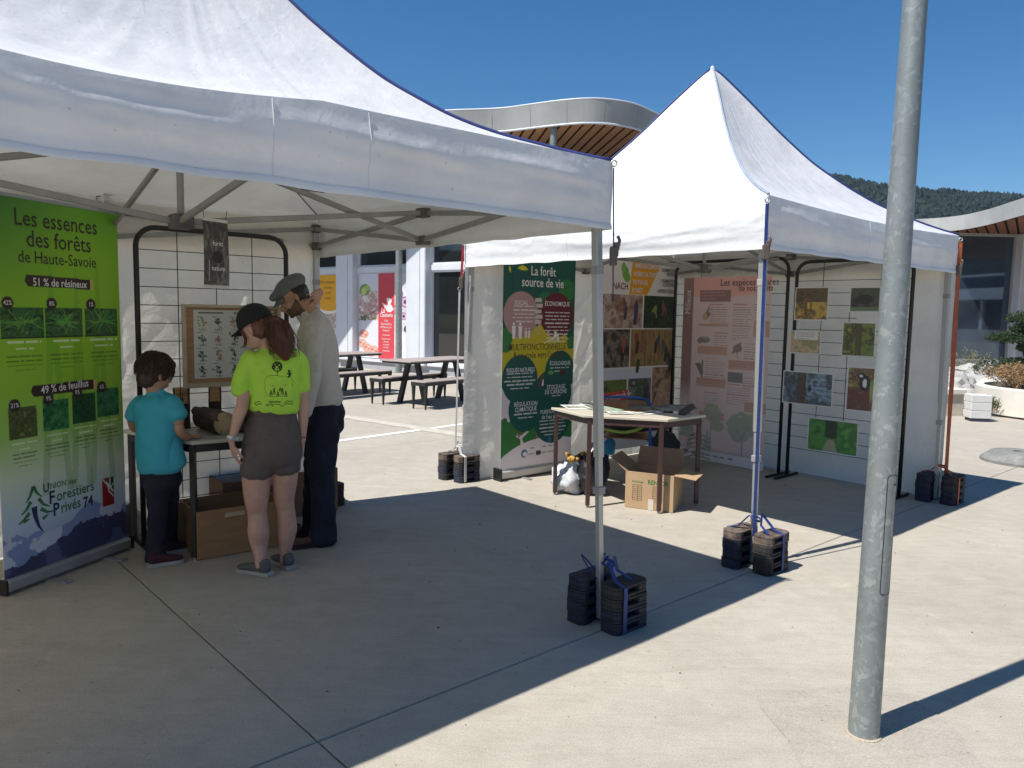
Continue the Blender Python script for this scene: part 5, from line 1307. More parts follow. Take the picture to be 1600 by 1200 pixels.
# ---- school banner on the rear-left wall
O0 = B2 - g2 * 0; X = g2; N = X.cross(ZU)
s0, s1 = 1.58, 2.88; Wb = s1 - s0; zt_, zb_ = 2.15, .12; HH = zt_ - zb_
O = L2 + g2 * s0 - ZU * 0 + N * .17; O.z = zt_
sch = thing('wall_banner', (O.x + X.x * Wb / 2, O.y + X.y * Wb / 2, zb_), 'white banner covered with forestry photos and the words formation initiale', 'banner')
im = Img(Wb, HH, .0062, (222, 218, 212))
def px(u): return (u - 925) / 132 * Wb
def py(v): return (v - 404) / 290 * HH
im.poly([(px(976), py(405)), (px(1028), py(405)), (px(1003), py(457)), (px(972), py(457))], (226, 160, 36))
im.ell(px(965), py(425), px(930), .07, (110, 160, 70)); im.ell(px(968), py(432), .05, .05, (110, 165, 70)); im.ell(px(962), py(418), .035, .06, (130, 175, 80)); im.rect(px(925), py(404), px(957), py(440), (222, 218, 212)); 
def ph(x0, y0, x1, y1, cols, seed, base=6, asp=1): im.patch(px(x0), py(y0), px(x1), py(y1), cols, base, seed, asp=asp)
ph(925, 458, 996, 508, [(120, 84, 70), (150, 120, 104), (190, 175, 165), (96, 70, 60)], 81); ph(998, 458, 1056, 508, [(18, 30, 18), (44, 66, 36), (20, 36, 22), (84, 92, 60)], 82)
ph(925, 510, 976, 568, [(26, 34, 24), (60, 54, 44), (130, 120, 104), (34, 44, 30)], 83); ph(978, 510, 1056, 568, [(150, 116, 76), (128, 92, 62), (160, 136, 84), (110, 80, 56)], 84, 3, 5)
ph(925, 570, 974, 640, [(60, 84, 36), (110, 130, 60), (50, 66, 34), (140, 150, 90)], 85); ph(976, 570, 1015, 640, [(70, 84, 66), (120, 130, 112), (50, 60, 44), (160, 160, 150)], 86); ph(1017, 570, 1056, 640, [(150, 112, 84), (112, 80, 60), (186, 150, 120), (70, 50, 40)], 87)
im.rect(px(925), py(570), px(1015), py(586), (205, 208, 214))
ph(925, 642, 1056, 672, [(40, 34, 44), (96, 40, 70), (50, 40, 36), (130, 100, 90)], 88)
def person_fig(x, y, s, shirt, legs, bend=0):
    shirt = tuple(int(.6 * c_ + .4 * 84) for c_ in shirt); legs = tuple(int(.7 * c_ + .3 * 70) for c_ in legs)
    im.ell(px(x + bend * 6 * s), py(y - 8 * s), .016 * s, .02 * s, (110, 70, 55)); im.line([(px(x), py(y + 2 * s)), (px(x + bend * 5 * s), py(y - 5 * s))], .05 * s, shirt); im.line([(px(x), py(y + 3 * s)), (px(x - 1 * s), py(y + 14 * s))], .04 * s, legs); im.line([(px(x + bend * 4 * s), py(y - 3 * s)), (px(x + bend * 7 * s), py(y + 7 * s))], .018 * s, shirt)
person_fig(968, 476, 1.2, (130, 84, 80), (70, 60, 60), -.5); person_fig(985, 480, 1.4, (54, 62, 110), (50, 54, 90)); person_fig(1014, 482, 1.1, (160, 190, 70), (40, 40, 40), .9); person_fig(1036, 480, 1.1, (196, 60, 66), (60, 50, 60), -.6)
person_fig(966, 535, 1.4, (215, 90, 74), (30, 26, 26)); person_fig(990, 528, 1.2, (150, 70, 56), (60, 40, 40), -.4); person_fig(992, 556, 1.3, (184, 170, 70), (60, 50, 40), .6); person_fig(1022, 530, 1.1, (60, 70, 90), (40, 40, 40), .8); person_fig(1040, 540, 1.3, (96, 84, 80), (40, 36, 40), -.8); person_fig(1048, 558, 1.3, (40, 38, 46), (30, 28, 30), -.6)
im.poly([(px(985), py(625)), (px(995), py(585)), (px(1004), py(625))], (70, 96, 70)); person_fig(1006, 612, 1.7, (70, 56, 70), (40, 36, 44), .3)
for k in range(9): im.line([(px(1020 + k * 3), py(632)), (px(1034 + k * 3.4), py(592))], .018, (196, 160, 128)); im.line([(px(1022 + k * 3), py(632)), (px(1036 + k * 3.4), py(594))], .006, (84, 58, 44))
for k in range(22): im.ell(px(1036 + rnd.uniform(-6, 16)), py(612 + rnd.uniform(-6, 22)), .018, .016, (200, 164, 134))
im.poly([(px(924), py(606)), (px(978), py(603)), (px(978), py(618)), (px(924), py(621))], (214, 78, 52))
pan = im.sheet('printed_panel', O, X, ZU, sch, off=.004, bendf=lambda x, y: .006 * np.sin(5 * x + 3 * y))
bk = MB(); bk.fb(V3(O) , X, N, .002, Wb - .002, -.008, -.006, zb_, zt_); bk.build('panel_backing', M_paper, sch)
for g_i, t in enumerate(("AMÉNAGEMENT", "AGRICULTURE", "PAYSAGE", "FORÊT")): text(t, .070, M_wink, O + X * px(979 - g_i * .9) - ZU * py(413.5 + 12.5 * g_i) + N * .013, X, ZU, pan, sx=.85, bold=.012, align='LEFT')
for y, t in ((417, "FORMATION"), (423, "INITIALE"), (434, "FORMATION"), (440, "CONTINUE"), (450, "APPRENTISSAGE")): text(t, .054, M_ink, O + X * px(1051) - ZU * py(y) + N * .013, X, ZU, pan, sx=.78, bold=.012, align='RIGHT')
text("POISY-ANNACH"[-4:], .10, mat('wine_ink', (.22, .04, .05), .5), O + X * px(970) - ZU * py(446) + N * .013, X, ZU, pan, sx=.85, bold=.012, align='RIGHT')
text("www.annach.fr", .115, M_wink, O + X * px(952) - ZU * py(611.5) + N * .013, (X + ZU * .05).normalized(), ZU, pan, sx=.8, bold=.01)

# ---- two grid panels along the rear-right wall
oB = g2 * -.3; dr_ = -d2
def BP(s, z=0, o=.3): p = B2 - g2 * o + dr_ * s; p.z = z; return p
X = dr_; N = X.cross(ZU)
grid_panel(BP(.28), BP(1.62), 2.14, 'black wire display panel behind the pink species poster')
grid_panel(BP(1.71), BP(3.02 - .25), 2.09, 'black wire display panel hung with small nature photos at the right of the pointed tent')
# species poster
s0, s1, zt_, zb_ = .42, 1.47, 1.97, .0; Wb = s1 - s0; HH = zt_ - zb_ - .02
O = BP(s0, zt_, .335); pos = thing('species_poster', BP((s0 + s1) / 2, .02, .335), 'tall pink poster Les espèces phares hung on the wire panel', 'poster')
im = Img(Wb, HH, .0055, (222, 196, 196))
def px(u): return (u - 1066) / 128 * Wb
def py(v): return (v - 438) / 288 * HH
im.rect(px(1066), 0, Wb, HH, (224, 196, 194)); im.a[:] = im.a[:] * (1 - .0)
top = (im.Y < py(462) - .0 + .05 * np.sin(im.X / Wb * 3 + .4)); im.mask(top, (232, 158, 148))
g_ = np.clip((py(640) - im.Y) / py(120 + 438), 0, 1)[..., None]
M = ((im.X < px(1082)) & (im.Y < py(650))); A = s2l((112, 34, 36)) * np.minimum(1, g_ * 3) + s2l((222, 190, 188)) * (1 - np.minimum(1, g_ * 3)); im.a = np.where(M[..., None], A, im.a)
im.rect(px(1092), py(458), px(1138), py(476), (120, 32, 36)); fake_lines(im, px(1094), px(1135), py(461), 3, .032, .014, (214, 170, 165), 1)
for a in ((1108, 1137, 484, 9, 1), (1142, 1168, 484, 15, 2), (1116, 1137, 528, 7, 3), (1160, 1178, 543, 8, 4), (1104, 1136, 568, 10, 5), (1160, 1180, 594, 4, 6), (1138, 1178, 606, 8, 7), (1104, 1132, 622, 9, 8), (1172, 1190, 484, 3, 12)):
    fake_lines(im, px(a[0]), px(a[1]), py(a[2]), a[3], .0235, .0105, (96, 70, 74), a[4], False, .75); im.rect(px(a[0]), py(a[2] - 5), px(a[0] + 20), py(a[2] - 3.6), (176, 70, 60), .8)
for x0, y0, x1, y1 in ((1091, 510, 1136, 514), (1091, 545, 1136, 558), (1139, 564, 1182, 578), (1091, 595, 1136, 609), (1172, 503, 1194, 528), (1164, 626, 1194, 641), (1097, 648, 1136, 660)):
    im.rect(px(x0), py(y0), px(x1), py(y1), (196, 138, 116)); fake_lines(im, px(x0 + 2), px(x1 - 2), py(y0 + 2), max(1, int((y1 - y0) / 3.6)), .0225, .01, (150, 84, 66), int(x0 + y0), False, .7)
# animals
im.poly([(px(1100), py(497)), (px(1108), py(480)), (px(1106), py(492)), (px(1110), py(494)), (px(1103), py(504)), (px(1098), py(500))], (64, 50, 40)); im.ell(px(1101), py(499), .03, .04, (190, 150, 90))
im.ell(px(1101), py(535), .075, .035, (88, 82, 78)); im.ell(px(1094), py(537), .03, .03, (70, 62, 58)); im.ell(px(1104), py(532), .04, .015, (140, 134, 130))
im.poly([(px(1088), py(573)), (px(1097), py(572)), (px(1102), py(586)), (px(1099), py(594)), (px(1092), py(580))], (34, 30, 30)); im.line([(px(1100), py(568)), (px(1100), py(594))], .02, (96, 88, 84))
im.ell(px(1151), py(546), .055, .04, (120, 92, 80)); im.poly([(px(1142), py(555)), (px(1150), py(540)), (px(1156), py(536)), (px(1155), py(550))], (110, 82, 70)); im.line([(px(1150), py(552)), (px(1152), py(561))], .008, (110, 80, 70))
im.patch(px(1139), py(583), px(1160), py(598), [(40, 38, 42), (84, 82, 86), (30, 28, 32)], 7, 91); im.poly([(px(1178), py(478)), (px(1181), py(478)), (px(1180), py(494)), (px(1176), py(490))], (120, 120, 128))
# trees at the foot
for x, y, s in ((1080, 650, 1.2), (1112, 690, 1.0), (1084, 700, .9), (1100, 680, .6)):
    for k in range(4): im.poly([(px(x - (5 + 2.2 * k) * s), py(y + (8 + 9 * k) * s)), (px(x), py(y - 18 * s + 9 * k * s)), (px(x + (5 + 2.2 * k) * s), py(y + (8 + 9 * k) * s))], (130, 156, 128), .8)
    im.line([(px(x), py(y + 20 * s)), (px(x), py(y + 44 * s))], .012, (150, 130, 120))
nn2 = fbm(im.ny, im.nx, 26, 4, 92)
for x, y, rx, ry in ((1160, 665, 18, 22), (1118, 648, 14, 14), (1126, 668, 9, 9), (1170, 655, 16, 14)): im.mask(((im.X - px(x)) / px(1066 + rx)) ** 2 + ((im.Y - py(y)) / py(438 + ry)) ** 2 < 1 + 1.2 * (nn2 - .55), (136, 160, 122), .85)
im.line([(px(1163), py(712)), (px(1163), py(680)), (px(1172), py(662))], .016, (150, 130, 118)); im.line([(px(1163), py(684)), (px(1153), py(668))], .012, (150, 130, 118)); im.line([(px(1116), py(705)), (px(1117), py(655))], .012, (150, 130, 118))
im.rect(0, py(710), Wb, HH, (228, 226, 232)); im.rect(0, py(706), Wb, py(711), (160, 160, 150), .5); im.rect(px(1074), py(713), px(1083), py(720), (40, 52, 120)); im.rect(px(1088), py(715), px(1097), py(719), (60, 60, 90)); 
for x in (1102, 1110, 1122, 1132, 1144): im.rect(px(x), py(716), px(x + 7), py(718), (90, 90, 100))
im.a = im.a * .74 + .26 * s2l((232, 224, 220))
pan = im.sheet('printed_panel', O, X, ZU, pos)
bk = MB(); bk.fb(V3(O), X, N, .002, Wb - .002, -.006, -.003, .022, zt_ - .002); bk.build('panel_backing', M_paper, pos)
text("Les espèces phares", .100, M_ink, O + X * (Wb - .045) - ZU * py(448) + N * .002, X, ZU, pan, sx=.82, bold=.002, align='RIGHT') if 0 else text("Les espèces phares", .098, M_ink, O + X * px(1122) - ZU * py(447) + N * .002, X, ZU, pan, sx=.88, bold=.002, align='LEFT')
text("de nos forêts", .080, M_ink, O + X * px(1149) - ZU * py(456) + N * .002, X, ZU, pan, sx=.9, bold=.002, align='LEFT')
text("Milieux", .10, M_wink, O + X * px(1074) - ZU * py(476) + N * .002, ZU, -X, pan, sx=.9)
# small photos clipped to the second panel
def BQ(s, z): return BP(s, z, .33)
PH = [(1.72, 1.85, 2.05, 1.54, [(110, 84, 44), (190, 150, 70), (70, 50, 34), (214, 180, 96)], 101, 'photo of a deer in tall golden grass, top left of the wire panel'),
      (2.25, 1.845, 2.52, 1.62, [(20, 22, 20), (44, 48, 44), (70, 74, 66), (28, 34, 30)], 102, 'dark photo of a wild boar, top right of the wire panel beside the lamp post'),
      (1.69, 1.44, 2.00, 1.22, [(170, 110, 110), (120, 130, 80), (190, 150, 130), (90, 110, 60)], 103, 'photo with a white caption card across its upper half'),
      (2.20, 1.53, 2.50, 1.22, [(60, 70, 26), (110, 116, 50), (50, 40, 26), (140, 140, 70)], 104, 'photo of sunlit olive green undergrowth'),
      (1.64, 1.05, 2.14, .735, [(90, 110, 150), (60, 54, 56), (130, 150, 180), (70, 60, 56)], 105, 'wide bluish photo of a tree trunk and bare branches'),
      (2.27, 1.13, 2.53, .73, [(150, 150, 60), (130, 134, 70), (96, 50, 48), (160, 150, 80)], 106, 'upright photo of a woodpecker on a red-brown trunk'),
      (1.92, .625, 2.40, .31, [(30, 70, 20), (70, 130, 44), (40, 96, 30), (100, 150, 70)], 107, 'green photo of a path through the trees, lowest on the panel')]
for s0, za, s1, zb2, cols, seed, lb in PH:
    w, h_ = s1 - s0, za - zb2; im = Img(w, h_, .006, (215, 212, 205)); im.patch(.008, .008, w - .008, h_ - .008, cols, 5, seed)
    if seed == 101: im.patch(.008, .008, w - .008, h_ * .45, [(60, 46, 30), (90, 70, 44), (50, 40, 28)], 5, 121); im.poly([(w * .3, h_ * .45), (w * .36, h_ * .38), (w * .4, h_ * .5), (w * .4, h_ * .85), (w * .3, h_ * .85)], (110, 66, 34)); im.ell(w * .33, h_ * .4, .018, .024, (120, 76, 44))
    if seed == 102: im.ell(w * .5, h_ * .5, w * .3, h_ * .2, (22, 20, 22)); im.ell(w * .25, h_ * .55, w * .12, h_ * .14, (30, 26, 28)); im.rect(.008, h_ * .8, w - .008, h_ - .008, (90, 104, 84))
    if seed == 103: im.rect(w * .15, .0, w * .9, h_ * .38, (226, 214, 214)); fake_lines(im, w * .2, w * .85, h_ * .06, 4, .02, .009, (120, 100, 100), 2)
    if seed == 105: im.patch(w * .3, .008, w * .48, h_ - .008, [(50, 40, 34), (80, 64, 54), (40, 32, 28)], 8, 122); [im.line([(w * .5, h_ * (.2 + .1 * k)), (w * .95, h_ * (.1 + .15 * k))], .005, (50, 44, 46)) for k in range(5)]; im.ell(w * .55, h_ * .5, .018, .03, (24, 22, 24))
    if seed == 104: im.patch(w * .42, .008, w * .6, h_ - .008, [(44, 36, 26), (80, 70, 40), (36, 30, 22)], 8, 126)
    if seed == 106: im.patch(.008, h_ * .45, w * .8, h_ - .008, [(110, 60, 56), (84, 44, 42), (130, 80, 70)], 9, 123); im.ell(w * .62, h_ * .35, .05, .075, (24, 24, 28)); im.ell(w * .5, h_ * .2, .035, .03, (30, 30, 34)); im.ell(w * .48, h_ * .2, .015, .012, (225, 222, 215)); im.ell(w * .62, h_ * .36, .02, .04, (225, 222, 218)); im.line([(w * .38, h_ * .19), (w * .25, h_ * .22)], .01, (40, 36, 34))
    if seed == 107: im.patch(w * .36, .008, w * .6, h_ * .55, [(16, 34, 14), (30, 50, 24), (20, 30, 16)], 6, 124); im.poly([(w * .42, h_ * .6), (w * .54, h_ * .6), (w * .62, h_ * .98), (w * .3, h_ * .98)], (146, 140, 120)); im.ell(w * .5, h_ * .5, .01, .03, (14, 20, 12))
    im.a = np.clip(im.a * np.array([1.25, 1.42, 1.25]) + .05, 0, .8)
    o = im.sheet('pinned_photo', BQ(s0, za), dr_, ZU, None, bendf=lambda x, y: .003 * (1 + np.sin(3 * x + 2 * y))); tag(o, lb, 'photo', 'nature photos pinned to the wire panel')
    mb = MB(); mb.fb(BQ(s0, 0), dr_, N, .002, w - .002, -.004, -.002, zb2 + .002, za - .002); mb.build('card_backing', M_paper, o)
mb = MB(); mb.fb(BQ(2.32, 0), dr_, N, 0, .2, 0, .002, 1.545, 1.575); o = mb.build('caption_strip', M_paper); tag(o, 'narrow white caption strip above the undergrowth photo', 'caption')

# ---- blue school chair behind the leaflet table
M_bt = mat('blue_tube', (.02, .085, .30), .4, var=.1); M_ply = mat('brown_plywood', (.34, .17, .08), .5, col2=(.26, .12, .055), scale=4, stretch=(1, 8, 1))
cq = V3(at(979, 640, 6.75)); chx = Vector((.96, -.28, 0)).normalized(); chy = Vector((-chx.y, chx.x, 0)) * 1
ch = thing('school_chair', cq, 'blue tubular school chair with brown plywood back behind the leaflet table', 'chair')
bk_ = chy * -.16
def cp_(x, y, z): return cq + chx * x + chy * y + ZU * z
# chair faces away from the viewer: backrest nearest us
fr = [cp_(-.23, -.02, 0), cp_(-.23, -.1, .42), cp_(-.23, -.14, .74), cp_(-.20, -.145, .80), cp_(-.14, -.15, .825), cp_(.14, -.15, .825), cp_(.20, -.145, .80), cp_(.23, -.14, .74), cp_(.23, -.1, .42), cp_(.23, -.02, 0)]
mb = MB(); mb.tube(catm(fr, 4), .0125, 10); mb.build('back_frame', M_bt, ch, smooth=True)
for q0 in (-.21, .21): mb = MB(); mb.tube([cp_(q0, .34, 0), cp_(q0, .30, .42), cp_(q0, -.06, .44)], .0125, 10); mb.build('front_leg', M_bt, ch, smooth=True)
mb = MB(); mb.grid(lambda u, v: cp_(-.21 + .42 * u, -.152 - .02 * math.sin(math.pi * u), .60 + .205 * v), 14, 4); o = mb.build('backrest', M_ply, ch, smooth=True); md = o.modifiers.new('t', 'SOLIDIFY'); md.thickness = .012
mb = MB(); mb.grid(lambda u, v: cp_(-.20 + .40 * u, -.08 + .40 * v, .452 + .008 * (1 - math.cos(2 * math.pi * v))), 8, 8); o = mb.build('seat', M_ply, ch, smooth=True); md = o.modifiers.new('t', 'SOLIDIFY'); md.thickness = .012
# bag on the chair seat
def lump(c, rx, ry, rz, seed, amp=.18, sub=4, ang=0):
    bm = bmesh.new(); bmesh.ops.create_icosphere(bm, subdivisions=sub, radius=1); mb = MB(); R = Matrix.Rotation(ang, 3, 'Z')
    for v in bm.verts:
        n_ = amp * (mnoise.noise(v.co * 1.3 + Vector((seed, 0, 0))) + .5 * mnoise.noise(v.co * 3.4 + Vector((0, seed, 0))) - .35 * abs(mnoise.noise(v.co * 5 + Vector((seed, seed, 0)))))
        p = v.co * (1 + n_); p = R @ Vector((p.x * rx, p.y * ry, max(p.z, -.72) * rz)); v.co = p
    mb.add([v.co + Vector(c) for v in bm.verts], [tuple(v.index for v in f.verts) for f in bm.faces]); bm.free(); return mb
c = cp_(0, .02, .585); bag = thing('backpack', c - ZU * .10, 'black backpack with a lime green edge lying on the blue chair', 'bag')
lump(c, .19, .14, .11, 3).build('body', mat('black_nylon', (.012, .012, .014), .55, bump=.3), bag, smooth=True)
mb = MB(); mb.tube(catm([c + chx * -.18 - chy * .13 - ZU * .06, c - chy * .16 - ZU * .075, c + chx * .15 - chy * .13 - ZU * .03, c + chx * .19 - chy * .08 + ZU * .03], 5), .014, 8); mb.build('green_trim', mat('lime_trim', (.30, .45, .06), .5), bag, smooth=True)
c = V3(at(1062, 672, 6.9)) + ZU * .5
# ---- cardboard box RENFOR
M_card = mat('cardboard', (.44, .30, .17), .8, var=.06, scale=5, bump=.1, bscale=30); M_cardi = mat('cardboard_inside', (.33, .22, .14), .85, var=.08)
b0, b1 = G(976, 792), G(1051, 802); X = (b1 - b0).normalized(); Wc = (b1 - b0).length; Nn = X.cross(ZU); Bk = -Nn
bx = thing('cardboard_box', (b0 + b1) / 2 + Bk * .14, 'open cardboard carton printed RENFOR beneath the leaflet table', 'box'); hz = .30; D = .32; t = .005
for nm, a0, a1_, c0_, c1_ in (('side_panel', 0, Wc, 0, t), ('side_panel', 0, Wc, D - t, D), ('side_panel', 0, t, t, D - t), ('side_panel', Wc - t, Wc, t, D - t)):
    mb = MB(); mb.fb(b0, X, Bk, a0, a1_, c0_, c1_, .003, hz); mb.build(nm, M_card, bx)
mb = MB(); mb.fb(b0, X, Bk, t, Wc - t, t, D - t, .003, .01); mb.build('bottom_panel', M_cardi, bx)
def flap(P, dirv, L_, m=M_cardi, bend=0):
    mb = MB(); n_ = (P[1] - P[0]).cross(dirv).normalized() * .002; q = [P[0], P[1], P[1] + dirv * L_ + (P[0] - P[1]).normalized() * .01, P[0] + dirv * L_ + (P[1] - P[0]).normalized() * .01]
    mb.add([a + n_ for a in q] + [a - n_ for a in q], [(0, 1, 2, 3), (7, 6, 5, 4), (0, 4, 5, 1), (1, 5, 6, 2), (2, 6, 7, 3), (3, 7, 4, 0)]); return mb.build('flap', m, bx)
top = ZU * hz
flap((b0 + top + Bk * D, b0 + X * Wc + top + Bk * D), (ZU + Bk * .25).normalized(), .16)
flap((b0 + top, b0 + top + Bk * D), (ZU * .75 - X).normalized(), .17); flap((b0 + X * Wc + top, b0 + X * Wc + top + Bk * D), (X - ZU * .12).normalized(), .17, M_card)
mb = MB(); mb.fb(b0 + top, X, Bk, .0, .0, 0, 0, 0, 0)
O = b0 + Nn * .001
text("RENFOR", .052, mat('green_stamp', (.04, .17, .04), .6), O + X * (Wc * .68) + ZU * .225, X, ZU, bx, sx=.85, bold=.02); text("Emballage", .026, MATS['green_stamp'], O + X * (Wc * .26) + ZU * .222, X, ZU, bx, sx=.9)
for x0 in (.06, .22):
    mb = MB()
    for r5 in range(9): mb.fb(O, X, Nn, Wc * (x0 / .38), Wc * (x0 / .38) + .075, 0, .0005, .07 + r5 * .0155, .0715 + r5 * .0155)
    for xx in (0, .042, .075): mb.fb(O, X, Nn, Wc * (x0 / .38) + xx, Wc * (x0 / .38) + xx + .0015, 0.0006, .001, .07, .1955)
    mb.build('printed_table', M_ink, bx)
mb = MB(); mb.fb(O, X, Nn, Wc * .49, Wc * .49 + .045, .001, .0018, .003, .09); mb.build('tape', mat('pale_tape', (.62, .56, .48), .4), bx)

# ---- bags by the table
c = V3(at(905, 752, 6.42)); c.z = 0
bg = thing('carrier_bag', c, 'crumpled white and black plastic bag with tan gloves on top, left under the leaflet table', 'bag')
mW = mat('white_plastic', (.52, .54, .56), .3, var=.1, scale=6, bump=.5, bscale=12); mK = mat('black_plastic', (.014, .014, .016), .3, bump=.6, bscale=14)
lump(c + Vector((-.08, .02, .115)), .15, .13, .16, 11, .42).build('white_half', mW, bg, smooth=True)
lump(c + Vector((.10, -.02, .14)), .15, .14, .19, 12, .32).build('black_half', mK, bg, smooth=True)
lump(c + Vector((.0, .0, .035)), .21, .16, .05, 14, .3).build('green_print', mat('lime_print', (.45, .60, .12), .4), bg, smooth=True) if 0 else None
gl = thing('work_gloves', c + ZU * .28, 'tan and black work gloves heaped on the carrier bag', 'gloves'); mG = mat('tan_leather', (.50, .29, .07), .8, var=.3, scale=25, bump=.4)
for k in range(9):
    r = random.Random(k); p = c + Vector((r.uniform(-.10, .04), r.uniform(-.07, .03), .27 + .05 * r.random())); v = Vector((r.uniform(-1, 1), r.uniform(-.5, .5), r.uniform(.1, 1.1))).normalized()
    mb = MB(); mb.tube(catm([p, p + v * .04, p + v * .07 + Vector((.02, 0, -.01))], 4), [.022, .024, .024, .022, .02, .02, .018, .016, .010], 8); mb.build('finger', mG if k % 3 else mK, gl, smooth=True)
lump(c + Vector((.06, .02, .30)), .07, .06, .05, 15, .4).build('cuff', mK, gl, smooth=True)
q = at(932, 733, 6.75); q.z = 0
o = lump(q + ZU * .16, .12, .1, .2, 21, .3).build('storage_bag', mK, None, smooth=True); tag(o, 'small black bag half hidden behind the nearest tent leg', 'bag')
q = at(952, 707, 6.9); mb = lump(V3(q) + ZU * .32, .06, .05, .09, 22, .3); o = mb.build('blue_pouch', mat('cyan_fabric', (.05, .30, .52), .6), None, smooth=True); tag(o, 'light blue pouch just visible beside the tent leg', 'pouch')
# storage box and bundle behind the table
q = V3(at(1040, 700, 7.35)); o = lump(q + ZU * .18, .14, .12, .24, 24, .25).build('rucksack', MATS['black_nylon'], None, smooth=True); tag(o, 'black rucksack on the ground behind the leaflet table', 'bag')
q = V3(at(1088, 700, 7.6))
for k in range(6):
    mb = MB(); pts = [q + Vector((-.14 + .02 * k, .02 * k, .1 + .045 * k)), q + Vector((0, .0, .13 + .045 * k)), q + Vector((.14, -.02, .09 + .045 * k))]; mb.tube(catm(pts, 5), .018, 8, flat=.5)
    o = mb.build('folded_sheet', mat('beige_canvas', (.40, .36, .30), .8), None, smooth=True) if k == 0 else None
    if k == 0: fold_root = o; tag(o, 'folded beige canvas lying behind the right legs of the leaflet table', 'canvas')
    else: mb.build('fold', MATS['beige_canvas'], fold_root, smooth=True)

# ---- under table 1: wooden crates and boxes
M_crate = mat('crate_plywood', (.36, .21, .10), .65, col2=(.28, .15, .065), scale=5, stretch=(1, 1, 5)); M_crd = mat('dark_crate', (.17, .10, .06), .7)
def crate(A, X, W, D, Hh, label, m, handle=True, name='wooden_crate'):
    Nn = X.cross(ZU); Bk = -Nn; r0 = thing(name, A + X * W / 2 + Bk * D / 2, label, 'crate', 'open crates under the log table'); t = .012
    for a0, a1_, c0_, c1_ in ((0, W, 0, t), (0, W, D - t, D), (0, t, t, D - t), (W - t, W, t, D - t)):
        mb = MB(); mb.fb(A, X, Bk, a0, a1_, c0_, c1_, .004, Hh); mb.build('side_board', m, r0, bevel=.002)
    mb = MB(); mb.fb(A, X, Bk, t, W - t, t, D - t, .004, .016); mb.build('bottom_board', m, r0)
    if handle: mb = MB(); mb.fb(A, X, Nn, W * .30, W * .52, .0008, .006, Hh - .055, Hh - .028); mb.build('label_holder', M_pale, r0, bevel=.002)
    return r0
A = G(309, 877); Xc = (G(402, 860) - A).normalized()
crate(A, Xc, .56, .40, .305, 'light plywood crate with a small label holder, in front under the log table', M_crate)
A2 = A + Xc * .30 - Xc.cross(ZU) * .46; crate(A2, Xc, .42, .36, .36, 'darker crate behind the light plywood crate', M_crd, False)
A3 = V3(G(440, 812)); crate(A3, Xc, .45, .36, .34, 'brown crate half hidden between the woman and the man', M_crate if 0 else mat('brown_crate', (.24, .13, .07), .7), False)
A4 = G(262, 862); 
mb = MB(); mb.fb(A4, Vector((.95, .3, 0)).normalized(), Vector((-.3, .95, 0)).normalized(), -.02, .16, .05, .07, .004, .30); o = mb.build('leaning_board', M_crate); tag(o, 'plywood board leaning behind the child’s legs', 'board')
A5 = G(192, 850); Xd = (G(240, 818) - A5).normalized()
crate(A5, Xd, .42, .3, .24, 'black crate behind the left legs of the log table', M_blk, False)

# ---- logs on table 1
M_bk = mat('log_bark', (.085, .05, .04), .95, col2=(.035, .022, .02), scale=11, bump=1.0, bscale=26)
def cutmat(name, c1_, c2_):
    m = bpy.data.materials.new(name); m.use_nodes = True; N = m.node_tree.nodes; L = m.node_tree.links; b = N['Principled BSDF']; b.inputs['Roughness'].default_value = .7
    tc = N.new('ShaderNodeTexCoord'); w = N.new('ShaderNodeTexWave'); w.wave_type = 'RINGS'; w.rings_direction = 'SPHERICAL'; w.inputs['Scale'].default_value = 26; w.inputs['Distortion'].default_value = 2.5; w.inputs['Detail'].default_value = 3
    L.new(tc.outputs['Object'], w.inputs['Vector']); r = N.new('ShaderNodeValToRGB'); r.color_ramp.elements[0].color = (*c2_, 1); r.color_ramp.elements[1].color = (*c1_, 1); L.new(w.outputs['Fac'], r.inputs[0]); L.new(r.outputs[0], b.inputs['Base Color']); return m
M_cut = cutmat('sawn_wood', (.50, .31, .16), (.42, .24, .11)); M_cut2 = cutmat('sawn_wood_pale', (.52, .40, .25), (.42, .30, .17))
def log_piece(A, B, r, label, bevelcut=None, seed=0, mc=None, group='logs displayed on the table'):
    A, B = Vector(A), Vector(B); t = (B - A).normalized(); L_ = (B - A).length; x = t.orthogonal().normalized(); y = t.cross(x); n = 28; m = 14
    mb = MB()
    def surf(u, v):
        a = 2 * math.pi * u; k = r * (1 + .07 * mnoise.noise(Vector((math.cos(a) * 1.2, math.sin(a) * 1.2, v * 2 + seed))) + .035 * mnoise.noise(Vector((math.cos(a) * 5, math.sin(a) * 5, v * 9 + seed))))
        return A + t * (L_ * v) + (x * math.cos(a) + y * math.sin(a)) * k
    mb.grid(surf, n, m); lg = mb.build('log', M_bk, None, smooth=True, origin=A); tag(lg, label, 'log', group)
    for v, s in ((0, -1), (1, 1)):
        cpt = A + t * (L_ * v + s * .001); ring = [surf(i / n, v) for i in range(n)]; ring = [cpt + (p - cpt) * .93 + t * s * .001 for p in ring]
        me_ = MB(); me_.add([cpt] + ring + [surf(i / n, v) for i in range(n)], [(0, 1 + i, 1 + (i + 1) % n) for i in range(n)] + [(1 + i, 1 + n + i, 1 + n + (i + 1) % n, 1 + (i + 1) % n) for i in range(n)])
        o = me_.build('cut_face', mc or M_cut, lg)
        # rings centred on the face
    return lg
zt = .751
def TB(u, v, z): return G(u, v, z)
p = G(338, 676, zt); 
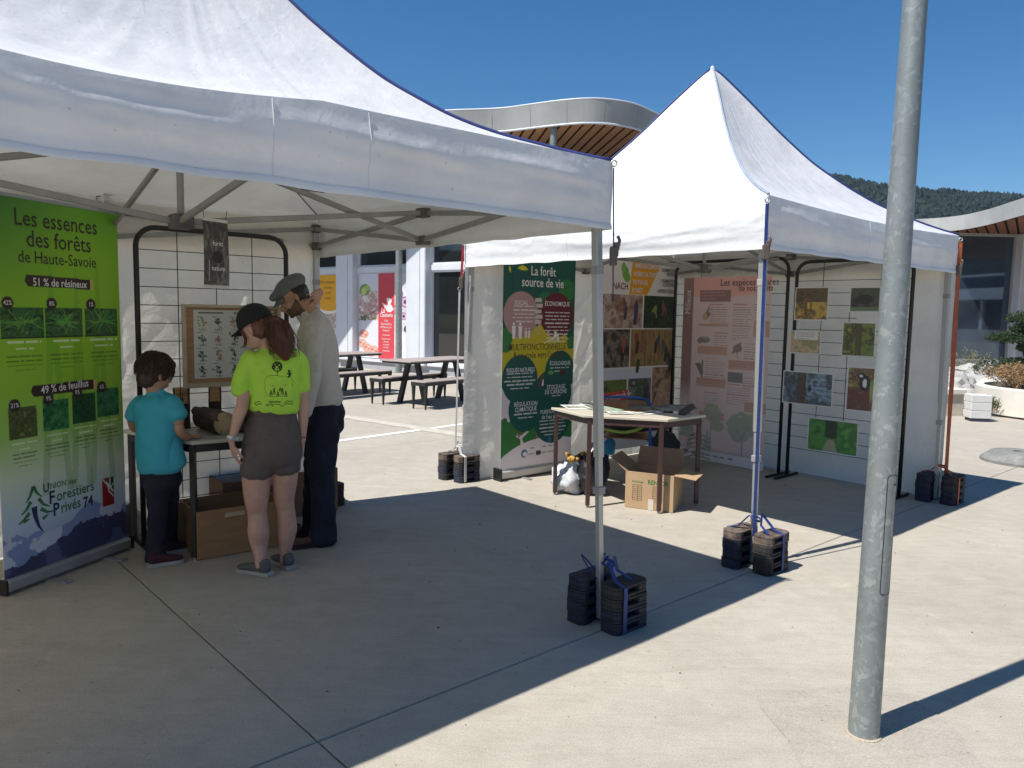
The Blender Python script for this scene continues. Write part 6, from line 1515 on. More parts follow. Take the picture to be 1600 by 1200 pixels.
def stand_log(u, r, h_, Y, label, seed, mc):
    b = at(u, 640, Y); b = Vector((b.x, b.y, zt)); lg = log_piece(b, b + ZU * h_, r, label, seed=seed, mc=mc)
    # slanting axe-cut face toward the viewer
    nrm = Vector((-b.x, -b.y, 0)).normalized(); sx_ = Vector((-nrm.y, nrm.x, 0)); mb = MB(); z1 = h_ ; z0_ = h_ * .62
    fo = b + nrm * (r * 1.03); q = [fo + sx_ * (-r * .78) + ZU * z0_, fo + sx_ * (r * .78) + ZU * z0_, fo + sx_ * (r * .72) + ZU * (z1 + .002), fo + sx_ * (-r * .72) + ZU * (z1 + .002)]
    bk__ = [p_ - nrm * .06 for p_ in q]
    mb.add(q + bk__, [(0, 1, 2, 3), (4, 7, 6, 5), (0, 4, 5, 1), (1, 5, 6, 2), (2, 6, 7, 3), (3, 7, 4, 0)]); mb.build('split_face', mc, lg, bevel=.004)
    return lg
stand_log(336, .040, .29, 4.98, 'upright log with a pale split face, standing between the child and the woman', 3, M_cut)
stand_log(284, .052, .27, 4.93, 'thicker upright log standing just in front of the child’s face', 5, M_cut)
b = at(222, 640, 5.05); log_piece((b.x, b.y, zt), (b.x, b.y, zt + .30), .045, 'upright log mostly hidden behind the child’s head', seed=8, mc=M_cut)
a = G(352, 662, zt + .070); b = a + Vector((-.25, .27, .0)); log_piece(b, a, .074, 'lying log with its pale sawn end toward the woman', seed=11, mc=M_cut2)
a = G(340, 652, zt + .15); b = a + Vector((-.24, .26, .0)); log_piece(b, a + Vector((.03, 0, .0)), .030, 'thin branch laid on top of the lying log', seed=13, mc=M_cut2)
a = G(400, 655, zt + .07); log_piece(a + Vector((-.10, .08, 0)), a + Vector((.24, -.02, 0)), .070, 'lying log behind the woman’s left arm', seed=15, mc=M_cut)
a = G(372, 668, zt + .035); log_piece(a + Vector((-.05, .0, 0)), a + Vector((.22, .06, 0)), .033, 'small branch at the front of the table by the woman’s wrist', seed=17, mc=M_cut2)
# ================================================================== PEOPLE
def fuse(mb, name, m, parent, voxel=.006, smooth=4, wrinkle=None, fac=.5, label=None):
    """union of overlapping volumes turned into one continuous skin"""
    me = bpy.data.meshes.new('tmp'); me.from_pydata([tuple(v) for v in mb.v], [], mb.f)
    bm = bmesh.new(); bm.from_mesh(me); bmesh.ops.recalc_face_normals(bm, faces=bm.faces); bm.to_mesh(me); bm.free()
    o = bpy.data.objects.new('tmp', me); COL.objects.link(o)
    md = o.modifiers.new('r', 'REMESH'); md.mode = 'VOXEL'; md.voxel_size = voxel; md.use_smooth_shade = True
    if smooth: s = o.modifiers.new('s', 'SMOOTH'); s.factor = fac; s.iterations = smooth
    dg = bpy.context.evaluated_depsgraph_get(); dg.update()
    ev = o.evaluated_get(dg); out = bpy.data.meshes.new_from_object(ev)
    bpy.data.objects.remove(o); bpy.data.meshes.remove(me)
    org = WO[parent] if parent is not None else Vector((0, 0, 0))
    n = len(out.vertices); co = np.empty(n * 3); out.vertices.foreach_get('co', co); co = co.reshape(-1, 3)
    if wrinkle:
        nn_ = np.empty(n * 3); out.vertex_normals.foreach_get('vector', nn_) if hasattr(out, 'vertex_normals') else None; nn_ = nn_.reshape(-1, 3)
        for i in range(n):
            p = Vector(co[i]); co[i] += nn_[i] * wrinkle(p)
    co -= np.array(org)[None]; out.vertices.foreach_set('co', co.ravel()); out.materials.clear(); out.materials.append(m)
    out.polygons.foreach_set('use_smooth', [True] * len(out.polygons)); out.update(); out.name = name
    return link(out, name, parent, org, label)

def sweep(mb, secs, side=Vector((1, 0, 0)), n=16, sub=5):
    """secs: (point, r_side, r_other); smooth tube of elliptical sections with rounded ends"""
    P = [Vector(s[0]) for s in secs]; a = [s[1] for s in secs]; b = [s[2] for s in secs]; k = len(P)
    pts, ra, rb_ = [], [], []
    for i in range(k - 1):
        i0, i3 = max(i - 1, 0), min(i + 2, k - 1)
        for j in range(sub):
            t = j / sub
            f = lambda w0, w1, w2, w3: .5 * ((2 * w1) + (w2 - w0) * t + (2 * w0 - 5 * w1 + 4 * w2 - w3) * t * t + (3 * w1 - w0 - 3 * w2 + w3) * t ** 3)
            pts.append(f(P[i0], P[i], P[i + 1], P[i3])); ra.append(max(.002, f(a[i0], a[i], a[i + 1], a[i3]))); rb_.append(max(.002, f(b[i0], b[i], b[i + 1], b[i3])))
    pts.append(P[-1]); ra.append(a[-1]); rb_.append(b[-1])
    # rounded caps
    t0 = (pts[1] - pts[0]).normalized(); t1 = (pts[-1] - pts[-2]).normalized(); r0 = min(ra[0], rb_[0]); r1 = min(ra[-1], rb_[-1])
    pre = [(pts[0] - t0 * r0 * q, ra[0] * w, rb_[0] * w) for q, w in ((.6, .35), (.45, .68), (.2, .93))]
    post_ = [(pts[-1] + t1 * r1 * q, ra[-1] * w, rb_[-1] * w) for q, w in ((.2, .93), (.45, .68), (.6, .35))]
    A = pre + list(zip(pts, ra, rb_)) + post_
    rings = []
    for i, (p, x_, y_) in enumerate(A):
        t = (A[min(i + 1, len(A) - 1)][0] - A[max(i - 1, 0)][0]).normalized()
        s_ = side - t * side.dot(t)
        if s_.length < 1e-3: s_ = t.orthogonal()
        s_.normalize(); u_ = t.cross(s_)
        rings.append([p + s_ * (x_ * math.cos(2 * math.pi * j / n)) + u_ * (y_ * math.sin(2 * math.pi * j / n)) for j in range(n)])
    V_ = [q for r in rings for q in r]; F_ = [tuple(range(n - 1, -1, -1)), tuple((len(rings) - 1) * n + j for j in range(n))]
    for i in range(len(rings) - 1):
        for j in range(n): F_.append((i * n + j, i * n + (j + 1) % n, (i + 1) * n + (j + 1) % n, (i + 1) * n + j))
    mb.add(V_, F_)

def hand(mb, wrist, d_, pn, thumb, s=1.0, curl=(.35, .5, .4), spread=.09, fr=1.0):
    """wrist point, pointing direction, palm normal, thumb: +1/-1 which side of the palm"""
    d_ = d_.normalized(); pn = (pn - d_ * pn.dot(d_)).normalized(); sd_ = d_.cross(pn).normalized() * thumb
    sweep(mb, [(wrist - d_ * .02 * s, .026 * s, .019 * s), (wrist + d_ * .02 * s, .031 * s, .016 * s), (wrist + d_ * .06 * s, .040 * s, .014 * s), (wrist + d_ * .088 * s, .039 * s, .011 * s)], side=sd_, n=14)
    for i, (off, L_, r) in enumerate((o_, l_, r_ * fr) for o_, l_, r_ in ((.028, .068, .0088), (.0095, .077, .009), (-.0095, .071, .0087), (-.028, .056, .0077))):
        p = wrist + d_ * (.078 + (.006 if i in (1, 2) else 0)) * s + sd_ * off * s; a = 0; pts = [(p, r * 1.05 * s, r * 1.05 * s)]; f_d = (d_ + sd_ * (spread * (1.5 - i) * .6)).normalized()
        for q, (fr_, c) in enumerate(zip((.45, .30, .25), curl)):
            a += c; v = f_d * math.cos(a) + pn * math.sin(a); p = p + v * (L_ * fr_ * s * 1.05); pts.append((p, r * (1 - .1 * (q + 1)) * s, r * (1 - .1 * (q + 1)) * s))
        sweep(mb, pts, side=sd_, n=10, sub=3)
    p = wrist + d_ * .022 * s + sd_ * .022 * s; v1 = (d_ * .72 + sd_ * .62 + pn * .35).normalized(); v2 = (d_ * .9 + sd_ * .15 + pn * .4).normalized()
    sweep(mb, [(p, .014 * s, .013 * s), (p + v1 * .034 * s, .0115 * s, .0115 * s), (p + v1 * .034 * s + v2 * .028 * s, .0098 * s, .0098 * s), (p + v1 * .034 * s + v2 * .052 * s, .008 * s, .0075 * s)], side=sd_, n=10, sub=3)

def head(mb, c, f, up_, s=1.0, child=False):
    """c = centre of the skull, f = facing, up_ = crown"""
    f = f.normalized(); up_ = (up_ - f * up_.dot(f)).normalized(); r = f.cross(up_).normalized()
    def E_(x, y, z, a, b, c_): mb.ell(c + (r * x + f * y + up_ * z) * s, r * a * s, f * b * s, up_ * c_ * s, 20, 14)
    E_(0, -.006, .022, .077, .097, .098)
    E_(0, .022, -.035, .064, .072, .078)                                   # face mass
    if child: E_(0, .045, -.062, .044, .044, .040); E_(0, .030, -.045, .062, .062, .06)
    else: E_(0, .040, -.075, .047, .050, .040); E_(0, .078, -.098, .018, .016, .014)
    E_(0, .080, -.003, .044, .016, .014)                                    # brow
    sweep(mb, [(c + (f * .086 + up_ * .0) * s, .007 * s, .007 * s), (c + (f * .099 - up_ * .018) * s, .009 * s, .008 * s), (c + (f * (.112 if not child else .106) - up_ * .036) * s, .013 * s, .011 * s), (c + (f * .094 - up_ * .044) * s, .014 * s, .008 * s)], side=r, n=10)
    E_(0, .091, -.064, .020, .010, .006); E_(0, .089, -.073, .018, .010, .007)  # lips
    for q in (-1, 1):
        E_(q * .040, .062, -.034, .022, .022, .022)
        # ear: rim and lobe
        e0 = c + (r * q * .076 - f * .004 - up_ * .018) * s
        mb.ell(e0, r * .009 * s, f * .017 * s - r * q * .006 * s, up_ * .030 * s, 12, 9); mb.ell(e0 + r * q * .006 * s - f * .006 * s + up_ * .006 * s, r * .006 * s, f * .014 * s, up_ * .022 * s, 12, 8)
    return r, f, up_

def skin_mat(name, c):
    m = mat(name, c, .5, var=.10, scale=14, bump=.05, bscale=120); b = m.node_tree.nodes['Principled BSDF']
    b.inputs['Subsurface Weight'].default_value = .12; b.inputs['Subsurface Radius'].default_value = (.012, .005, .003); b.inputs['Subsurface Scale'].default_value = 1
    return m
M_skW = skin_mat('skin_fair', (.56, .33, .25)); M_skM = skin_mat('skin_tan', (.42, .23, .15)); M_skC = skin_mat('skin_child', (.44, .24, .16))
M_hairW = mat('auburn_hair', (.14, .050, .028), .45, col2=(.06, .022, .014), scale=60, stretch=(1, 1, .1)); M_hairK = mat('dark_brown_hair', (.060, .030, .020), .5, col2=(.028, .015, .010), scale=50, stretch=(1, 1, .2)); M_hairM = mat('black_hair', (.012, .010, .009), .5)
M_eye = mat('eye_white', (.7, .68, .64), .2); M_iris = mat('iris_dark', (.03, .02, .015), .1)
def eyes(c, r, f, up_, s, parent):
    for q in (-1, 1):
        p = c + (r * q * .031 + f * .0815 - up_ * .018) * s
        mb = MB(); mb.ell(p, r * .011 * s, f * .009 * s, up_ * .007 * s, 12, 8); e = mb.build('eye', M_eye, parent, smooth=True)
        mb = MB(); mb.ell(p + f * .0072 * s - up_ * .001 * s, r * .005 * s, f * .003 * s, up_ * .005 * s, 10, 6); mb.build('iris', M_iris, e, smooth=True)
        mb = MB(); mb.tube([c + (r * q * (.031 + x) + f * (.091 - abs(x) * .35) + up_ * (.004 + .003 * (1 - abs(x) / .016))) * s for x in (-.016, -.008, 0, .008, .016)], [.001 * s, .003 * s, .0035 * s, .003 * s, .001 * s], 6); mb.build('eyebrow', M_hairM, parent, smooth=True)
def shoe(heel, dirv, L_, m_up, m_sole, parent, W=.088, h_=.075, toe=.9, name='shoe'):
    dirv = dirv.normalized(); s_ = Vector((-dirv.y, dirv.x, 0)); prof_ = [(0, .30), (.05, .36), (.2, .38), (.45, .37), (.65, .46), (.8, .48), (.92, .38), (1, .12)]
    outl = [(x * L_, w * W) for x, w in prof_] + [(x * L_, -w * W) for x, w in prof_[::-1]]
    sh_ = MB(); cc = catm([Vector((x, y, 0)) for x, y in outl + outl[:1]], 3)[:-1]
    sh_.prism([(p.x, p.y) for p in cc], heel + ZU * .003, dirv, s_, ZU, .022)
    sole = sh_.build('sole', m_sole, parent, smooth=False)
    mb = MB(); sweep(mb, [(heel + dirv * .03 + ZU * .045, W * .36, .035), (heel + dirv * L_ * .30 + ZU * .048, W * .38, .036), (heel + dirv * L_ * .55 + ZU * .040, W * .42, .026), (heel + dirv * L_ * .80 + ZU * .034, W * .44, .018), (heel + dirv * L_ * .92 + ZU * .030, W * .34, .013)], side=s_)
    sweep(mb, [(heel + dirv * .035 + ZU * .04, W * .33, .034), (heel + dirv * .05 + ZU * h_, W * .36, .040)], side=s_)
    return fuse(mb, name, m_up, parent, .005, 3)
def planeK(b):
    hx = Vector((b.x, b.y, 0)).normalized()
    def K(u, v, dy=0.0):
        d = ray(u, v); t = ((b - CC).dot(hx) + dy) / d.dot(hx); return CC + d * t
    rx = Vector((hx.y, -hx.x, 0))
    return K, hx, rx
def wr(a1_, f1_, a2_=0, f2_=1, st=(1, 1, 1), seed=0):
    def w(p): q = Vector((p.x * st[0], p.y * st[1], p.z * st[2])); return a1_ * mnoise.noise(q * f1_ + Vector((seed, 0, 0))) + a2_ * (abs(mnoise.noise(q * f2_ + Vector((0, seed, 0)))) - .25)
    return w

# ---------------------------------------------------------------- woman in lime shirt
b = G(418, 893); K, vw, rt = planeK(b); sideW = (rt * .97 - vw * .24).normalized()       # her shoulders turned slightly left
wo = thing('person', b, 'woman seen from behind in black cap, lime green shirt and grey shorts, auburn ponytail', 'person', None)
mb = MB()
hc = K(401, 512, .03); hf = (-rt * .80 + vw * .55 - ZU * .42).normalized(); hr, hf, hu = head(mb, hc, hf, ZU + hf * .3, .98)
neck = K(421, 541, .03)
sweep(mb, [(hc - ZU * .03 - hf * .035, .052, .055), (hc.lerp(neck, .55) - hf * .02, .050, .050), (neck, .056, .054), (K(425, 556, .03), .085, .06)], side=sideW)
sweep(mb, [(K(426, 560, .03), .135, .075), (K(428, 590, .03), .135, .085), (K(429, 625, .03), .118, .08), (K(427, 655, .03), .130, .09), (K(424, 700, .03), .150, .10)], side=sideW)
armL = [(K(389, 563, .03), .046, .046), (K(383, 600, .03), .043, .042), (K(379, 632, .0), .038, .036), (K(373, 650, -.02), .037, .034), (K(366, 674, -.03), .028, .024), (K(362, 689, -.04), .023, .020)]
sweep(mb, armL, side=vw); hand(mb, K(362, 692, -.04), (K(369, 725, -.04) - K(362, 690, -.04)) + vw * .02, rt * .9 + vw * .3, 1, .93, (.25, .35, .3))
armR = [(K(464, 563, .02), .046, .046), (K(470, 600, .03), .042, .041), (K(473, 632, .04), .037, .035), (K(474, 652, .03), .034, .031), (K(473, 675, .03), .025, .023), (K(472, 690, .03), .022, .020)]
sweep(mb, armR, side=vw); hand(mb, K(472, 692, .03), (K(469, 722, .03) - K(472, 690, .03)), -rt * .9 + vw * .4, -1, .9, (.25, .35, .3))
sweep(mb, [(K(402, 722, .02), .085, .085), (K(401, 752, .02), .082, .082), (K(401, 780, .02), .070, .072), (K(402, 797, .03), .058, .060), (K(403, 812, .025), .057, .058), (K(404, 830, .01), .062, .062), (K(405, 848, .01), .053, .054), (K(407, 868, -.02), .036, .038), (K(408, 886, -.05), .034, .040)], side=sideW)
sweep(mb, [(K(445, 722, .03), .082, .085), (K(445, 750, .04), .074, .080), (K(444, 776, .05), .062, .068), (K(446, 793, .06), .054, .058), (K(448, 808, .06), .055, .058), (K(449, 826, .06), .058, .058), (K(447, 845, .06), .048, .050), (K(446, 862, .055), .034, .036), (K(446, 877, .05), .033, .038)], side=sideW)
sweep(mb, [(K(408, 889, -.05), .030, .03), (K(398, 890, -.02), .026, .02)], side=vw); sweep(mb, [(K(446, 880, .05), .030, .03), (K(437, 880, .1), .026, .02)], side=vw)
bodyW = fuse(mb, 'body', M_skW, wo, .0052, 3)
eyes(hc, hr, hf, hu, .98, wo)
# shirt
mb = MB()
sweep(mb, [(K(427, 637, .03), .152, .112), (K(428, 626, .03), .150, .112), (K(428, 605, .03), .152, .110), (K(428, 585, .03), .160, .112), (K(427, 568, .03), .168, .105), (K(426, 556, .03), .155, .085), (K(425, 547, .035), .105, .066), (K(424, 541, .04), .066, .058)], side=sideW, n=24)
sweep(mb, [(K(398, 560, .03), .060, .062), (K(388, 571, .03), .059, .060), (K(382, 592, .03), .056, .060), (K(378, 613, .03), .054, .060)], side=vw)
sweep(mb, [(K(455, 560, .03), .060, .062), (K(464, 570, .03), .060, .060), (K(469, 590, .03), .052, .056), (K(471, 607, .03), .050, .055)], side=vw)
M_lime = mat('lime_jersey', (.44, .76, .07), .75, var=.06, scale=20, bump=.12, bscale=200)
shirtW = fuse(mb, 'shirt', M_lime, wo, .006, 5, wr(.008, 7, .022, 9, (1, 1, .55), 3))
# shorts
mb = MB()
sweep(mb, [(K(427, 640, .03), .128, .100), (K(427, 652, .03), .138, .108), (K(426, 675, .03), .160, .122), (K(425, 700, .03), .176, .135), (K(425, 715, .03), .176, .13)], side=sideW, n=24)
sweep(mb, [(K(404, 700, .02), .093, .11), (K(402, 722, .02), .098, .105), (K(402, 736, .02), .100, .105)], side=sideW); sweep(mb, [(K(445, 700, .03), .088, .11), (K(446, 720, .03), .090, .103), (K(446, 731, .03), .090, .102)], side=sideW)
M_sho = mat('grey_brown_twill', (.115, .095, .088), .85, var=.1, scale=30, bump=.15, bscale=250)
shorts = fuse(mb, 'shorts', M_sho, wo, .006, 4, wr(.004, 9, .010, 13, (1, 1, .5), 5))
mb = MB(); mb.tube([K(427, 646, .03) + (sideW * math.cos(a) * .133) + (sideW.cross(ZU) * math.sin(a) * .106) for a in np.linspace(0, 2 * math.pi, 40)[:-1]], .006, 6, closed=True); mb.build('waistband', M_sho, shorts, smooth=True)
# printed drawing on the back of the shirt: cast on to the cloth
from mathutils.bvhtree import BVHTree
def caster(o):
    me = o.data; vs_ = [v.co + WO[wo] for v in me.vertices]; return BVHTree.FromPolygons(vs_, [tuple(p.vertices) for p in me.polygons])
bvh = caster(shirtW)
def ink(parent, strokes, m, bvh=bvh, name='shirt_print'):
    mb = MB()
    for P, w in strokes:
        pts = []
        for (u0, v0), (u1, v1) in zip(P[:-1], P[1:]):
            n = max(1, int(math.hypot(u1 - u0, v1 - v0) / 1.5))
            for k in range(n): pts.append((u0 + (u1 - u0) * k / n, v0 + (v1 - v0) * k / n))
        pts.append(P[-1]); hit = []
        for u, v in pts:
            d = ray(u, v).normalized(); h_ = bvh.ray_cast(CC, d)
            if h_[0] is not None: hit.append(h_[0] + h_[1] * .0008)
        if len(hit) > 1: mb.tube(hit, w, 4, caps=False)
    return mb.build(name, m, parent)
def uvp(x, y): return (340 + x / 4.8, 450 + y / 4.8)
def circ(x, y, r_7, n=10, a0=0, a1_=6.3): return [uvp(x + r_7 * math.cos(t), y + r_7 * math.sin(t)) for t in np.linspace(a0, a1_, n)]
S_ = [([uvp(448, 600), uvp(447, 655)], .0018), (circ(447, 590, 36, 14), .003), (circ(430, 575, 12), .004), (circ(462, 578, 12), .004), (circ(420, 598, 9), .004), (circ(470, 600, 9), .004), (circ(445, 565, 9), .004),
      ([uvp(350, 720), uvp(356, 690), uvp(372, 665), uvp(400, 655), uvp(440, 655), (uvp(500, 668)), uvp(548, 660)], .001),
      ([uvp(530, 622), uvp(545, 632), uvp(530, 645), uvp(545, 655), uvp(528, 672)], .0045), ([uvp(520, 640), uvp(555, 645)], .003), (circ(536, 620, 5, 6), .003),
      ([uvp(360, 720), uvp(352, 750), uvp(362, 790), uvp(382, 812)], .0008), ([uvp(548, 665), uvp(566, 700), uvp(560, 740)], .0008)]
for cx, cy, hh_ in ((400, 800, 34), (424, 792, 44), (452, 806, 30), (486, 794, 46), (512, 802, 32), (470, 770, 26)):
    for q in range(3): S_.append(([uvp(cx - 5 - 3 * q, cy - hh_ + hh_ * .38 * (q + 1)), uvp(cx, cy - hh_ + hh_ * .3 * q), uvp(cx + 5 + 3 * q, cy - hh_ + hh_ * .38 * (q + 1))], .0016))
    S_.append(([uvp(cx, cy), uvp(cx, cy + 7)], .0018))
S_ += [([uvp(388, 812), uvp(440, 815), uvp(470, 810), uvp(528, 814)], .0012), ([uvp(400, 738), uvp(412, 732), uvp(424, 740)], .001), ([uvp(496, 732), uvp(506, 726), uvp(518, 734)], .001)]
for k in range(8):
    S_.append(([uvp(386 + k * 11, 858), uvp(390 + k * 11, 848), uvp(394 + k * 11, 860)], .0018))
for x0, x1, yy in ((275, 325, 858), (500, 560, 850), (360, 420, 878), (430, 500, 880), (280, 330, 872), (505, 568, 868)):
    r = random.Random(x0); S_.append(([uvp(x0 + (x1 - x0) * k / 7, yy + r.uniform(-12, 10)) for k in range(8)], .0018))
ink(shirtW, S_, mat('dark_green_ink', (.015, .035, .02), .7))
# cap
M_cap = mat('black_cotton', (.010, .010, .011), .8, bump=.1, bscale=200)
cu_ = (hu - hf * .22).normalized()
mb = MB(); cc = hc + hu * .022 * .98 - hf * .004
mb.ell(cc + hu * .020, hr * .086, hf * .106, hu * .098, 28, 18)
capm = MB()
V_ = [v for v in mb.v]
# keep the crown above the band plane
bm = bmesh.new(); me = bpy.data.meshes.new('t'); me.from_pydata([tuple(v) for v in mb.v], [], mb.f); bm.from_mesh(me)
bmesh.ops.bisect_plane(bm, geom=bm.verts[:] + bm.edges[:] + bm.faces[:], plane_co=cc - hu * .006 - hf * .004, plane_no=(hu + hf * .10).normalized(), clear_inner=True)
mb = MB(); mb.add([v.co.copy() for v in bm.verts], [tuple(v.index for v in f.verts) for f in bm.faces]) if not bm.verts.index_update() else None
bm.free(); cap = mb.build('cap', M_cap, wo, smooth=True); md = cap.modifiers.new('t', 'SOLIDIFY'); md.thickness = .004; md.offset = 1
mb = MB(); mb.ell(cc + hu * .119, hr * .008, hf * .008, hu * .004, 10, 6); mb.build('cap_button', M_cap, cap, smooth=True)
def brim(u, v):
    a = -1.15 + 2.3 * u; R0_, R1_ = 1.0, 1.0
    base = cc - hu * .002 + hr * (.085 * math.sin(a)) + hf * (.103 * math.cos(a))
    ext = hf * .068 * (math.cos(a * .85) ** .6) - hu * .010
    return base + ext * v - hu * (.020 * (abs(math.sin(a)) ** 2)) * v + hu * .006
mb = MB(); mb.grid(brim, 18, 5); o = mb.build('brim', M_cap, cap, smooth=True); md = o.modifiers.new('t', 'SOLIDIFY'); md.thickness = .006
# hair: ponytail of many strands plus side wisps
def strands(parent, roots, guide, n, m, r0, spread, seed, thick=.0016, name='hair_strands', wav=.01):
    r = random.Random(seed); mb = MB()
    for k in range(n):
        a = r.uniform(0, 6.28); q = math.sqrt(r.random()); pts = []; ph = r.uniform(0, 6.28); L_ = r.uniform(.75, 1.05)
        for i, g_ in enumerate(guide):
            t = i / (len(guide) - 1)
            if t > L_: break
            w = spread[min(i, len(spread) - 1)]; nxt = guide[min(i + 1, len(guide) - 1)] - guide[max(i - 1, 0)]; tt = nxt.normalized(); x = tt.orthogonal().normalized(); x = (rt - tt * rt.dot(tt)).normalized(); y = tt.cross(x)
            pts.append(g_ + x * (math.cos(a) * q * w + wav * math.sin(t * 9 + ph) * t) + y * (math.sin(a) * q * w * .8 + wav * math.cos(t * 8 + ph) * t))
        if len(pts) > 2:
            pts = catm(pts, 3); mb.tube(pts, [thick * (1 - .6 * i / len(pts)) for i in range(len(pts))], 4, caps=False)
    return mb.build(name, m, parent, smooth=True)
g_ = [K(414, 505, .0), K(424, 504, -.05), K(433, 512, -.075), K(438, 524, -.075), K(441, 537, -.07), K(444, 550, -.072), K(446, 561, -.075)]
mb = MB(); sweep(mb, [(p, w, w * .8) for p, w in zip(g_, (.034, .046, .058, .066, .062, .048, .022))], side=rt)
mb.ell(hc - hf * .03 + hu * -.005, hr * .079, hf * .08, hu * .085, 20, 12)
hw = fuse(mb, 'hair', M_hairW, wo, .006, 2, lambda p: .008 * mnoise.noise(Vector((p.x * 38, p.y * 38, p.z * 7))))
strands(hw, None, g_, 420, M_hairW, 0, (.036, .052, .068, .080, .084, .078, .066), 3, wav=.016)
g_ = [hc + hf * .055 + hr * -.07 + hu * .005 if hr.dot(vw) > 0 else hc + hf * .055 + hr * .07 + hu * .005, K(384, 530, -.02), K(382, 541, -.04), K(376, 543, -.04)]
strands(hw, None, g_, 26, M_hairW, 0, (.006, .009, .008, .006), 8, wav=.003)
# watch and bracelet
M_watch = mat('white_watch_strap', (.70, .70, .69), .35)
wv = K(364, 684, -.035); ax_ = (K(362, 690, -.04) - K(367, 672, -.03)).normalized(); x = ax_.orthogonal().normalized(); y = ax_.cross(x)
mb = MB(); n = 20; mb.add([wv + (x * math.cos(a) * .031 + y * math.sin(a) * .029) + ax_ * s for s in (-.009, .009) for a in np.linspace(0, 2 * math.pi, n + 1)[:-1]], [(i, (i + 1) % n, n + (i + 1) % n, n + i) for i in range(n)]); wt = mb.build('watch', M_watch, wo, smooth=True); md = wt.modifiers.new('t', 'SOLIDIFY'); md.thickness = .003; md.offset = 1
mb = MB(); q = wv - vw * .030 + rt * .004; mb.box(q, rt * .012, ax_ * .014, vw * .004); mb.build('watch_face', mat('steel_grey', (.35, .36, .38), .3, metal=.6), wt, bevel=.003)
wv = K(472, 682, .03); mb = MB(); mb.tube([wv + (rt * math.cos(a) * .026 + vw * math.sin(a) * .024) + ZU * (.003 * math.sin(a * 2)) for a in np.linspace(0, 2 * math.pi, 16)[:-1]], .0022, 5, closed=True); mb.build('bracelet', M_blk, wo, smooth=True)
M_snk = mat('grey_canvas_shoe', (.105, .108, .105), .8, bump=.2, bscale=200); M_sole = mat('worn_white_sole', (.38, .38, .36), .7)
def ground_pt(u, v): return G(u, v)
hl = G(423, 901); shoe(hl, G(374, 892) - G(423, 901), .245, M_snk, M_sole, wo)
hl = G(456, 891); shoe(hl, G(424, 874) - G(456, 891), .240, M_snk, M_sole, wo)

# ---------------------------------------------------------------- man
b = G(500, 846); K, vw, rt = planeK(b)
ma = thing('person', b, 'man in grey flat cap, pale shirt and dark jeans scratching his neck', 'person')
mb = MB()
hc = K(459, 463, .0); hf = (-rt * .90 - ZU * .60 - vw * .03).normalized(); hr, hf, hu = head(mb, hc, hf, ZU, 1.02)
sd2 = vw
sweep(mb, [(hc - hu * .04 - hf * .04, .054, .058), (K(472, 475, .0), .056, .058), (K(482, 486, .0), .062, .062), (K(488, 498, .0), .085, .07)], side=sd2)
sweep(mb, [(K(493, 514, .0), .13, .075), (K(497, 545, .0), .155, .105), (K(500, 585, .0), .14, .095), (K(504, 620, .0), .145, .10), (K(506, 650, .0), .15, .11)], side=sd2)
sweep(mb, [(K(488, 524, -.165), .044, .044), (K(487, 560, -.20), .045, .045), (K(486, 588, -.20), .04, .04), (K(482, 625, -.20), .032, .03), (K(477, 652, -.20), .026, .024)], side=sd2)
hand(mb, K(476, 655, -.20), (K(470, 690, -.20) - K(477, 650, -.20)), vw * .3 - rt, 1, 1.0, (.3, .5, .4))
# far arm: upper arm raised, forearm folded back, hand on the nape
sweep(mb, [(K(486, 508, .18), .044, .044), (K(478, 492, .30), .045, .045), (K(472, 482, .38), .042, .042), (K(488, 472, .26), .034, .032), (K(498, 460, .09), .025, .024)], side=ZU)
hand(mb, K(499, 458, .06), (K(482, 475, -.085) - K(499, 458, .06)) , -rt * .9 - ZU * .3 + vw * .2, 1, 1.06, (.1, .4, .4), .42, .80)
bodyM = fuse(mb, 'body', M_skM, ma, .0052, 3)
eyes(hc, hr, hf, hu, 1.02, ma)
mb = MB(); mb.ell(hc - hf * .024 + hu * .012, hr * .0815, hf * .083, hu * .09, 20, 12); mb.ell(hc - hf * .045 - hu * .035, hr * .062, hf * .045, hu * .045, 16, 10)
hm = fuse(mb, 'hair', M_hairM, ma, .006, 1, lambda p: .005 * mnoise.noise(p * 40))
def skin_patch(body, root, pred, name, m, off=.0012):
    me = body.data; org = WO[root]; idx = {}; mb = MB(); vs_ = []; fs = []
    for p in me.polygons:
        c = sum((me.vertices[i].co for i in p.vertices), Vector()) / len(p.vertices) + org
        if pred(c):
            f_ = []
            for i in p.vertices:
                if i not in idx: idx[i] = len(vs_); vs_.append(me.vertices[i].co + org + me.vertices[i].normal * off)
                f_.append(idx[i])
            fs.append(tuple(f_))
    mb.add(vs_, fs); return mb.build(name, m, root, smooth=True)
def bpred(p):
    d = p - hc; x, y, z = d.dot(hr), d.dot(hf), d.dot(hu); n_ = .012 * mnoise.noise(p * 60)
    return -.135 < z + n_ and abs(x) < .085 and y > -.02 and ((z < -.052 + n_ and y > .02) or (z < -.02 - (y) * .6 + n_ and y < .05 and y > -.005)) and not (abs(x) < .018 and -.076 < z < -.056)
skin_patch(bodyM, ma, bpred, 'beard', mat('stubble', (.13, .072, .05), .8, var=.3, scale=80))
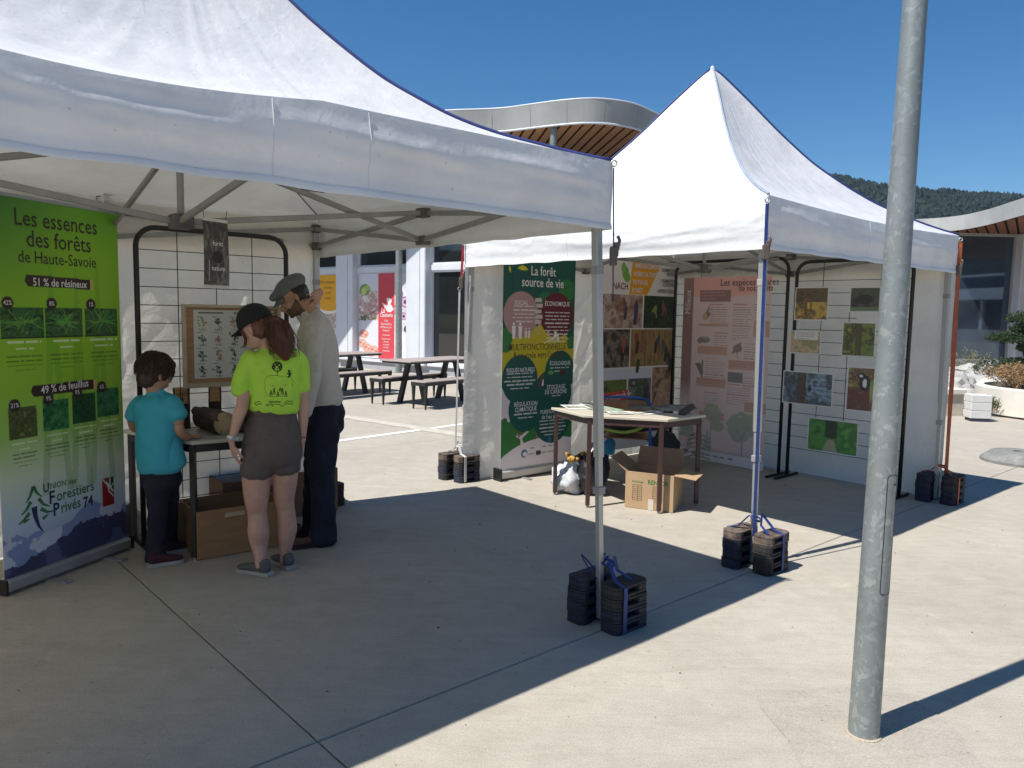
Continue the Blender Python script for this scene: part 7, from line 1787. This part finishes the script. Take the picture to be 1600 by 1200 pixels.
# flat cap
M_fc = mat('grey_tweed', (.17, .18, .18), .9, col2=(.10, .105, .11), scale=120, bump=.5, bscale=160)
mb = MB(); cc = hc + hu * .05
mb.ell(cc + hu * .022 - hf * .020, hr * .092, hf * .112, hu * .060, 24, 14); mb.ell(cc + hu * .010 + hf * .055, hr * .075, hf * .085, hu * .036, 20, 12); mb.ell(cc + hf * .02, hr * .088, hf * .108, hu * .030, 20, 12)
fc = fuse(mb, 'flat_cap', M_fc, ma, .006, 4, wr(.003, 14))
mb = MB()
def fbrim(u, v): a = -1.0 + 2 * u; return cc - hu * .012 + hr * .078 * math.sin(a) + hf * (.100 * math.cos(a) + .05 * v * math.cos(a)) - hu * (.030 * v + .012 * math.sin(a) ** 2)
mb.grid(fbrim, 14, 4); o = mb.build('brim', M_fc, fc, smooth=True); md = o.modifiers.new('t', 'SOLIDIFY'); md.thickness = .007
# shirt
mb = MB(); M_hen = mat('pale_grey_jersey', (.55, .52, .46), .85, var=.05, scale=30, bump=.12, bscale=220)
sweep(mb, [(K(505, 624, .0), .175, .135), (K(503, 605, .0), .172, .128), (K(500, 570, .0), .178, .122), (K(497, 540, .0), .190, .128), (K(494, 515, .0), .192, .118), (K(490, 502, .0), .150, .095), (K(486, 493, .0), .095, .076), (K(483, 488, .0), .066, .066)], side=sd2, n=24)
sweep(mb, [(K(491, 512, -.13), .068, .072), (K(489, 530, -.18), .064, .068), (K(488, 560, -.21), .058, .062), (K(487, 590, -.21), .054, .056), (K(483, 620, -.21), .045, .045), (K(478, 645, -.20), .036, .036)], side=sd2)
sweep(mb, [(K(491, 512, .13), .068, .072), (K(482, 498, .26), .060, .060), (K(474, 484, .39), .054, .054), (K(487, 475, .28), .046, .044), (K(494, 466, .17), .034, .032)], side=ZU)
sh2 = fuse(mb, 'shirt', M_hen, ma, .0065, 5, wr(.010, 6, .030, 8, (1, 1, .7), 12))
# jeans
mb = MB(); M_jean = mat('dark_denim', (.010, .013, .030), .85, var=.35, scale=9, bump=.2, bscale=260)
sweep(mb, [(K(506, 615, .0), .150, .118), (K(506, 640, .0), .165, .135), (K(505, 668, .0), .160, .135)], side=sd2, n=24)
sweep(mb, [(K(504, 665, -.08), .085, .12), (K(503, 700, -.09), .082, .105), (K(503, 740, -.09), .070, .088), (K(503, 765, -.09), .068, .082), (K(505, 800, -.085), .068, .080), (K(506, 835, -.085), .074, .092), (K(506, 845, -.085), .075, .095)], side=sd2)
sweep(mb, [(K(500, 665, .08), .085, .12), (K(497, 700, .09), .080, .100), (K(494, 740, .10), .070, .085), (K(492, 770, .10), .068, .078), (K(490, 805, .11), .066, .076), (K(488, 834, .12), .072, .085)], side=sd2)
fuse(mb, 'jeans', M_jean, ma, .007, 4, wr(.009, 7, .026, 10, (1, 1, .8), 21))
M_brs = mat('brown_leather', (.10, .045, .03), .45); M_ds = mat('dark_sole', (.03, .022, .02), .7)
shoe(V3(K(517, 846, -.09)), -rt * .98 - vw * .12, .29, M_brs, M_ds, ma, W=.098); shoe(V3(K(500, 838, .12)), -rt * .9 + vw * .25, .29, M_brs, M_ds, ma, W=.098)

# ---------------------------------------------------------------- child
b = G(258, 880); K, vw, rt = planeK(b)
ch_ = thing('person', b, 'small dark-haired child in turquoise T-shirt and navy trousers leaning at the log table', 'person')
mb = MB(); s = .93
hc = K(243, 583, .03); hf = (rt * .86 + vw * .48 - ZU * .22).normalized(); hr, hf, hu = head(mb, hc, hf, ZU, s, True)
sd3 = (rt * .80 - vw * .6).normalized()     # shoulder line, facing right and away
sweep(mb, [(hc - hu * .03 - hf * .03, .042, .042), (K(240, 607, .02), .042, .042), (K(241, 616, .02), .05, .04)], side=sd3)
sweep(mb, [(K(243, 632, .02), .095, .06), (K(246, 660, .02), .105, .075), (K(250, 700, .02), .105, .080), (K(250, 730, .02), .11, .09)], side=sd3)
sweep(mb, [(K(274, 642, -.065), .030, .030), (K(279, 655, -.08), .031, .031), (K(281, 672, -.08), .029, .029), (K(289, 681, -.04), .026, .025), (K(295, 682, .02), .021, .021)], side=ZU)
hand(mb, K(296, 683, .02), (rt * .75 + vw * .6 + ZU * .05), rt * .2 - ZU * 1.0 + vw * .1, -1, .72, (.8, 1.1, .8), .04)
sweep(mb, [(K(213, 643, .11), .030, .030), (K(207, 652, .13), .031, .031), (K(210, 668, .18), .028, .027), (K(222, 672, .30), .024, .023), (K(230, 668, .36), .020, .020)], side=ZU)
hand(mb, K(231, 667, .37), (rt * .7 + vw * .6), -ZU, 1, .70, (.5, .7, .5), .05)
sweep(mb, [(K(243, 740, .02), .05, .055), (K(245, 800, .0), .04, .045), (K(244, 855, .01), .030, .034), (K(245, 872, .01), .03, .034)], side=rt); sweep(mb, [(K(262, 745, .08), .05, .055), (K(263, 800, .15), .04, .042), (K(262, 845, .21), .030, .034), (K(264, 858, .21), .03, .034)], side=rt)
sweep(mb, [(K(273, 643, -.06), .032, .032), (K(243, 636, .02), .06, .05), (K(214, 643, .10), .032, .032)], side=ZU)
bodyC = fuse(mb, 'body', M_skC, ch_, .005, 3)
eyes(hc, hr, hf, hu, s, ch_)
mb = MB(); mb.ell(hc - hf * .012 + hu * .030, hr * .088, hf * .104, hu * .098, 24, 14); mb.ell(hc - hf * .048 - hu * .035, hr * .070, hf * .056, hu * .062, 20, 12); mb.ell(hc + hf * .055 + hu * .060, hr * .066, hf * .052, hu * .038, 20, 12); mb.ell(hc + hr * .066 + hf * .022 - hu * .002, hr * .018, hf * .030, hu * .042, 12, 8); mb.ell(hc - hr * .066 + hf * .022 - hu * .002, hr * .018, hf * .030, hu * .042, 12, 8)
hch = fuse(mb, 'hair', M_hairK, ch_, .0055, 2, lambda p: .006 * mnoise.noise(Vector((p.x * 40, p.y * 40, p.z * 12))) + .003 * mnoise.noise(p * 90))
r = random.Random(9); mb = MB()
for k in range(900):     # short locks lying down the scalp
    a = r.uniform(0, 6.28); e = r.uniform(-.15, 1.45); dirn = hr * math.cos(a) * math.cos(e) * .090 + hf * math.sin(a) * math.cos(e) * .106 + hu * math.sin(e) * .100
    p = hc + dirn * 1.0 + hu * .028 - hf * .010; out = dirn.normalized(); down = (-hu + hf * .6 * math.sin(a) + hr * .1 * r.gauss(0, 1)); down = (down - out * down.dot(out)).normalized()
    pts = [p, p + down * .022 + out * .004, p + down * .045 + out * (.002 + .004 * r.random()) - hu * .004]
    mb.tube(pts, [.0022, .002, .0006], 4, caps=False)
mb.build('hair_locks', M_hairK, hch, smooth=True)
mb = MB(); M_tur = mat('turquoise_jersey', (.045, .38, .50), .8, var=.06, scale=20, bump=.12, bscale=200)
sweep(mb, [(K(252, 727, .02), .155, .118), (K(250, 712, .02), .150, .115), (K(248, 685, .02), .140, .108), (K(246, 655, .02), .138, .102), (K(244, 634, .02), .136, .092), (K(243, 624, .02), .112, .076), (K(242, 617, .02), .066, .052), (K(241, 612, .02), .048, .046)], side=sd3, n=24)
sweep(mb, [(K(262, 627, -.04), .046, .05), (K(273, 636, -.06), .048, .052), (K(281, 650, -.08), .048, .052)], side=vw); sweep(mb, [(K(224, 627, .08), .046, .05), (K(214, 638, .10), .047, .050), (K(208, 651, .12), .047, .050)], side=vw)
fuse(mb, 'tshirt', M_tur, ch_, .006, 4, wr(.008, 8, .026, 9, (1, 1, .6), 31))
mb = MB(); M_nvy = mat('navy_trousers', (.012, .013, .026), .85, var=.25, scale=10, bump=.15, bscale=200)
sweep(mb, [(K(252, 718, .03), .112, .095), (K(252, 735, .03), .120, .105), (K(253, 752, .04), .118, .105)], side=sd3, n=20)
sweep(mb, [(K(244, 750, .02), .066, .076), (K(246, 780, .0), .060, .068), (K(247, 808, .0), .054, .062), (K(245, 838, .01), .054, .060), (K(243, 868, .01), .056, .062), (K(243, 876, .01), .056, .062)], side=sd3)
sweep(mb, [(K(262, 750, .08), .064, .076), (K(264, 780, .12), .058, .066), (K(264, 806, .16), .052, .058), (K(262, 830, .20), .052, .056), (K(264, 850, .22), .052, .056)], side=sd3)
fuse(mb, 'trousers', M_nvy, ch_, .0065, 4, wr(.006, 9, .014, 12, (1, 1, .8), 41))
M_snr = mat('dark_red_canvas', (.07, .012, .018), .8, col2=(.02, .012, .02), scale=14, bump=.2, bscale=200)
shoe(V3(G(229, 888)), rt * .97 + vw * .20, .215, M_snr, M_sole, ch_, W=.078, h_=.06); shoe(V3(G(252, 868)), rt * .95 + vw * .30, .215, M_snr, M_sole, ch_, W=.078, h_=.06)
# ================================================================== AIR
mb = MB(); mb.bb(-2600, 2600, -2600, 2600, -7.5, 420)
hz_m = bpy.data.materials.new('thin_air'); hz_m.use_nodes = True; N = hz_m.node_tree.nodes; L = hz_m.node_tree.links
N.remove(N['Principled BSDF']); pv = N.new('ShaderNodeVolumePrincipled'); pv.inputs['Color'].default_value = (.70, .82, 1.0, 1); pv.inputs['Density'].default_value = .00006; pv.inputs['Anisotropy'].default_value = .1
L.new(pv.outputs[0], N['Material Output'].inputs['Volume'])
haze = mb.build('haze', hz_m, origin=(0, 0, 0)); tag(haze, 'thin summer haze over the square and the far hillside', None, kind='stuff')
